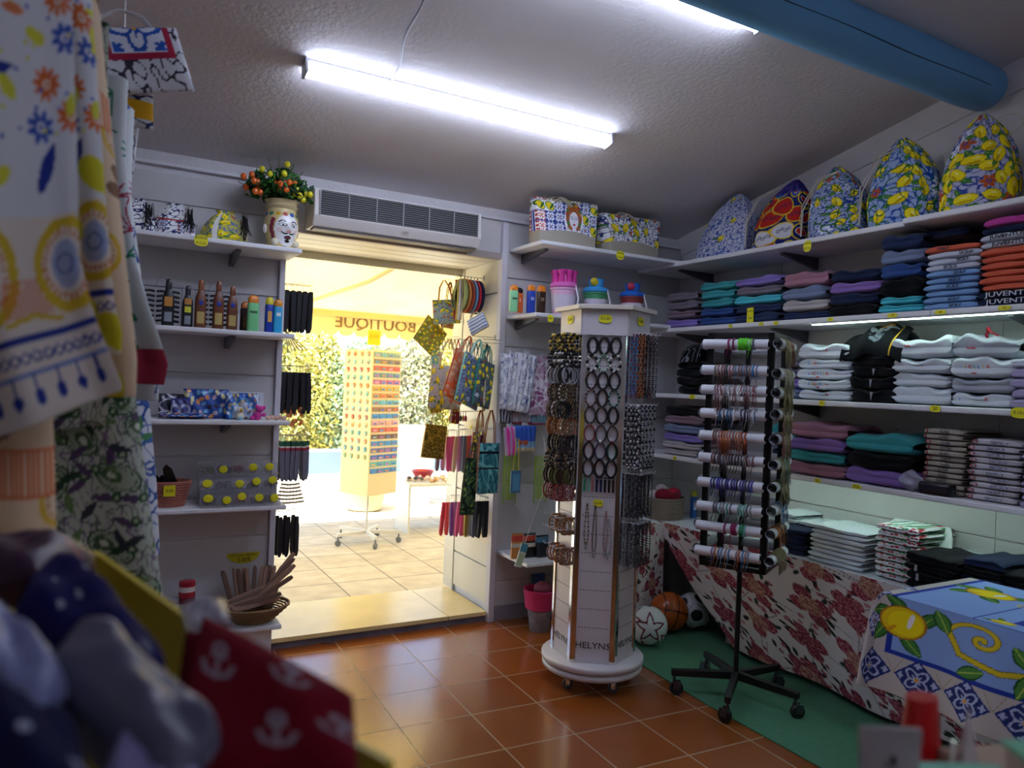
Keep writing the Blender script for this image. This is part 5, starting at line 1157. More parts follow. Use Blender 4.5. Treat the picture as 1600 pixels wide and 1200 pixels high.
for k in range(7):
    p = jat(704+4*k, 643, 2.08+.02*(k % 2)); c_ = ['#b8303c', '#2a2f4a', '#c8c0b8', '#8a2030', '#3a4048', '#c8a060', '#b0485a'][k]
    mb = M(); mb.tube([(0, 0, 0), (0, .003, -.03)], .002, 5); mb.ball((0, 0, -.045), .014, 8, 6, sc=(.6, 1, 1.5)); mb.tube([(0, 0, 0), (.11, 0, .004)], .0015, 4); tag(mb.obj('key_ring', fabric(c_), smooth=True, loc=p), ['bright red', 'navy', 'grey-white', 'dark red', 'charcoal', 'gold', 'rose'][k]+' key ring charm in the row under the grey lemon tote', 'key ring', 'key rings on the right jamb')

# hanging and standing goods on the panel right of the door
def rb(px, py, y=4.07): return at(px, py, 1, y)
HP = 'hanging packets right of the door'
def foil(c): c.C[:] = lin('#c9ccd8'); c.scribble(120, '#5a6a9c', .45, 3); c.scribble(60, '#e8eaf2', .9, 6)
def hang_packet(label, px0, py0, px1, py1, y, paint, base='#cccccc', name='hanging_packet', film=True, roll=0, th=.02):
    a, b = rb(px0, py0, y), rb(px1, py1, y); w, h = b.x-a.x, a.z-b.z
    t = thing(name, label, 'packet', ((a.x+b.x)/2, y, a.z), 0, HP); t.rotation_euler = (0, roll, 0)
    def fn(s, v):
        e = (np.clip(1-np.abs(2*s-1)**6, 0, 1)*np.clip(1-np.abs(2*v-1)**6, 0, 1))**.5
        return (s-.5)*w, -th*e*(1+.3*np.sin(9*s+5*v)+.15*np.sin(31*s)), -h*(1-v)
    sheet('wrapper', fn, 60, 60, GLOSSP, paint, lambda s, v: (s*w, v*h), t, base=base)
    M().box(-w/2, w/2, .001, .004, -h, 0).box(-.02, .02, .001, .003, 0, .02).obj('backing_card', plastic('#c8c8d0', .5), t)
    M().tube([(0, .045, .014), (0, -.03, .014)], .002, 5).obj('hook', WIRE, t); return t
hang_packet('clear bag of blue and white wrapped paper fans hanging beside the post', 783, 552, 812, 640, 4.04, foil)
hang_packet('second clear bag of silvery wrapped fans hanging in the middle', 806, 552, 836, 645, 4.0, lambda c: (foil(c), c.stripe(.02, .035, '#d8d8e4', along=True)), roll=.12)
hang_packet('clear bag of pink and mauve wrapped fans behind the column', 830, 556, 862, 650, 4.03, lambda c: (c.scribble(50, '#8a4a78', .6, 3), c.scribble(80, '#d8d0dc', .8, 5)), base='#b89ab0')
hang_packet('dark striped packet below the clear fan bags', 780, 637, 800, 662, 4.06, lambda c: [c.stripe(.02*k, .02*k+.01, '#20222c', along=True) for k in range(5)], base='#9a9aa8')
hang_packet('red-edged packet with black lettering below the clear fan bags', 800, 636, 830, 662, 4.05, lambda c: (c.stripe(0, .012, '#b03040'), c.stripe(.07, .085, '#181820')), base='#a8a0a8')
hang_packet('pink-edged packet partly behind the column bracelets', 830, 640, 852, 664, 4.05, lambda c: (c.stripe(0, .012, '#c0305c'),), base='#6a8a98')
hang_packet('blue beach scene packet with orange figures', 802, 665, 836, 706, 4.03, lambda c: (c.stripe(.07, .2, '#2f5fc8'), c.stripe(.0, .03, '#d8c8a8'), [c.ell(x, .06, .009, .018, '#b85a30') for x in (.04, .055, .075, .09)]), base='#7fb0d8')
hang_packet('hot pink inflatable stick packet at the left of the beach packet', 787, 667, 803, 712, 4.02, lambda c: (c.stripe(.012, .03, '#f04ab0', along=True), c.stripe(.045, .06, '#f04ab0', along=True)), base='#c8a0d0', roll=-.12)
hang_packet('orange-red packet edge under the beach packet', 800, 704, 834, 714, 4.06, None, base='#b85a40') if False else None
for px, lab in ((798, 'lime green fishing net hanging left of the lanyard'), (846, 'lime green fishing net hanging beside the column')):
    a = rb(px, 712, 4.05); t = thing('fishing_net', lab, 'net', (a.x, 4.05, a.z), 0, 'lime fishing nets'); mb = M()
    for k in range(9):
        x = -.04+.01*k; mb.tube([(x, 0, 0), (x*1.1+.004*math.sin(k), -.01, -.12), (x*.7, 0, -.28)], .0022, 5)
    for k in range(9): mb.tube([(-.042, -.003, -.015-.028*k), (0, -.012, -.018-.028*k), (.042, -.003, -.015-.028*k)], .0018, 5)
    mb.obj('mesh_bag', plastic('#a8c818', .5), t, smooth=True); M().tube([(-.045, 0, 0), (.045, 0, 0), (.045, 0, -.3), (-.045, 0, -.3)], .004, 6, closed=True).obj('net_frame', plastic('#8ab010', .4), t, smooth=True)
a = rb(806, 735, 3.98); t = thing('phone_pouch', 'blue phone pouch hanging on a yellow and white lanyard', 'pouch', (a.x, 3.98, a.z)); M().box(-.035, .035, -.008, .008, -.14, 0).obj('pouch_body', plastic('#3f6a90', .4), t, bevel=.006); M().box(-.026, .026, -.0095, -.008, -.125, -.02).obj('window', plastic('#5f98b8', .2), t)
M().tube([(-.02, 0, 0), (-.004, 0, .2), (.012, 0, .2), (.02, 0, 0)], .003, 6).obj('neck_cord', fabric('#d8c83a'), t, smooth=True)
a = rb(812, 790, 3.93); t = thing('lanyard_ticket', 'long white and teal ticket hanging askew from a cord over the low shelf', 'tag', (a.x, 3.74, a.z-.0)); t.rotation_euler = (0, .32, 0)
M().box(-.024, .024, -.002, .002, -.34, -.2).obj('card', mat('ticket_card', '#d9dcc8', .4), t); M().box(-.024, .024, -.0024, -.0019, -.25, -.2).obj('teal_band', plastic('#4f8fa8', .4), t); M().box(-.018, .018, -.0026, -.002, -.33, -.26).obj('picture_panel', plastic('#b8c8a0', .4), t)
M().tube([(-.004, 0, -.2), (.002, 0, -.03), (.016, 0, .2), (.02, .2, .45)], .0022, 5).obj('cord', fabric('#c8c8c0'), t, smooth=True)
def pouchpack(label, px, py0, py1, y, w, cols):
    a, b = rb(px, py0, y), rb(px, py1, y); h = a.z-.4455; t = thing('snack_pouch', label, 'pouch', (b.x, y, .4455), 0, 'snack pouches on the low shelf'); mb = M()
    def fn(s, v):
        th = .022*(1-v)**.6; ang = 2*PI*s; return w/2*np.cos(ang)*np.abs(np.cos(ang))**-.3*1.0 if False else w/2*np.sign(np.cos(ang))*np.abs(np.cos(ang))**.5, np.sin(ang)*(th+.001), v*h
    sheet('pouch', fn, 50, 40, GLOSSP, lambda c: (c.stripe(h*.45, h*.6, cols[2]), c.stripe(h*.68, h*.92, cols[1])), lambda s, v: (s*w*2, v*h), t, base=cols[0]); return t
pouchpack('clear pouch with red top and orange snack on the low shelf', 807, 833, 868, 3.9, .08, ('#b8763a', '#c03a30', '#c8b8a8'))
pouchpack('black pouch with red and yellow label on the low shelf', 826, 833, 874, 3.9, .085, ('#17161a', '#b8402c', '#d8d0c0'))
pouchpack('dark blue pouch half hidden by the column on the low shelf', 846, 836, 872, 3.88, .09, ('#12202c', '#3a6a88', '#1c1c20'))
# pink bucket on floor
a = at(838, 1000, 2, 0); t = thing('pink_stool_bucket', 'pink plastic bucket with patterned base on the floor behind the column', 'bucket', (2.42, 3.86, 0)); mb = M()
mb.lathe([(0, .0), (.055, .0), (.06, .01), (.075, .13), (.0, .13)], 24); mb.obj('patterned_base', mat('patchy_grey', '#8f8790', .5, vary=.35, bscale=200), t, smooth=True)
M().lathe([(.075, .131), (.09, .14), (.105, .25), (.11, .255), (.1, .256), (.082, .145), (0, .14)], 28).obj('pink_tub', plastic('#d83a78', .35), t, smooth=True)
M().ball((.02, .01, .25), .055, 12, 8, sc=(1, 1, .8)).obj('contents', mat('mixed_red_white', '#9a4a60', .6, vary=.4, bscale=160), t, smooth=True)
a = at(848, 912, 1, 4.0); t = thing('blue_packet', 'small blue packet hanging low behind the column', 'packet', (a.x, 4.06, a.z)); M().box(-.05, .05, -.01, .01, -.05, .05).obj('packet_body', plastic('#2c4f80', .4), t, bevel=.005); M().tube([(0, 0, .05), (0, .06, .07)], .002, 5).obj('hook', WIRE, t)
# ------------------------------------------------------------ right wall: shelves, led strips, bags, folded clothes
TG = '€15,00'
shelf_y(2.15, 4.12, XW, .40, 2.345, 'top shelf of the right wall, far part, under the drawstring bags', (2.95, 3.8), ((at(1263, 370, 0, 3.28).y, 'BORSE|€25', .05, .06, -.03),))
shelf_y(-.3, 2.149, XW, .42, 2.352, 'top shelf of the right wall, near part, set slightly forward', (1.2, .2))
shelf_y(2.01, 4.12, XW, .40, 1.915, 'second shelf of the right wall, far part, stacked with sweatshirts', (3.0, 3.8), [(at(px, py, 0, 3.28).y, '15', .035, .018, .0) for px, py in ((1142, 510), (1190, 506), (1213, 503), (1298, 499))])
shelf_y(-.3, 2.009, XW, .40, 1.915, 'second shelf of the right wall, near part, stacked with printed t-shirts', (1.72, 1.2), [(at(px, py, 0, 3.28).y, '10', .05, .02, .0) for px, py in ((1395, 491), (1470, 488), (1570, 480))])
shelf_y(2.08, 4.12, XW, .40, 1.482, 'third shelf of the right wall, far part, with grey and black hoodies', (2.9,), [(at(px, py, 0, 3.28).y, s_, w_, .028, .0) for px, py, s_, w_ in ((1285, 626, '15', .035), (1082, 622, '12', .05))])
shelf_y(-.3, 2.079, XW, .40, 1.482, 'third shelf of the right wall, near part', (1.6,), [(at(1462, 637, 0, 3.28).y, '20', .05, .03, .0), (at(1596, 650, 0, 3.28).y, '€10,00', .08, .045, -.0)])
shelf_y(-.3, 4.12, XW, .40, 1.08, 'lowest shelf of the right wall with pink, teal and beige clothes', (), [(at(px, py, 0, 3.28).y, s_, w_, .024, 0) for px, py, s_, w_ in ((1278, 750, '15', .035), (1339, 764, '€10', .05), (1055, 714, '15', .035))])
def led(y0, y1, x, z, label):
    t = thing('led_strip', label, 'light', (x, (y0+y1)/2, z), 0, 'led strips under the right wall shelves'); L = (y1-y0)/2
    M().box(-.008, .008, -L, L, -.004, 0).obj('aluminium_profile', mat('aluminium', '#c8ccd0', .3, .8), t); M().box(-.006, .006, -L, L, -.009, -.0045).obj('light_bar', mat('led_emitter', '#ffffff', .4, emit='#dcfff0', es=STRIP_POWER), t)
led(.3, 2.65, 3.292, 1.886, 'thin bright led strip under the front edge of the second right wall shelf')
led(.3, 3.3, 3.43, 1.051, 'thin bright led strip under the lowest right wall shelf lighting the table')

# drawstring bags
def cordset(w, h, side, kind=0):
    s_ = side
    if kind == 0: return [[(s_*.0, -.03, h*.9), (s_*w*.28, -.07, h*.8), (s_*w*.48, -.09, h*.45), (s_*w*.52, -.08, h*.12)], [(s_*.0, -.03, h*.92), (s_*w*.32, -.06, h*.84), (s_*w*.53, -.08, h*.5), (s_*w*.55, -.07, h*.1)]]
    return [[(.0, 0, h*.84), (w*.3, -.01, h*.94), (w*.5, -.01, h*.9), (w*.52, 0, h*.8), (w*.32, 0, h*.72)], [(0, 0, h*.84), (-w*.3, 0, h*.82), (-w*.5, 0, h*.7), (-w*.48, 0, h*.52), (-w*.4, -.02, h*.5)]]
def blue_vine(c): c.C[:] = lin('#d5d9e8'); c.scribble(170, '#3c56a8', .7, 4); c.scribble(90, '#4f6cc0', .35, 7); [c.lemon(x, y, .018, r) for x, y, r, q in scatter(1.2, .5, .16, 8) if q < .7]
def swirl(c):
    c.C[:] = lin('#1f2a6a'); rs = random.Random(6)
    for x, y, r, q in scatter(1.4, .5, .11, 6, .2):
        k = int(q*5)
        c.ell(x, y, .06, .045, ['#c22a22', '#2a5fb0', '#c22a22', '#16205a', '#d8d8e0'][k], r, '#e0c030', .15)
        if k in (0, 2, 4):
            for u in range(4): c.ring(x-.03+.02*u, y+.01*(u % 2), .008, .002, '#20285a')
        else: c.ell(x, y, .04, .02, ['#7fa8d8', '#c22a22'][k % 2], r, '#f0f0f0', .12)
    c.V[:] = c.V; m_ = (c.V > .36); c.C[m_] = np.where((c.vnoise(150, 3)[m_] > 0)[:, None], np.array(lin('#2a2a72')), np.array(lin('#4a3a8c')))
BAGS = [(3.48, .42, .395, .12, blue_vine, 'white and blue vine print drawstring bag, farthest on the top right shelf', 0, 1),
        (3.03, .36, .39, .10, swirl, 'red, blue and yellow swirl print drawstring bag on the top right shelf', -1, 2),
        (2.63, .35, .40, -.03, lambda c: (lemon_print(c, 1.25, 31, '#a9b6d8', '#2b3f94'), c.scribble(70, '#2f6a3a', .4, 6)), 'small-lemon blue print drawstring bag with knotted cord, third from the corner', -1, 3),
        (2.26, .37, .455, -.03, lambda c: (lemon_print(c, 1.6, 32, '#9fb4dc', '#1f4aa8', dens=1.25), c.scribble(55, '#1f6a3c', .35, 6)), 'tall green-blue lemon print drawstring bag with long white cords', -1, 4),
        (1.905, .33, .45, .0, lambda c: lemon_print(c, 1.75, 33, '#b4b8d4', '#3a4fa0', dens=1.6), 'densely lemon-printed drawstring bag with looping side cords, rightmost whole one', 1, 5),
        (1.56, .30, .40, .0, lambda c: (lemon_print(c, 1.0, 34, '#e0dcd8', '#8a3a3a'),), 'drawstring bag cut off by the right photo edge on the top shelf', 0, 6)]
for y, w, h, lean, pt_, lb, cd, sd in BAGS:
    cs = cordset(w, h, -1, 0) if cd == -1 else cordset(w, h, 1, 1) if cd == 1 else None
    pouch('drawstring_bag', lb, 'bag', (3.45, y, 2.3455 if y > 2.1 else 2.3525), -PI/2, w, .20, h, pt_, 'drawstring bags on the top right shelf', lean, 0, sd, cords=cs, nu=260, nv=130)

# folded clothes
def folded(seed, w, d, h, groove=1, layers=1, soft=1.0):
    r_ = np.random.RandomState(seed); ph = r_.rand(6)*6
    def fn(s, v):
        th = 2*PI*v; cy, cz = np.cos(th), np.sin(th); q = np.abs(2*s-1); ex = np.clip(1-q**10, 0, 1)**.5; e2 = .93+.07*np.clip(1-q**8, 0, 1)
        y = -d/2*np.sign(cy)*np.abs(cy)**.4*e2; z0 = np.sign(cz)*np.abs(cz)**.55
        front = (cy > 0)*np.abs(cy)**1.5
        y = y+front*groove*.012*np.exp(-(cz/.22)**2)
        y = y-front*.006*np.sin(s*8+ph[0])*soft
        z = h/2+h/2*z0*(.35+.65*ex)
        x = (s-.5)*w*(1+.015*np.sin(z0*3+ph[3]))
        z = z+h*.10*soft*np.sin(s*5+ph[1])*(z0 > 0)*(1-q**4)+h*.06*soft*np.sin(s*13+y*30+ph[2])*(z0 > 0)
        z = z+.05*h*np.sin(q*3)*soft*0
        return x, y, np.maximum(z, .0)
    return fn
GM = {}
def gmesh(kind, i):
    k = (kind, i)
    if k not in GM:
        w, d, h, g, so = {'sweat': (1, .34, 1, 1.2, 1), 'tee': (1, .32, 1, .55, .6), 'hood': (1, .34, 1, 1.3, 1.5)}[kind]
        o = sheet(kind, folded(i*7+hash_(kind), 1.0, d, 1.0, g, soft=so), 36, 28, fabric('#888888')); GM[k] = o.data; bpy.data.objects.remove(o)
    return GM[k]
def hash_(s_): return sum(ord(c) for c in s_)
NAMES = {}
def garment(kind, color, cname, loc, w, h, rz, label, group, seed, m_=None, name=None, d=1.0):
    me = gmesh(kind, seed % 4); nm = name or {'sweat': 'folded_sweatshirt', 'tee': 'folded_tshirt', 'hood': 'folded_hoodie'}[kind]
    o = put(nm, me, None, loc=loc); o.scale = (w, d, h); o.rotation_euler = (0, 0, rz); o.material_slots[0].link = 'OBJECT'; o.material_slots[0].material = m_ or fabric(color)
    return tag(o, label, {'sweat': 'sweatshirt', 'tee': 't-shirt', 'hood': 'hoodie'}[kind], group)
ORD = ['top', 'second', 'third', 'fourth', 'fifth', 'sixth', 'seventh', 'eighth', 'ninth', 'tenth', 'eleventh', 'twelfth', 'thirteenth', 'fourteenth', 'fifteenth']
CN = {'palelilac': '#b4acd0', 'mauve': '#85707c', 'taupe': '#7c7480', 'lilac': '#8c7ac4', 'teal': '#3fa0a4', 'aqua': '#4fc0d0', 'navy': '#1c2848', 'denim': '#31508c', 'slate': '#28365c', 'rose': '#a8788c', 'steel': '#7a88a8', 'offwhite': '#b8b2b4', 'black': '#0c0d14', 'coral': '#e06a50', 'white': '#cfd3e2', 'sky': '#84acdc', 'magenta': '#cc4aa4', 'pink': '#a8788c', 'violet': '#9070b8', 'grey': '#aeb4be', 'pale': '#dfe8ee', 'beige': '#b0a898', 'ivory': '#ccc8cc', 'midblue': '#5a78a8'}
def stack(px0, px1, base_py, z, items, kind, where, xf=3.29, rz=-PI/2, jit=.008, y_off=0, hs=None, dd=1.0, lab_extra=''):
    """items bottom to top: colour keys; front face at x = xf; returns top z"""
    ya = at(px0, base_py, 0, xf).y; yb = at(px1, base_py, 0, xf).y; w = ya-yb; yc = (ya+yb)/2; n = len(items); r_ = random.Random(int(px0)); out = []
    zc = z+.0008
    for i, it in enumerate(items):
        col = it[0] if isinstance(it, tuple) else it; h = (it[1] if isinstance(it, tuple) else hs)
        d = (.34 if kind != 'tee' else .32)*dd
        lb = f"{'pale lilac' if col == 'palelilac' else col} folded {'t-shirt' if kind == 'tee' else 'hoodie' if kind == 'hood' else 'sweatshirt'}, {ORD[n-1-i]} in the {where}"
        g = garment(kind, CN[col], col, (xf+d/2+.004+r_.uniform(0, .012), yc+r_.uniform(-jit, jit), zc), w*r_.uniform(.97, 1.02), h*.985, rz+r_.uniform(-.04, .04), lb, f'clothes of the {where}', i*3+int(px0), d=dd)
        out.append(g); zc += h*.93
    return out
B_ = 1.915
stack(1036, 1082, 515, B_, ['lilac', 'mauve', 'taupe', 'taupe'], 'sweat', 'corner stack on the second shelf', hs=.062, xf=3.30)
stack(1088, 1140, 511, B_, ['denim', 'denim', 'teal', 'teal', 'teal'], 'sweat', 'teal and blue stack on the second shelf', hs=.058)
stack(1142, 1212, 507, B_, ['slate', 'slate', 'aqua', 'taupe', 'lilac'], 'sweat', 'lilac-topped stack on the second shelf', hs=.057)
stack(1216, 1286, 502, B_, ['slate', ('offwhite', .068), ('steel', .075), ('rose', .085)], 'sweat', 'rose-topped stack on the second shelf', hs=.045)
stack(1290, 1366, 497, B_, [('black', .06), ('navy', .062), ('violet', .066), ('navy', .066)], 'sweat', 'navy and violet stack on the second shelf', hs=.06)
stack(1368, 1434, 492, B_, ['aqua', 'aqua', ('black', .09), ('denim', .075), ('steel', .075), ('slate', .08)], 'sweat', 'tall denim-blue stack on the second shelf', hs=.042)
s7 = stack(1438, 1522, 486, B_, ['sky']*6+['white']*3+['coral'], 'tee', 'sky-blue t-shirt stack on the second shelf', hs=.031)
s8 = stack(1524, 1640, 478, B_, ['navy', 'navy']+['coral']*6+['white', 'white', 'navy', ('magenta', .04)], 'tee', 'coral t-shirt stack, second shelf right', hs=.033)
def chest(o, s_, m_, size, zf=.5, dy=0, sx=1):
    """lettering on the front fold of a folded garment"""
    d = (.32)*o.scale[1]/2; loc = Matrix.Translation(o.location) @ Matrix.Rotation(o.rotation_euler.z, 4, 'Z')
    T = loc @ frame((dy, -d+.001, o.scale[2]*zf), (1, 0, 0), UP); x = text('print_lettering', s_, size, T, m_, None, ext=.0015, sx=sx)
    x.parent = o; x.matrix_parent_inverse = o.matrix_basis.inverted(); return x
GI = mat('grey_print', '#3a4458', .8); WI = mat('white_print', '#dcdce4', .8)
for i, (dy, s_) in enumerate(((.03, 'SICILY'), (.03, 'SICILY'), (None, ''), (.02, 'SICILY'), (.02, 'SICILY'), (.04, 'SICILY'), (0, 'SICILIA'), (.05, 'SICILY'), (.06, 'SICILIA'), (-.03, 'ITALY'))):
    if s_: chest(s7[i], s_, GI, .02, .5, dy)
for i, s_ in ((0, 'JUVENTUS'), (1, 'JUVENTUS')): chest(s8[i], s_, WI, .03, .5, 0, 1.5)
for i, s_ in ((8, 'JUVENTUS'), (9, 'JUVENTUS')): chest(s8[i], s_, INK, .022, .5, -.02, 1.4)
# dark garment slumped on top of the denim stack
t = stack(1440, 1505, 486, B_+.335, [('navy', .05)], 'sweat', 'pile leaning on the sky-blue stack', xf=3.36)
C_ = 1.482
stack(1218, 1246, 622, C_, ['steel', 'lilac', 'taupe', 'taupe'], 'hood', 'small grey-lilac stack behind the rack, third shelf', xf=3.36, hs=.062)
c1 = stack(1240, 1322, 625, C_, ['pale']*4+[('pale', .085)], 'hood', 'white hoodie stack left on the third shelf', hs=.058)
RAIN = [mat('print_'+c[1:], c, .8) for c in ('#4a9ad8', '#e0b83a', '#d84a5a', '#4ab08a')]
def logo_tee(o, dy=0, zf=.55, size=.022):
    for k, ch in enumerate('SICILIA'): chest(o, ch, RAIN[k % 4], size, zf, dy+(k-3)*size*.85, 1)
    chest(o, 'Italia', RAIN[2], size*.5, zf-.3, dy)
for o in c1: logo_tee(o, -.03)
c2 = stack(1324, 1396, 629, C_, [('black', .07), ('black', .065), ('black', .055), ('black', .06)], 'hood', 'black hoodie stack on the third shelf', hs=.06)
for o in c2[:3]:
    m_ = M(); m_.add([(-.03, -.171, .75), (.03, -.171, .75), (0, -.172, .1)], [(0, 2, 1)]); m_.add([(-.03, -.169, .75), (.03, -.169, .75), (0, -.17, .1)], [(0, 1, 2)]); k_ = m_.obj('print_motif', mat('grey_motif', '#9aa0a8', .8), o)
c3 = stack(1386, 1478, 634, C_, [('pale', .085), ('pale', .07), ('pale', .075), ('pale', .1)], 'hood', 'plain pale grey hoodie stack on the third shelf', hs=.06)
c4 = stack(1480, 1580, 640, C_, [('pale', .065), ('grey', .07), ('pale', .09), ('grey', .1)], 'hood', 'grey hoodie stack with red cord on the third shelf', hs=.06)
for o in (c4[0], c4[2]): logo_tee(o, -.03)
chest(c4[3], 'Italia', RAIN[2], .02, .5, -.05); chest(c3[3], 'Italia', RAIN[2], .014, .6, -.06)
y4 = at(1560, 560, 0, 3.35).y
cd_ = M(); cd_.tube([(0, .03, .0), (.01, .03, .05), (-.0, .0, .07), (0, -.03, .082), (.0, -.02, .095), (0, -.035, .1), (0, -.05, .085), (.02, -.11, .06)], .004, 6)
o = cd_.obj('red_cord', fabric('#b8283c'), c4[3], smooth=True); o.matrix_parent_inverse = Matrix.Identity(4); o.scale = (1/c4[3].scale[0], 1, 1/c4[3].scale[2]); o.location = (-.0, -.14, .35); o.rotation_euler = (0, 0, PI/2)
stack(1570, 1660, 646, C_, ['palelilac']*4+['white'], 'tee', 'rightmost lilac t-shirt stack on the third shelf', hs=.045)
# black hoodie with orange patch draped over its stack
def skull(c):
    c.C[:] = lin('#0b0c12'); c.ell(.15, .17, .05, .035, '#8f98a4'); c.ell(.15, .12, .03, .04, '#6c7480'); c.scribble(160, '#0b0c12', .8, 3)
    for sg in (-1, 1): c.ell(.15+sg*.02, .14, .009, .011, '#0b0c12'); c.leaf(.15+sg*.05, .18, .04, .012, sg*.5, '#8f98a4')
    c.ell(.16, .205, .035, .014, '#e0a020', .1); c.stripe(.245, .25, '#d8b030', along=True)
yb_ = at(1362, 560, 0, 3.32).y; t = thing('black_hoodie', 'black hoodie with grey creature print and orange patch draped on the black stack', 'hoodie', (3.33, yb_, C_+.232), -PI/2)
def drape(s, v):
    a = v*PI*.5; return (s-.5)*.33*(1-.35*v**3), -.03+.18*np.sin(a)*v+.01*np.sin(s*12), .0+.16*np.sin(a)-.03*(2*s-1)**2+.008*np.sin(s*17+v*5)
sheet('front', drape, 90, 80, PRINT, skull, lambda s, v: (s*.3, v*.27), t, thick=.008)
M().ball((0, .13, .07), .13, 16, 10, sc=(1.15, .7, .62)).obj('body', fabric('#0c0d14'), t, smooth=True)
yb_ = at(1078, 600, 0, 3.42).y
cb = stack(1052, 1100, 622, C_, [('black', .06), ('black', .06), ('black', .055), ('black', .055)], 'hood', 'black graphic hoodie pile, third shelf corner', xf=3.34, hs=.06)
t = thing('black_hoodie', 'black hoodie with white brushed print propped in the shelf corner', 'hoodie', (3.4, cb[0].location.y, C_+.21), -PI/2)
sheet('front', lambda s, v: ((s-.5)*.17*(1-.3*v**3), -.06+.14*v**2, .12*np.sin(v*PI/2)), 60, 50, PRINT, lambda c: (c.C.__setitem__(slice(None), lin('#0b0c12')), c.scribble(70, '#7a8088', .5, 6)), lambda s, v: (s*.17, v*.2), t, thick=.008)
M().ball((0, .06, .05), .07, 14, 8, sc=(1.15, .9, .8)).obj('body', fabric('#0c0d14'), t, smooth=True)
D_ = 1.08
d1 = stack(1224, 1314, 737, D_, [('pink', .075), ('teal', .066), ('violet', .07), ('pink', .085)], 'sweat', 'pink and teal stack left on the lowest shelf', hs=.07)
d2 = stack(1316, 1420, 758, D_, [('violet', .085), ('black', .085), ('teal', .09)], 'sweat', 'teal, black and violet stack on the lowest shelf', hs=.08)
stack(1198, 1240, 733, D_, [('taupe', .06), ('navy', .06), ('steel', .06), ('teal', .09)], 'sweat', 'half-hidden stack behind the rack on the lowest shelf', xf=3.38, hs=.07)
d3 = stack(1436, 1500, 777, D_, ['beige']*12, 'tee', 'beige t-shirt stack on the lowest shelf', hs=.0265, xf=3.33)
d4 = stack(1506, 1588, 785, D_, ['ivory']*10, 'tee', 'ivory t-shirt stack on the lowest shelf', hs=.0285, xf=3.33)
stack(1590, 1670, 800, D_, ['palelilac']*8, 'tee', 'rightmost lilac t-shirt stack on the lowest shelf', hs=.03)
RI = mat('red_print', '#a83a44', .8); GR = mat('dull_print', '#6a6a70', .8)
for k, o in enumerate(d3): chest(o, 'I', RI, .028, .5, -.07, 1.6) if k % 3 else chest(o, '♥' if False else 'O', RI, .03, .5, -.07, 1.2); chest(o, ['LOVE', 'Sicilia'][k % 2], GR, .02, .5, .01)
for k, o in enumerate(d4): chest(o, 'O', RI, .026, .5, -.08, 1.3); chest(o, 'SICILY', mat('blue_grey_print', '#8a8ea8', .8), .02, .5, .02, 1.4)
stack(1030, 1090, 716, D_, [('offwhite', .045), ('offwhite', .05), ('lilac', .06), ('steel', .062), ('mauve', .065), ('black', .06)], 'sweat', 'corner stack on the lowest shelf', hs=.06, xf=3.30)
# plastic-wrapped dark pack and bag
p = at(1462, 765, 0, 3.30); o = M().box(-.03, .03, -.075, .075, 0, .055).obj('dark_packet', mat('dark_film', '#141420', .15, coat=.5), bevel=.012); o.location = (3.31, p.y, D_+.001); tag(o, 'glossy black wrapped packet at the foot of the beige t-shirt stack', 'packet')
p = at(1422, 755, 0, 3.30); t = thing('plastic_bag', 'crumpled clear plastic bag left of the black wrapped packet', 'bag', (3.31, p.y, D_+.0005)); sheet('film', lambda s, v: (.028*np.cos(2*PI*s)*np.sin(PI*v)**.6*(1+.3*np.sin(9*s+11*v)), .05*np.sin(2*PI*s)*np.sin(PI*v)**.6*(1+.25*np.sin(14*s+7*v)), .1*v), 36, 24, mat('cloudy_film', '#c8c6d8', .15, alpha=.6), parent=t)
# ------------------------------------------------------------ cloth covered tables along the wall and in the corner
ROSES = [['#6e1f33', '#93344a', '#b5566a', '#c98a86', '#7d2a3c'], ['#a8705f', '#c99a86', '#8a5048', '#d8b29c', '#9c3a4a'], ['#7a2236', '#a8485a', '#c27a78', '#5a1a2c']]
def bouquet(c, x, y, r, rs):
    for k in range(8):
        a = rs.uniform(0, 2*PI); d = r*rs.uniform(.8, 1.2); c.leaf(x+d*math.cos(a), y+d*math.sin(a), r*.24, r*.1, a+rs.uniform(-.6, .6), rs.choice(['#2c2a26', '#3d4636', '#4a2a30', '#2f3a2c']))
    for k in range(2):
        a = rs.uniform(0, 2*PI); c.line([(x+r*.4*math.cos(a), y+r*.4*math.sin(a)), (x+r*1.7*math.cos(a), y+r*1.7*math.sin(a))], .0028, '#4a4434')
    n = rs.choice([3, 4, 4, 5]); a0 = rs.uniform(0, 6)
    for k in range(n): a = a0+2*PI*k/n; c.rose(x+r*.55*math.cos(a), y+r*.62*math.sin(a), r*rs.uniform(.34, .46), ROSES[rs.choice((0, 2, 0))], rs.uniform(0, 6))
    c.rose(x, y, r*.5, ROSES[1] if rs.random() < .6 else ROSES[0], rs.uniform(0, 6))
    for k in range(5): a = rs.uniform(0, 6.28); c.flower(x+r*1.15*math.cos(a), y+r*1.15*math.sin(a), r*.14, 5, rs.choice(['#8a3446', '#b5607a', '#a84a58']), '#c9a088')
def rose_paint(c):
    c.C[:] = lin('#ddd3d2'); rs = random.Random(11)
    for x, y, r, q in scatter(float(c.U.max()), .66, .225, 14, .14, 0, .0): bouquet(c, x, y, .078+.024*q, rs)
    for x, y, r, q in scatter(float(c.U.max()), .66, .3, 15, .3, .12, .1): c.flower(x+.02, y, .009, 5, '#a84a58', '#c9a088')
YT0, YT1 = -.25, 3.78
tb = thing('display_table', 'low white table along the right wall under folded clothes and a rose cloth', 'table', (3.48, 1.9, 0)); mb = M()
mb.box(3.275-3.48, XW-.002-3.48, YT0-1.9, 4.11-1.9, .605, .633); mb.obj('table_top', mat('table_white', '#e8eef0', .35), tb, bevel=.003)
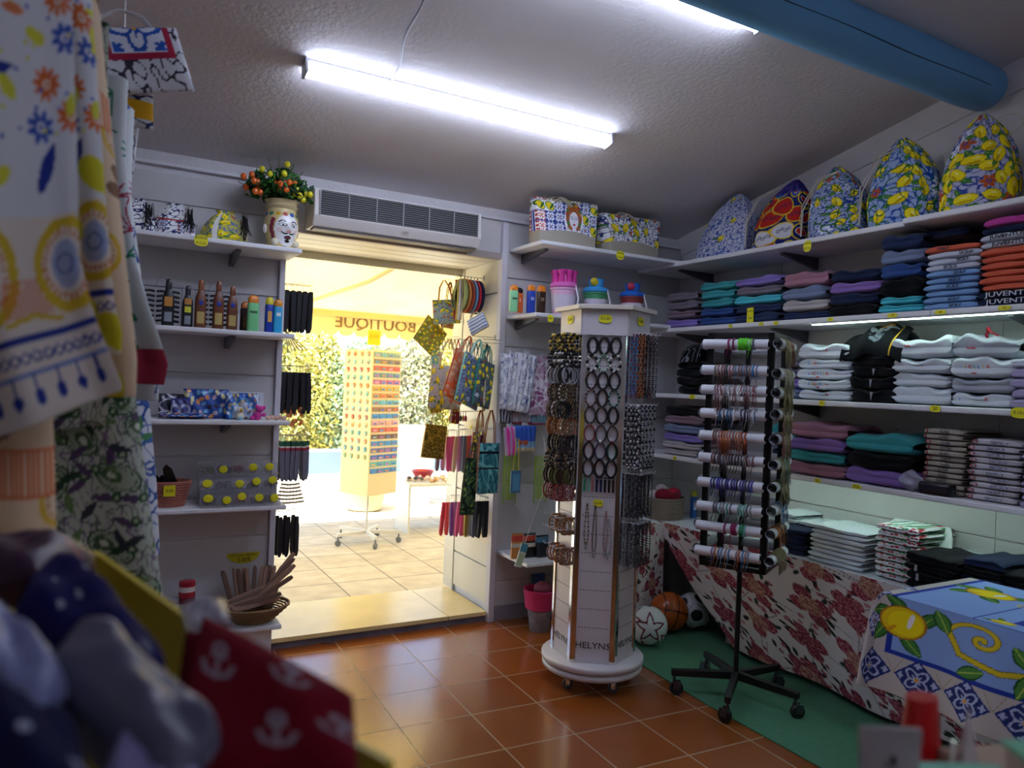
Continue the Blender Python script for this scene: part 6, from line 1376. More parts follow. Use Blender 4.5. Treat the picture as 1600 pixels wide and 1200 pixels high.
for x in (3.36, 3.62):
    for y in (0.1, 1.6, 3.2, 3.95): M().box(x-3.48-.02, x-3.48+.02, y-1.9-.02, y-1.9+.02, 0.007, .6045).obj('leg', mat('table_leg', '#b8b8bc', .4), tb)
tb2 = thing('display_table', 'short white table by the back wall beside the woven basket', 'table', (2.985, 3.93, 0)); mb = M(); mb.box(-.27, .28, -.2, .18, .605, .633); mb.obj('table_top', MATS['table_white'], tb2, bevel=.003)
for x in (-.24, .25):
    for y in (-.16, .14): M().box(x-.015, x+.015, y-.015, y+.015, .007, .6045).obj('leg', MATS['table_leg'], tb2)
def cloth1(s, v):
    yy = YT0+(3.80-YT0)*s; ztop, zb = .640, .035
    z = zb+(ztop-zb)*v; end = 3.80-.72*(1-v)**1.15; y = YT0+(end-YT0)*s
    fl = (1-v); x = 3.268-.012*fl*np.sin(y*4.1)-.02*fl**2*(1+np.sin(y*9+1))+0*y
    return x, y, z
cl = sheet('tablecloth', cloth1, 900, 130, PRINT, rose_paint, lambda s, v: ((1-s)*4.05*.66, v*.605), thick=.0025)
tag(cl, 'white tablecloth with dark red rose bouquets hanging along the right wall table', 'tablecloth', 'rose print tablecloths')
def cloth2(s, v):
    x = 2.71+.56*s; return x, 3.722-.02*(1-v)*(1+np.sin(x*13))-.01*(1-v), .03+.61*v
cl = sheet('tablecloth', cloth2, 190, 130, PRINT, lambda c: (rose_paint(c)), lambda s, v: (s*.6+.3, v*.605), thick=.0025)
tag(cl, 'rose print tablecloth hanging from the short corner table behind the balls', 'tablecloth', 'rose print tablecloths')
# woven basket with red cloths
p = at(1046, 775, 1, 3.85)
bk = wicker('woven_basket', 'round beige woven basket full of red and white cloths on the corner table', (3.40, 3.88, .6345), .12, .135, .14, '#8f7f70', sy=.9, rows=9)
rr = random.Random(5)
for k, (dx, dy, dz, c_, s_) in enumerate(((-.05, -.04, .16, '#8f2036', .055), (.03, -.05, .17, '#b02a44', .05), (.07, .0, .16, '#a83a50', .05), (-.01, .02, .185, '#c8b8bc', .05), (-.08, .02, .15, '#c9bcc0', .045), (.02, -.085, .15, '#7a1c30', .04))):
    o = M().ball((0, 0, 0), s_, 16, 10, sc=(1.1, .8, .85)).obj('rolled_cloth', fabric(c_), None, smooth=True, loc=(3.40+dx, 3.88+dy, .6345+dz)); o.rotation_euler = (rr.uniform(-.4, .4), rr.uniform(-.4, .4), rr.uniform(0, 3))
    tag(o, {'#8f2036': 'dark red rolled cloth at the left of the woven basket', '#b02a44': 'bright red rolled cloth at the front of the woven basket', '#a83a50': 'rose red rolled cloth at the right of the woven basket', '#c8b8bc': 'pale rolled cloth topmost in the woven basket', '#c9bcc0': 'pale rolled cloth at the left back of the woven basket', '#7a1c30': 'small maroon rolled cloth at the woven basket front rim'}[c_], 'cloth', 'cloths in the woven basket')
q = at(1080, 800, 1, 3.8); o = bottle('blue and yellow spray bottle standing right of the woven basket', (3.61, 3.82, .6345), .045, .03, .15, '#2f5fb0', '#c8c03a', 'flat', group='bottles by the woven basket', labels=((.3, .6, .4, '#c8d8e8'),))
# balls
def ball(label, c, r, paint, name):
    o = sheet(name, lambda s, v: (r*np.sin(PI*v)*np.cos(2*PI*s), r*np.sin(PI*v)*np.sin(2*PI*s), -r*np.cos(PI*v)), 160, 90, GLOSSP, paint, lambda s, v: (s, v)); o.location = c
    return tag(o, label, 'ball')
def sph(c, r=1):
    a = c.U*2*PI; b = c.V*PI; return np.stack([np.sin(b)*np.cos(a), np.sin(b)*np.sin(a), -np.cos(b)], -1)
ICO = [Vector(v).normalized() for v in [(0, s1, s2*1.618) for s1 in (-1, 1) for s2 in (-1, 1)]+[(s1, s2*1.618, 0) for s1 in (-1, 1) for s2 in (-1, 1)]+[(s2*1.618, 0, s1) for s1 in (-1, 1) for s2 in (-1, 1)]]
def star_ball(c):
    c.C[:] = lin('#e4e6e8'); P_ = sph(c)
    for n in [Vector((-.55, -.8, .15)).normalized(), Vector((.6, -.5, -.6)).normalized(), Vector((.3, .6, .7)).normalized(), Vector((-.8, .4, .3)).normalized(), Vector((0, -.2, -1))]:
        n = np.array(n); ax = np.cross(n, [0, 0, 1]); ax /= np.linalg.norm(ax); ay = np.cross(n, ax); u = P_@ax; v = P_@ay; w = P_@n
        rad = np.hypot(u, v); t = np.arctan2(v, u)+.3; k = np.abs(((t*5/(2*PI)) % 1)-.5)*2; edge = .30+.42*k**1.5
        c.C[(w > 0) & (np.abs(rad-edge) < .075)] = lin('#8c2030'); c.C[(w > 0) & (np.abs(rad-edge-.05) < .014)] = lin('#1c1c30'); c.C[(w > 0) & (np.abs(rad-edge+.05) < .014)] = lin('#1c1c30')
def basket_ball(c):
    c.C[:] = lin('#b5561c'); P_ = sph(c); n1 = np.array(Vector((.3, .2, .93)).normalized()); n2 = np.array(Vector((-.9, .25, .25)).normalized()); n3 = np.array(Vector((.2, -.9, .1)).normalized())
    for n in (n1, n2): c.C[np.abs(P_@n) < .03] = lin('#1c1410')
    c.C[np.abs(np.abs(P_@n2)-.62) < .025] = lin('#1c1410')
    c.C[(c.vnoise(400, 2) > .9)] *= .8
def soccer(c):
    c.C[:] = lin('#c4c4c8'); P_ = sph(c)
    for n in ICO:
        d = P_@np.array(n); c.C[d > .945] = lin('#17171c')
    M_ = np.stack([P_@np.array(n) for n in ICO], -1); M_.sort(1); c.C[(M_[:, -1]-M_[:, -2] < .012) & (M_[:, -1] < .94)] = lin('#6a6a72')
BZ = .118
for nm, px, py, pt_, lb in (('football', 1013, 977, star_ball, 'white football with dark red star lines lying nearest the display column'), ('basketball', 1036, 962, basket_ball, 'orange basketball between the two footballs'), ('football', 1082, 964, soccer, 'black and white football farthest right under the rose cloth')):
    r = .112 if nm != 'basketball' else .12; c = at(px, py, 2, r+.007)
    if lb.startswith('orange'): c = Vector((c.x+.09, c.y+.05, r+.007))
    if lb.startswith('black'): c = at(1086, 962, 2, r+.007)+Vector((.07, .09, 0))
    ball(lb, (c.x, c.y, r+.007), r, pt_, nm)

# clothes on the wall table
T_ = .6345
stack(1204, 1252, 862, T_, ['navy']*5, 'tee', 'navy pile left on the table', hs=.03, xf=3.33)
ws = stack(1258, 1345, 884, T_, ['pale']*8, 'tee', 'white t-shirt stack left on the table', hs=.026, xf=3.32)
def holly(c):
    c.C[:] = lin('#e4e8ec')
    for x, y, r, q in scatter(1, .9, .12, 3): (c.ell(x, y, .05, .035, random.Random(q).choice(['#b8283c', '#2f8a50', '#3f9a58', '#c84a5a']), r))
def pmesh(kind, i, paint, nm):
    o = sheet(nm, folded(i*5+3, 1.0, .32, 1.0, .5, soft=.8), 60, 60, PRINT, paint, lambda s, v: (s, v*1.0)); me = o.data; bpy.data.objects.remove(o); return me
PM = [pmesh('tee', i, holly, 'folded_tshirt') for i in range(2)]
def pstack(px0, px1, py, z, n, hs, where, xf, cname='red and green print'):
    ya, yb = at(px0, py, 0, xf).y, at(px1, py, 0, xf).y; zc = z; r_ = random.Random(px0)
    for i in range(n):
        o = put('folded_tshirt', PM[i % 2], None, loc=(xf+.165+r_.uniform(0, .012), (ya+yb)/2+r_.uniform(-.008, .008), zc)); o.scale = (ya-yb, 1, hs); o.rotation_euler = (0, 0, -PI/2+r_.uniform(-.06, .06)); zc += hs*.93
        tag(o, f'{cname} folded t-shirt, {ORD[n-1-i]} in the {where}', 't-shirt', f'clothes of the {where}')
pstack(1362, 1428, 893, T_, 9, .031, 'tall print stack on the table', 3.34)
pstack(1315, 1352, 868, T_+.0, 6, .03, 'small print stack at the back', 3.50)
stack(1436, 1500, 905, T_, ['pale']*6, 'tee', 'white t-shirt pile behind the black sweaters', hs=.028, xf=3.42)
stack(1240, 1300, 850, T_, ['pale']*6, 'tee', 'white pile at the back left of the table', hs=.03, xf=3.46)
stack(1200, 1240, 845, T_, ['pale']*7, 'tee', 'white pile behind the black rack on the table', hs=.03, xf=3.44)
bs = stack(1408, 1490, 922, T_, [('black', .045), ('black', .045), ('black', .04), ('black', .05)], 'sweat', 'black sweater pile at the table front', hs=.045, xf=3.285)
for k in (1, 2):
    l = M(); l.prism([(-.03, 0), (.03, 0), (.022, .7), (-.022, .7)], -.0, .004, T=Matrix.Translation((-.2, -.172, .1)) @ Matrix.Rotation(PI/2, 4, 'X')); l.obj('grey_label', mat('grey_motif', '#9aa0a8', .8), bs[k])
stack(1494, 1560, 930, T_, [('navy', .04), ('black', .04), ('navy', .04), ('black', .04), ('navy', .045)], 'sweat', 'navy and black jersey stack at the table right', hs=.04, xf=3.33)
js = stack(1560, 1650, 950, T_, [('black', .06), ('navy', .05), ('black', .06)], 'sweat', 'black jersey stack at the right photo edge', hs=.05, xf=3.36)
# draped white tee at the back of the table
t = thing('white_tshirt', 'white t-shirt with round collar leaning against the wall panel behind the print stack', 't-shirt', (3.60, at(1440, 830, 0, 3.6).y, T_), -PI/2)
sheet('front', lambda s, v: ((s-.5)*.38*(1-.25*v**4), -.14*(1-v)-.02*np.sin(s*9)*(1-v), .26*v), 40, 30, fabric('#e2e8ea'), parent=t, thick=.006)
M().tube([(-.06, -.0, .255), (-.03, -.02, .225), (0, -.025, .215), (.03, -.02, .225), (.06, 0, .255)], .005, 6).obj('collar', fabric('#e2e8ea'), t, smooth=True); M().box(-.02, .02, -.024, -.018, .19, .2).obj('neck_label', INK, t)

# ------------------------------------------------------------ lemon cloth table at the lower right
LX, LY, LZ = 2.67, 1.76, .755
lt = thing('side_table', 'small table hidden under the blue lemon tablecloth', 'table', (2.96, 1.0, 0)); M().box(LX-2.96+.005, 3.26-2.96, -.8, LY-1.0-.005, LZ-.03, LZ).obj('table_top', MATS['table_white'], lt)
for x in (LX+.05-2.96, .25):
    for y in (-.7, .6): M().box(x-.02, x+.02, y-.02, y+.02, .007, LZ-.0305).obj('leg', MATS['table_leg'], lt)
A0, A1, B0, B1 = .41, 1.0, .13, 1.8   # drop at the front, then top width; drop at the far end, then length
def lcloth(s, v):
    a = v*A1; b = s*(B1); fx = np.clip(A0-a, 0, None); fy = np.clip(B0-b, 0, None)
    over = np.maximum(fx, fy); both = np.minimum(fx, fy)
    x = LX+np.clip(a-A0, 0, None)-.16*fx*(1-np.exp(-fx*9))-.012-.12*both-.02*np.sin(b*12+1)*fx/.4*1.0-.018*np.sin(b*27)*fx
    y = LY-np.clip(b-B0, 0, None)+.12*fy+.01+.1*both+.012*np.sin(a*22)*fy
    dr = np.where(over > 0, np.sqrt(over**2+.0025)-.05, 0)
    z = LZ+.006-np.clip(dr, 0, None)*.96; return x, y, z
def lemcloth(c):
    # V: 0 hem .. A1 inner side, U: 0 far hem .. B1 near end
    U, V = c.U, c.V; LB, BL, WH_ = '#86a6e0', '#22399c', '#cfd0da'
    c.C[:] = lin(LB); dd = np.minimum(V, U)
    c.C[dd < .155] = lin('#bfb8b4'); c.C[(dd > .145) & (dd < .163)] = lin(BL)
    c.C[(dd > .395) & (dd < .402)] = lin(BL); c.C[(dd > .475) & (dd < .50)] = lin(BL); c.C[(dd > .50)] = lin('#d4dcea'); c.C[(dd > .66) & (dd < .67)] = lin(BL); c.C[dd > .67] = lin('#9db8ec')
    for k in range(12):
        x = .10+.155*k; c.tile(x, .082, .052, '#27326e', '#aeb8d8', '#22307c', PI/4); c.line([(x-.078, .082), (x-.05, .14)], .002, '#9a8a50'); c.line([(x+.078, .082), (x+.05, .14)], .002, '#9a8a50')
    for k in range(3): c.tile(.082, .10+.155*k+.155, .047, '#c9cbe0', '#2b3784', '#22307c', PI/4)
    for k in range(8): c.tile(.62+.2*k, .58, .045, '#d4dcea', '#2b3784', '#d4dcea', PI/4)
    def blem(x, y, r, rot=0):
        for q in (-2.5, -1.2, .4, 1.9, 2.8): c.leaf(x+r*1.2*math.cos(q), y+r*1.2*math.sin(q), r*.75, r*.26, q+.5, '#3f7a38', '#9dbb4a', '#24501f')
        c.ell(x, y, r, r*.86, '#e2c214', rot, '#a8701a', .1); c.ell(x+r*.1, y-r*.05, r*.8, r*.7, '#efd80e', rot); c.ell(x+r*.35, y+r*.15, r*.13, r*.45, '#e8e4e8', rot-.2); c.ell(x-.5*r, y-.5*r, r*.3, r*.1, '#d89a14', rot+.8)
    blem(.80, .29, .085); blem(.19, .28, .07); blem(1.5, .30, .085); blem(.27, .8, .07)
    for k in range(12):
        x = .46+.13*k; c.lemon(x, .445+.008*(-1)**k, .03, .3*(-1)**k, '#e8d61a', '#b8921a', '#3f7a38'); 
    def scroll(x, y, f=1):
        P_ = [(x+f*(.10*math.exp(-.28*t)*math.cos(t)), y+.08*math.exp(-.28*t)*math.sin(t)) for t in [i*.25 for i in range(38)]]; c.line(P_, .018, '#7a6a1c'); c.line(P_, .013, '#dcc42a')
        c.line([(x+f*.10, y), (x+f*.06, y-.07), (x-f*.06, y-.09), (x-f*.13, y-.07)], .022, '#7a6a1c'); c.line([(x+f*.10, y), (x+f*.06, y-.07), (x-f*.06, y-.09), (x-f*.13, y-.07)], .016, '#dcc42a')
        for q, l in ((.3, .05), (1.2, .05), (2.2, .045), (-1.9, .05)): c.leaf(x-f*.14+.05*math.cos(q), y-.06+.05*math.sin(q), l, .018, q, '#4f8a3c', '#b8cc5a', '#24501f')
        c.ell(x-f*.15, y-.06, .022, .028, '#d88a2a', 0, '#8a5a1a', .15); c.leaf(x+f*.12, y+.03, .05, .02, 2, '#4f8a3c', '#b8cc5a', '#24501f'); c.leaf(x+f*.02, y-.12, .045, .018, .4, '#4f8a3c', '#b8cc5a', '#24501f')
    scroll(.43, .30, -1); scroll(1.22, .36, 1); scroll(1.78, .34, -1)
    for k in range(10): c.ring(.4+.16*k, .74, .02, .004, '#dcc42a'); c.leaf(.44+.16*k, .73, .03, .008, .5, '#4f8a3c')
lc = sheet('lemon_tablecloth', lcloth, 560, 300, PRINT, lemcloth, lambda s, v: (s*B1*.85, v*A1), thick=.0025)
tag(lc, 'light blue tablecloth with big lemons and blue tile border at the lower right', 'tablecloth')
# ------------------------------------------------------------ dresses on the rail at the left
def atd(px, py, d):
    v = F+CR*((px-800)/FPX)+CU*((600-py)/FPX); return v*d+Vector((0, 0, 1.5))
rail = thing('clothes_rail', 'chrome clothes rail carrying the long printed dresses at the left', 'clothes rail', (-.22, 1.4, 0))
M().tube([(0, -.58, .012), (0, -.58, 2.16), (0, 1.0, 2.16), (0, 1.0, .012)], .013, 10).obj('rail_frame', CHROME, rail, smooth=True); M().box(-.25, .25, -.60, -.56, 0, .025).box(-.25, .25, .98, 1.02, 0, .025).obj('feet', CHROME, rail)
def interp(pts, z):
    zs_ = np.array([p[1] for p in pts]); xs_ = np.array([p[0] for p in pts]); o = np.argsort(zs_); return np.interp(z, zs_[o], xs_[o])
def panel(name, parent, Y, edge, zb, zt, xl, paint, uvs=1.0, folds=3, amp=.02, nu=200, nv=260, slope=0, ph=0, base='#ffffff'):
    """hanging cloth panel; edge = [(px,py)...] of its right outline in the photograph"""
    E_ = [(at(px, py, 1, Y).x, at(px, py, 1, Y).z) for px, py in edge]
    def fn(s, v):
        z0 = zb+(zt-zb)*v; xr = interp(E_, z0); x = xl+(xr-xl)*s; z = z0-slope*(1-s)*(1-v)
        y = Y+amp*np.sin(s*folds*2*PI+ph+v*1.2)*(1.15-.5*v)+amp*.4*np.sin(s*folds*5+v*3)+.03*np.exp(-(1-s)/.04)+.015*np.sin(v*5+s*4)
        return x, y, z
    return sheet(name, fn, nu, nv, PRINT, paint, lambda s, v: (s*(.45)*uvs, (zt-zb)*v*uvs), parent, thick=.0018, base=base)
def kaftan(c):
    c.C[:] = lin('#e9ecf4'); H = float(c.V.max())
    c.C[c.V < .20] = lin('#efe6dc')
    for x, y, r, q in scatter(.45, H, .056, 2, .22):
        if y < .215: continue
        k = int(q*6)
        if k < 2: c.flower(x, y, .019, 8, '#3f62c4', '#e8e8ec', r)
        elif k == 2: c.flower(x, y, .02, 10, '#e0743a', '#e8e0d0', r)
        elif k == 3: c.leaf(x, y, .03, .009, r, '#2c3f9c')
        else: c.ell(x, y, .008, .014, '#dfe04a', r)
    for x, y, r, q in scatter(.45, H, .03, 5, .4):
        if y > .26: c.ell(x, y, .0025, .0025, '#3f62c4' if q < .6 else '#dfe04a')
    for x, y, r, q in scatter(.45, H, .07, 9, .4):
        if y > .26 and q < .5: c.leaf(x, y, .015, .006, r, ['#dfe04a', '#e88a5a', '#2c3f9c'][int(q*6)])
    # decorated lower band
    c.stripe(.075, .083, '#2c3f9c', lambda u: .0*u); c.stripe(.045, .049, '#8a9ad0')
    for k in range(40): x = .006+.0118*k; c.ring(x, .062, .0045, .0012, '#2c3f9c')
    for k in range(20): x = .01+.0235*k; c.line([(x, .045), (x, .03)], .0025, '#2c3f9c'); c.ell(x, .024, .005, .008, '#2c3f9c')
    for k in range(5):
        x = .03+.1*k; c.ring(x, .145, .036, .005, '#e0c23a', ry=.045); c.ring(x, .145, .027, .003, '#d8884a', ry=.034, dash=30); c.ell(x, .145, .018, .026, '#aab8dc'); c.ring(x, .145, .01, .002, '#6f84c0')
        for j in range(12): c.line([(x+.05+.0045*j-.03, .10), (x+.05+.0045*j-.028, .135)], .0022, '#e07a4a')
        c.line([(x+.02, .095), (x+.05, .1), (x+.08, .092)], .005, '#e0c23a')
def k2(c):
    kaftan(c)
def peachdress(c):
    c.C[:] = lin('#ecd2b4'); H = float(c.V.max())
    for x, y, r, q in scatter(.45, H, .11, 12, .3):
        k = int(q*5)
        if k < 1: c.flower(x, y, .045, 6, '#8a6248', '#c9a868', r)
        elif k == 1: c.flower(x, y, .028, 8, '#b08a5a', '#e8d0a0', r)
        elif k == 2: c.ring(x, y, .03, .004, '#e0b83a'); c.ring(x, y, .022, .002, '#b8743a', dash=24)
        elif k == 3: c.ell(x, y, .02, .03, '#e8d82a', r)
        else: c.leaf(x, y, .04, .012, r, '#8a6248')
    c.stripe(.40, .455, '#e07a4a', lambda u: 0*u) if H > .5 else None
    if H > .5:
        for k in range(60): c.line([(.0076*k, .402), (.0076*k, .452)], .0028, '#ecd2b4')
def paisley(c):
    c.C[:] = lin('#c0c8bc'); H = float(c.V.max())
    c.scribble(200, '#6f7a70', .5, 3); c.scribble(110, '#8a7494', .3, 7)
    for x, y, r, q in scatter(.45, H, .105, 22, .25):
        c.ell(x, y, .036, .024, '#a8b4a0', r, '#3c5a40', .12); c.ring(x, y, .030, .003, '#3c5a40', r, ry=.019, dash=34); c.ell(x+.012*math.cos(r), y+.012*math.sin(r), .018, .012, '#4f6a48', r); c.ell(x+.012*math.cos(r), y+.012*math.sin(r), .008, .006, '#d0d8c8', r)
    for x, y, r, q in scatter(.45, H, .045, 23, .4):
        c.leaf(x, y, .022, .007, r, ['#2f4a34', '#5a4a6a', '#6f8a5a', '#3a3f48'][int(q*4)]); 
        if q < .4: c.ell(x+.02, y, .009, .009, '#3a5a38'); c.ell(x+.02, y, .004, .004, '#a8b89a')
def coral(cc, bgc='#dfe6ea'):
    def f(c):
        c.C[:] = lin(bgc); rs = random.Random(8); H = float(c.V.max())
        for x, y, r, q in scatter(.45, H, .07, 31, .3):
            col = cc[int(q*len(cc))]
            for b_ in range(5):
                a = r+b_*.5; P_ = [(x, y)]
                for k in range(4): a += rs.uniform(-.4, .4); P_.append((P_[-1][0]+.012*math.cos(a), P_[-1][1]+.012*math.sin(a)))
                c.line(P_, .004, col)
    return f
def bluepat(c): c.C[:] = lin('#d6dae4'); c.scribble(120, '#2f4f9c', .6, 3); c.scribble(60, '#3f6ab0', .3, 5); [c.leaf(x, y, .02, .008, r, '#4f8a5a') for x, y, r, q in scatter(.45, 1.2, .1, 5)]
def hanger(t, Y):
    M().tube([(-.17, 0, 2.06), (0, 0, 2.11), (.13, 0, 2.06)], .006, 8).tube([(0, 0, 2.11), (0, 0, 2.15), (.012, 0, 2.178), (-.012, 0, 2.18)], .0025, 6).obj('hanger', plastic('#d8d8dc', .3), t, smooth=True).location = (-.0, 0, 0)
def dress(label, Y, sleeve, szb, slope, bodyedge, bzb, ps, pb, xl=-.34, ph=0, sf=3.4):
    t = thing('printed_dress', label, 'dress', (0, 0, 0), 0, 'printed dresses on the rail')
    if sleeve: panel('sleeve', t, Y, sleeve, szb, 2.10, xl, ps, folds=sf, amp=.03, ph=ph, slope=slope)
    if bodyedge: panel('body', t, Y+.06, bodyedge, bzb, 2.08, xl, pb, folds=2.6, amp=.02, ph=ph+1, nv=300)
    h = M().tube([(-.36, Y+.03, 2.06), (-.22, Y+.03, 2.11), (-.09, Y+.03, 2.06)], .006, 8).tube([(-.22, Y+.03, 2.11), (-.22, Y+.03, 2.14), (-.208, Y+.03, 2.178), (-.232, Y+.03, 2.18)], .0025, 6).obj('hanger', plastic('#d8d8dc', .3), t, smooth=True)
    return t
dress('white dress with blue and orange flowers and blue tassel border, nearest the camera', .95, [(108, -40), (118, 200), (124, 400), (150, 500), (190, 600), (192, 640)], 1.475, .17, [(60, -40), (70, 500), (82, 700), (88, 900)], .95, kaftan, peachdress, ph=.4)
dress('white, blue and yellow flowered dress hanging second from the front', 1.12, [(140, -40), (150, 100), (165, 330), (178, 480), (190, 520)], 1.52, .06, None, 1.0, lambda c: (kaftan(c), [c.ell(x, y, .02, .03, '#e2dc3a', r) for x, y, r, q in scatter(.45, .7, .12, 44)]), None, ph=1.5)
dress('peach and yellow flowered dress hanging third from the front', 1.28, [(152, -40), (165, 100), (180, 250), (200, 450), (212, 560), (210, 650)], 1.46, .04, None, .9, peachdress, None, ph=2.6)
dress('green and lilac paisley long dress hanging behind the peach one', 1.45, [(160, 300), (180, 500), (184, 590), (165, 650)], 1.40, .02, [(150, 200), (190, 500), (215, 640), (235, 800), (258, 960)], .93, paisley, paisley, ph=.2)
dress('white dress with green and crimson coral branches, sleeve ending in a pink cuff', 1.72, [(196, 230), (210, 400), (232, 480), (262, 570), (256, 600), (252, 625)], 1.47, .0, None, 1.0, lambda c: (coral(['#2f8a6a', '#2f8a6a', '#b03a58'])(c), c.stripe(-.01, .075, '#b8405a', lambda u: 0*u)), None, ph=1.1)
dress('white and blue leafy print dress at the far end of the rail', 1.90, [(205, 300), (222, 450), (240, 560), (246, 610)], 1.43, .0, [(200, 300), (232, 600), (246, 760), (252, 900)], 1.05, lambda c: (coral(['#2f4f9c', '#b03a58', '#2f4f9c'])(c)), bluepat, ph=2.1)
# tote bags hanging high behind the dresses
def tilebag(c):
    c.C[:] = lin('#dcdce2'); c.scribble(120, '#3a3444', .6, 3); c.tile(.15, .17, .075, '#e8ecf8', '#2f5fc0', '#b02a48'); c.C[(np.maximum(np.abs(c.U-.15), np.abs(c.V-.17)) > .075) & (np.maximum(np.abs(c.U-.15), np.abs(c.V-.17)) < .085)] = lin('#b02a48')
railb = thing('hanging_bag_hook', 'thin wall-to-ceiling wire with hooks holding tile print bags above the dresses', 'hook', (.03, 2.3, ceil_z(2.3))); M().tube([(0, 0, -.0), (0, 0, -1.05)], .003, 6).box(-.02, .02, -.02, .02, -.006, -.001).obj('wire', WIRE, railb)
for i, (px, py, w, h, pt_, lb, rl, sp) in enumerate(((186, 14, .26, .17, tilebag, 'tote bag with blue tile motif in a red frame, top left of the photo', -.3, .05), (176, 86, .2, .13, lambda c: (c.scribble(100, '#2a2f5a', .6, 2), c.stripe(.02, .07, '#e0a820')), 'tote bag with yellow crown shape under the tile motif bag', .0, .05), (172, 145, .16, .16, lambda c: c.scribble(110, '#3a3f5a', .6, 6), 'dark print tote with white handles below the yellow crown one', .1, .05))):
    p = at(px, py, 1, 2.26+.03*i); b = flat_bag('hanging_tote', lb, 'bag', (p.x, 2.26+.03*i, p.z), .1, w, h, pt_, base='#dcdce2', roll=rl, strap=sp, group='tote bags hanging high behind the dresses', strapc='#d8d8dc')
# ------------------------------------------------------------ foreground bin of packed scarves (lower left)
ct = thing('counter', 'counter edge at the lower left carrying the yellow bin', 'counter', (-.35, .45, 0)); M().box(-.45, .42, -.3, .30, 0, 1.0).obj('carcass', mat('counter_wood', '#5a4434', .5), ct, bevel=.004)
YBD = mat('yellow_board', '#d0bc34', .5)
def wall_between(mb, a, b, z0, th=.006):
    a, b = Vector(a), Vector(b); d = (b-a); d.z = 0; n = Vector((-d.y, d.x, 0)).normalized()*th
    mb.add([(a.x, a.y, z0), (b.x, b.y, z0), (b.x, b.y, b.z), (a.x, a.y, a.z), (a.x+n.x, a.y+n.y, z0), (b.x+n.x, b.y+n.y, z0), (b.x+n.x, b.y+n.y, b.z), (a.x+n.x, a.y+n.y, a.z)],
           [(0, 1, 2, 3), (5, 4, 7, 6), (0, 4, 5, 1), (2, 6, 7, 3), (0, 3, 7, 4), (1, 5, 6, 2)])
bin_ = thing('yellow_bin', 'yellow cardboard bin of wrapped scarves in the blurred lower left foreground', 'bin', (0, 0, 0))
ZB = 1.004; A_ = atd(145, 862, .80); B_ = atd(292, 968, .62); C_b = atd(604, 1192, .46)
mb = M(); wall_between(mb, A_, B_, ZB); mb.obj('side_panel', YBD, bin_)
mb = M(); q1 = Vector((B_.x+.002, B_.y-.002, C_b.z)); wall_between(mb, q1, C_b, ZB); mb.obj('front_panel', YBD, bin_)
mb = M(); L_ = Vector((A_.x-.28, A_.y+.02, A_.z)); wall_between(mb, L_, A_, ZB); mb.obj('side_panel', YBD, bin_)
def cushion(name, label, cs, th, mt, cat='packet', paint=None, group=None, n=60, part=None, ph=0, mt2=None):
    """soft pack spanning four points given as (px, py, distance)"""
    P4 = [atd(*c) for c in cs]; c0 = sum(P4, Vector())/4; nrm = (P4[1]-P4[0]).cross(P4[3]-P4[0]).normalized()
    if nrm.dot(Vector((0, 0, 1.5))-c0) < 0: nrm = -nrm
    t = thing(name, label, cat, tuple(c0), 0, group); Q = [np.array(p-c0) for p in P4]; nn = np.array(nrm); W = (P4[1]-P4[0]).length; H = (P4[3]-P4[0]).length
    def fn(sg):
        def f(s, v):
            e = (np.clip(1-np.abs(2*s-1)**4, 0, 1)*np.clip(1-np.abs(2*v-1)**4, 0, 1))**.5*th*(1+.16*np.sin(s*7+v*5+ph)+.05*np.sin(s*19-v*11))
            p = [(Q[0][k]*(1-s)*(1-v)+Q[1][k]*s*(1-v)+Q[2][k]*s*v+Q[3][k]*(1-s)*v)+sg*nn[k]*e for k in range(3)]; return p
        return f
    sheet('front', fn(1), n, n, mt, paint, lambda s, v: (s*W, v*H), t); sheet('back', fn(-1), 24, 24, mt2 or mt, None if paint is None else paint, lambda s, v: (s*W, v*H), t); return t
def anchors(c):
    c.C[:] = lin('#7a0a20'); W, H = float(c.U.max()), float(c.V.max())
    for x, y in ((W*.22, H*.70), (W*.62, H*.30), (W*.68, H*.80), (W*.95, H*.45), (W*.15, H*.22)):
        s_ = .62; c.line([(x, y+.012*s_), (x, y-.018*s_)], .0045, '#9c8c98'); c.line([(x-.02*s_, y-.006*s_), (x-.014*s_, y-.02*s_), (x, y-.025*s_), (x+.014*s_, y-.02*s_), (x+.02*s_, y-.006*s_)], .0045, '#9c8c98'); c.line([(x-.009*s_, y+.006*s_), (x+.009*s_, y+.006*s_)], .004, '#9c8c98'); c.ring(x, y+.017*s_, .005, .0022, '#9c8c98')
FG = 'wrapped scarves in the yellow bin'
cushion('red_pouch', 'dark red pouch printed with white anchors in the blurred foreground', [(255, 1230, .44), (560, 1215, .42), (552, 1086, .46), (318, 962, .56)], .014, PRINT, 'pouch', anchors, FG, n=160)
cushion('red_pouch', 'second dark red pouch leaning behind the anchor pouch', [(262, 1200, .50), (420, 1190, .48), (400, 1010, .55), (292, 985, .58)], .01, PRINT, 'pouch', lambda c: c.C.__setitem__(slice(None), lin('#7a1024')), FG, ph=2)
dot = lambda bgc, fg: (lambda c: (c.C.__setitem__(slice(None), lin(bgc)), [c.ell(x, y, .004, .006, fg, r) for x, y, r, q in scatter(float(c.U.max()), float(c.V.max()), .035, 4) if q < .3]))
cushion('wrapped_scarf', 'navy wrapped scarf lying diagonally at the far side of the bin', [(20, 960, .55), (230, 1120, .46), (262, 1050, .52), (70, 868, .68)], .028, PRINT, 'scarf', dot('#141252', '#9aa0b0'), FG, ph=1)
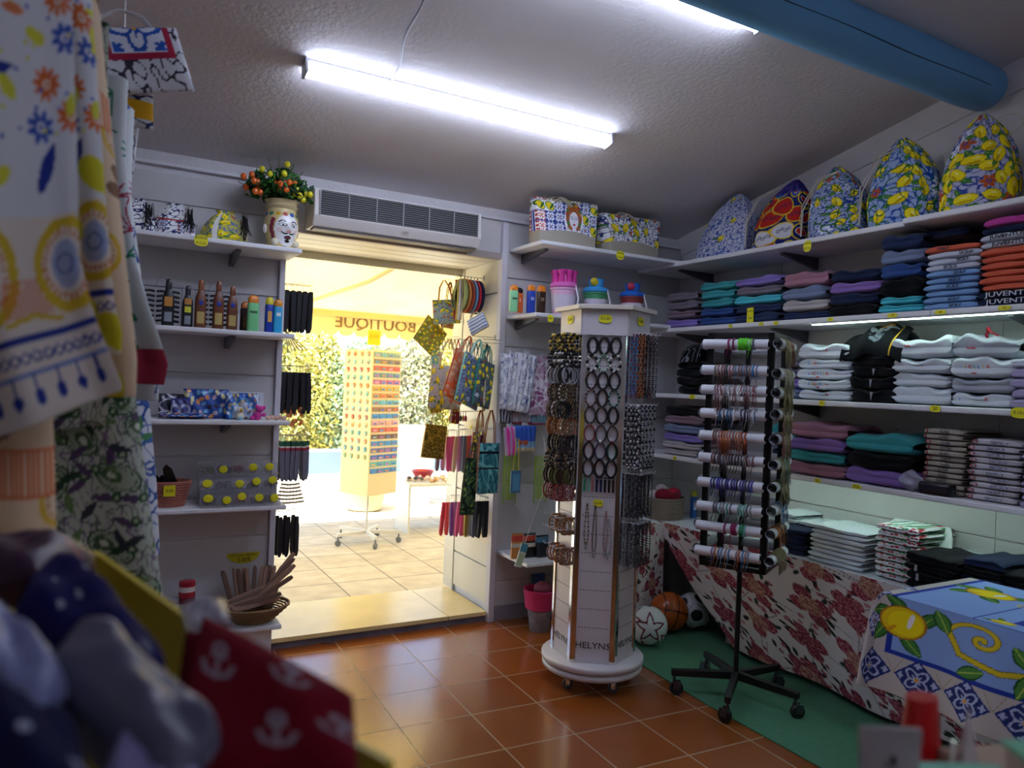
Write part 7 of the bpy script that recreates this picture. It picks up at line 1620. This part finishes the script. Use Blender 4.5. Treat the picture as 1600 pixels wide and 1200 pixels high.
cushion('wrapped_scarf', 'grey-lilac wrapped scarf in the middle of the bin', [(70, 1040, .43), (270, 1260, .36), (345, 1170, .40), (120, 975, .50)], .022, SOFTP, 'scarf', dot('#54546c', '#b8b8cc'), FG, ph=3)
cushion('wrapped_scarf', 'pale blue-white wrapped scarf at the left photo edge', [(-60, 1050, .42), (60, 1150, .38), (110, 1080, .42), (-30, 930, .50)], .022, SOFTP, 'scarf', dot('#8088b4', '#3a3f6a'), FG, ph=5)
cushion('wrapped_scarf', 'near-black navy wrapped scarf at the bottom left corner', [(-60, 1290, .33), (160, 1290, .33), (120, 1130, .40), (-50, 1060, .42)], .02, PRINT, 'scarf', dot('#10123c', '#aab0c8'), FG, ph=2)
cushion('wrapped_scarf', 'dark plum wrapped scarf along the far edge of the bin', [(-60, 920, .62), (60, 900, .60), (150, 868, .70), (-40, 850, .75)], .03, SOFTP, 'scarf', dot('#3a1a38', '#8a4a58'), FG, ph=4)
cushion('wrapped_scarf', 'lilac wrapped scarf in the bottom centre of the bin', [(130, 1290, .35), (330, 1290, .36), (300, 1130, .43), (215, 1100, .42)], .016, SOFTP, 'scarf', dot('#7f7aa8', '#d0d0e8'), FG, ph=6)
cushion('clear_packet', 'clear film packet behind the red anchor pouch', [(290, 985, .57), (360, 975, .56), (352, 938, .60), (280, 948, .61)], .008, mat('cloudy_film', '#c8c6d8'), 'packet', None, FG, n=30)
cushion('patterned_packet', 'brown and red patterned packet tucked against the yellow side panel', [(60, 930, .66), (150, 960, .64), (150, 880, .72), (70, 865, .74)], .012, PRINT, 'packet', lambda c: (c.C.__setitem__(slice(None), lin('#4a1a20')), c.scribble(60, '#a86a3a', .4, 3)), FG)
# ------------------------------------------------------------ tubes at the lower right
c2t = thing('counter', 'counter at the lower right carrying cosmetic tubes', 'counter', (.95, .45, 0)); M().box(-.32, .5, -.3, .05, 0, 1.0).obj('carcass', MATS['counter_wood'], c2t, bevel=.004)
def cream_tube(label, px0, px1, pyt, d, h, col, ta=1.0, capc='#e8e4e0', topw=None, zb=1.0005):
    a, b = atd(px0, pyt, d), atd(px1, pyt, d); w = (b-a).length; c = (a+b)/2; hh = c.z-zb; t = thing('cream_tube', label, 'tube', (c.x, c.y, zb), -YAW, None); W = w/2
    def fn(s, v):
        a_ = 2*PI*s; th = (W*.75)*(1-v)+.0015; ww = W*((1-v)*.85+v*ta) if ta >= 1 else W*((1-v)*1.5+v*1)
        return ww*np.sign(np.cos(a_))*np.abs(np.cos(a_))**.8, th*np.sin(a_), .02+(hh-.02)*v
    sheet('tube_body', fn, 40, 40, plastic(col, .35), parent=t)
    M().lathe([(W*.7, 0), (W*.72, .002), (W*.72, .0195), (0, .0195)], 24).obj('cap', plastic(capc, .3), t, smooth=True, ang=40)
    M().box(-W*ta*.98, W*ta*.98, -.0022, .0022, hh-.012, hh).obj('crimp', plastic(col, .3), t); return t, hh
t, hh = cream_tube('pale grey squeeze tube with flat crimped end, leftmost at the lower right', 1343, 1440, 1137, .56, .2, '#a8a2a4', 1.0)
M().ball((.0, -.006, hh-.022), .0022, 8, 6, sc=(1, 1, 1.6)).obj('printed_dot', INK, t)
t = thing('red_bottle', 'tall red cone-shaped bottle behind the grey tube at the lower right', 'bottle', tuple(Vector((atd(1440, 1100, .74).x, atd(1440, 1100, .74).y, 1.0005)))); top = atd(1440, 1088, .74).z-1.0005
M().lathe([(.03, 0), (.031, .004), (.028, top*.55), (.0185, top*.93), (.0172, top), (0, top)], 32, sy=.75).obj('bottle_body', plastic('#c8101c', .3), t, smooth=True, ang=50)
c = atd(1514, 1104, .70); t = thing('pointed_bag', 'clear pointed cellophane bag with peach contents right of the red bottle', 'bag', (c.x, c.y, 1.0005)); top = c.z-1.0005
sheet('film', lambda s, v: (.034*np.cos(2*PI*s)*(1-v**1.6)*(1+.12*np.sin(6*PI*s+4*v)), .022*np.sin(2*PI*s)*(1-v**1.6), top*v), 40, 30, mat('cloudy_film2', '#d8d2d4', .15, alpha=.75), parent=t)
M().lathe([(.024, .002), (.024, top*.45), (.0, top*.6)], 16, sy=.6).obj('contents', plastic('#d8a088', .5), t, smooth=True)
def gbox(label, px, py, d, w, l, col, topc, rz=0):
    c = atd(px, py, d); t = thing('carton', label, 'box', (c.x, c.y, 1.0005), rz); h = c.z-1.0005
    M().box(-w/2, w/2, -l/2, l/2, 0, h-.004).obj('carton_body', mat('carton_'+topc[1:], topc, .5), t, bevel=.002); M().box(-w/2-.002, w/2+.002, -l/2-.002, l/2+.002, h-.0035, h).obj('lid', mat('carton_'+col[1:], col, .45), t, bevel=.001); return t
gbox('mint green flat carton at the bottom right edge of the photo', 1500, 1216, .56, .085, .045, '#8ad0b8', '#e0e4e0', -.5)
gbox('mint-edged carton with pale side at the right photo edge', 1640, 1178, .54, .04, .04, '#7fd0ae', '#d8b8b8', -.5)
c = atd(1484, 1160, .66); t = thing('silver_stick', 'thin bright silver stick leaning beside the red bottle', 'stick', (c.x, c.y, 1.0005)); M().tube([(-.01, 0, 0), (.006, 0, c.z-1.0)], .0025, 8).obj('rod', CHROME, t, smooth=True)
c = atd(1570, 1178, .72); t = thing('wooden_box', 'beige wooden tray edge under the cartons at the lower right', 'tray', (c.x, c.y, 1.0005), -.35); M().box(-.06, .09, -.02, .02, 0, c.z-1.0005).obj('tray_body', mat('tray_wood', '#b8a08c', .5), t, bevel=.002)
# ------------------------------------------------------------ outside: magnet rack, table, planter
MX, MY = 2.20, 6.55
mr_ = thing('magnet_rack', 'cream four-sided magnet rack on a white wheeled base out in the street', 'display stand', (MX, MY, 0), 0)
VA = math.atan2(-MX, MY); RW_ = .18
cream = mat('rack_cream', '#e2cf9c', .6); z0_, z1_ = .46, 1.76; mrot = -YAW*.65+PI/4
sq = [(RW_*math.sqrt(2)*math.cos(PI/4+PI/2*k+mrot), RW_*math.sqrt(2)*math.sin(PI/4+PI/2*k+mrot)) for k in range(4)]
M().prism(sq, z0_, z1_).obj('panel_column', cream, mr_, bevel=.004)
wm = mat('white_metal', '#dcd8cc', .4)
M().tube([(0, 0, .1), (0, 0, z0_)], .012, 10).obj('pole', wm, mr_, smooth=True)
for k in range(5):
    a = 2*PI*k/5+.9; arm = M(); T = Matrix.Rotation(a, 4, 'Z'); arm.box(0, .31, -.014, .014, .085, .115, T=T); ar = arm.obj('leg', wm, mr_, bevel=.003)
    c_ = M(); c_.lathe([(0, -.011), (.026, -.01), (.028, 0), (.026, .01), (0, .011)], 16, T=Matrix.Translation((.295*math.cos(a), .295*math.sin(a), .0285)) @ Matrix.Rotation(k*1.3, 4, 'Z') @ Matrix.Rotation(PI/2, 4, 'X')); c_.tube([(.295*math.cos(a), .295*math.sin(a), .05), (.295*math.cos(a), .295*math.sin(a), .086)], .008, 6); c_.obj('caster', mat('grey_caster', '#6a6a68', .5), ar, smooth=True)
M().tube([(0, 0, z1_), (0, 0, z1_+.08)], .003, 6).box(-.06, .06, -.004, .0, z1_+.05, z1_+.185).obj('yellow_card', mat('orange_yellow_card', '#f2c414', .6), mr_)
text('lettering', '2,00', .05, frame((0, -.0045, z1_+.13), (1, 0, 0), UP), mat('amber_ink', '#d89a10', .6), bpy.data.objects['yellow_card'], ext=.0005)
mc = {'l': ['#c98a4a', '#8fb8a8', '#b8402c', '#6fb0a8', '#d0742c', '#8ab09c', '#c9a05a', '#7fb0b8', '#a8503c', '#d8b070', '#5f9c9c', '#b87a4a', '#4f8a9c', '#8a9c5a'], 'r': ['#8ab0a8', '#8a7a60', '#c8584a', '#6a90a8', '#b86aa0', '#d8a83a', '#c98a3a', '#6ab0c8', '#9a6a4a', '#3f8ad0', '#d8a0b0', '#c8604a', '#6a4a4a', '#3f8ac8', '#6a6a9c', '#3a6ab8', '#5fb0b8', '#3f80b8']}
faces = sorted([(i, ((sq[i][0]+sq[(i+1) % 4][0])/2, (sq[i][1]+sq[(i+1) % 4][1])/2)) for i in range(4)], key=lambda q: q[1][0]*MX+q[1][1]*MY)[:2]
faces.sort(key=lambda q: q[1][0])
mgm = {}; MCN = ['leftmost', 'second', 'third', 'rightmost']
for fi, (i, (fx, fy)) in enumerate(faces):
    n = Vector((fx, fy, 0)).normalized(); tx = n.cross(Vector(UP)); tx = -tx
    if tx.x < 0: tx = -tx
    key = 'lr'[fi]; lst = mc[key]; rows_ = len(lst); zz1, zz0 = 1.72, (.80 if fi == 0 else .68)
    for r in range(rows_):
        z = zz1-(zz1-zz0)*r/(rows_-1)
        for c_ in range(4):
            x = -.128+.085*c_; wd = .034 if fi == 0 else .074; ht = .045 if fi == 0 else .04
            mk = (fi,)
            if mk not in mgm:
                mb = M(); mb.prism([(-wd/2, -ht/2), (wd/2, -ht/2), (wd/2, ht/2), (-wd/2, ht/2)] if fi else [(-wd/2, -ht*.2), (0, -ht/2), (wd/2, -ht*.2), (wd*.4, ht*.45), (-wd*.3, ht/2)], 0, .006); mb.prism([(-wd*.3, -ht*.3), (wd*.3, -ht*.3), (wd*.2, ht*.1), (-wd*.35, 0)], .0061, .008, 1); mgm[mk] = mb.mesh('souvenir_magnet', [cream, cream])
            T = frame(Vector((MX, MY, z))+n*(RW_+.001)+tx*x, tx, UP); rr = random.Random(r*31+c_+fi*7)
            o = put('souvenir_magnet', mgm[mk]); o.matrix_world = T; o.matrix_basis = T; alt = rr.choice(lst)
            setmats(o, [plastic(lst[r], .4), plastic(alt, .4)])
            tag(o, f"{MCN[c_]} souvenir magnet in the {['top','second','third','fourth','fifth','sixth','seventh','eighth','ninth','tenth','eleventh','twelfth','thirteenth','fourteenth','fifteenth','sixteenth','seventeenth','lowest'][r]} row on the {'left' if fi == 0 else 'right'} face of the street rack", 'magnet', f"magnets, row {r+1}, {'left' if fi == 0 else 'right'} face")
tt = thing('street_table', 'white table with shells standing in the street beside the magnet rack', 'table', (3.02, 6.95, 0)); M().box(-.36, .5, -.26, .26, .47, .5).obj('table_top', wm, tt, bevel=.004); M().box(-.33, -.31, -.18, .18, 0, .4695).obj('side_panel', wm, tt); M().box(.45, .47, -.18, .18, 0, .4695).obj('side_panel', wm, tt)
rs = random.Random(6); sh = M(); sh.ball((0, 0, 0), .024, 8, 6, sc=(1, .8, .7)); sm = sh.mesh('seashell', mat('shell_sand', '#d8b88c', .5), True)
for k in range(46):
    x = 3.02-.30+.016*k+rs.uniform(-.01, .01); y = 6.80+rs.uniform(-.06, .14); o = put('seashell', sm, None, loc=(x, y, .517+.022*(k % 2))); o.rotation_euler = (0, rs.uniform(-.3, .3), rs.uniform(0, 3)); c_ = '#4a4440' if k < 9 and k % 2 else '#d8c8b8' if k < 12 else ['#d8b07c', '#e0c8a8', '#c89868'][k % 3]
    setmats(o, [mat('shell_'+c_[1:], c_, .5)]); tag(o, 'dark shell among those at the left end of the street table' if c_ == '#4a4440' else 'pale shell among those heaped on the street table', 'shell', 'dark shells on the street table' if c_ == '#4a4440' else 'pale shells on the street table')
bw = thing('red_bowl', 'red bowl standing behind the shells on the street table', 'bowl', (2.95, 7.07, .5005)); M().lathe([(.06, 0), (.07, .0), (.12, .08), (.125, .082), (.11, .08), (.06, .01), (0, .01)], 24, sx=1).obj('bowl', plastic('#b0283c', .3), bw, smooth=True)
pl = thing('white_planter', 'tall white rounded planter behind the street table', 'planter', (3.42, 8.4, 0)); M().lathe([(.16, 0), (.17, .01), (.2, .5), (.25, .86), (.29, .9), (.29, .94), (.24, .95), (.2, .9), (0, .88)], 32).obj('pot', plastic('#ece6d4', .5), pl, smooth=True)
pt2 = thing('stone_pot', 'low stone-coloured pot base behind the magnet rack pole', 'planter', (2.72, 8.2, 0)); M().lathe([(.16, 0), (.2, .02), (.26, .35), (.3, .42), (.28, .45), (0, .44)], 28).obj('pot', mat('stone_pot', '#b8a884', .8), pt2, smooth=True)
# ------------------------------------------------------------ look-alikes that can be told apart by their order get that order in the label
ORDW = ['first', 'second', 'third', 'fourth', 'fifth', 'sixth', 'seventh', 'eighth', 'ninth', 'tenth', 'eleventh', 'twelfth', 'thirteenth', 'fourteenth', 'fifteenth', 'sixteenth', 'seventeenth', 'eighteenth']
same = {}
bpy.context.view_layer.update()
for o in COL.objects:
    if o.parent is None and o.get('label'): same.setdefault(o['label'], []).append(o)
for lb, obs in same.items():
    if 1 < len(obs) <= 18 and len(lb.replace('-', ' ').split()) <= 13:
        def sx(o):
            d = o.matrix_world.translation-Vector((0, 0, 1.5)); return d.dot(CR)/max(.01, d.dot(F))
        for i, o in enumerate(sorted(obs, key=sx)): o['label'] = lb+', '+ORDW[i]+' from left'
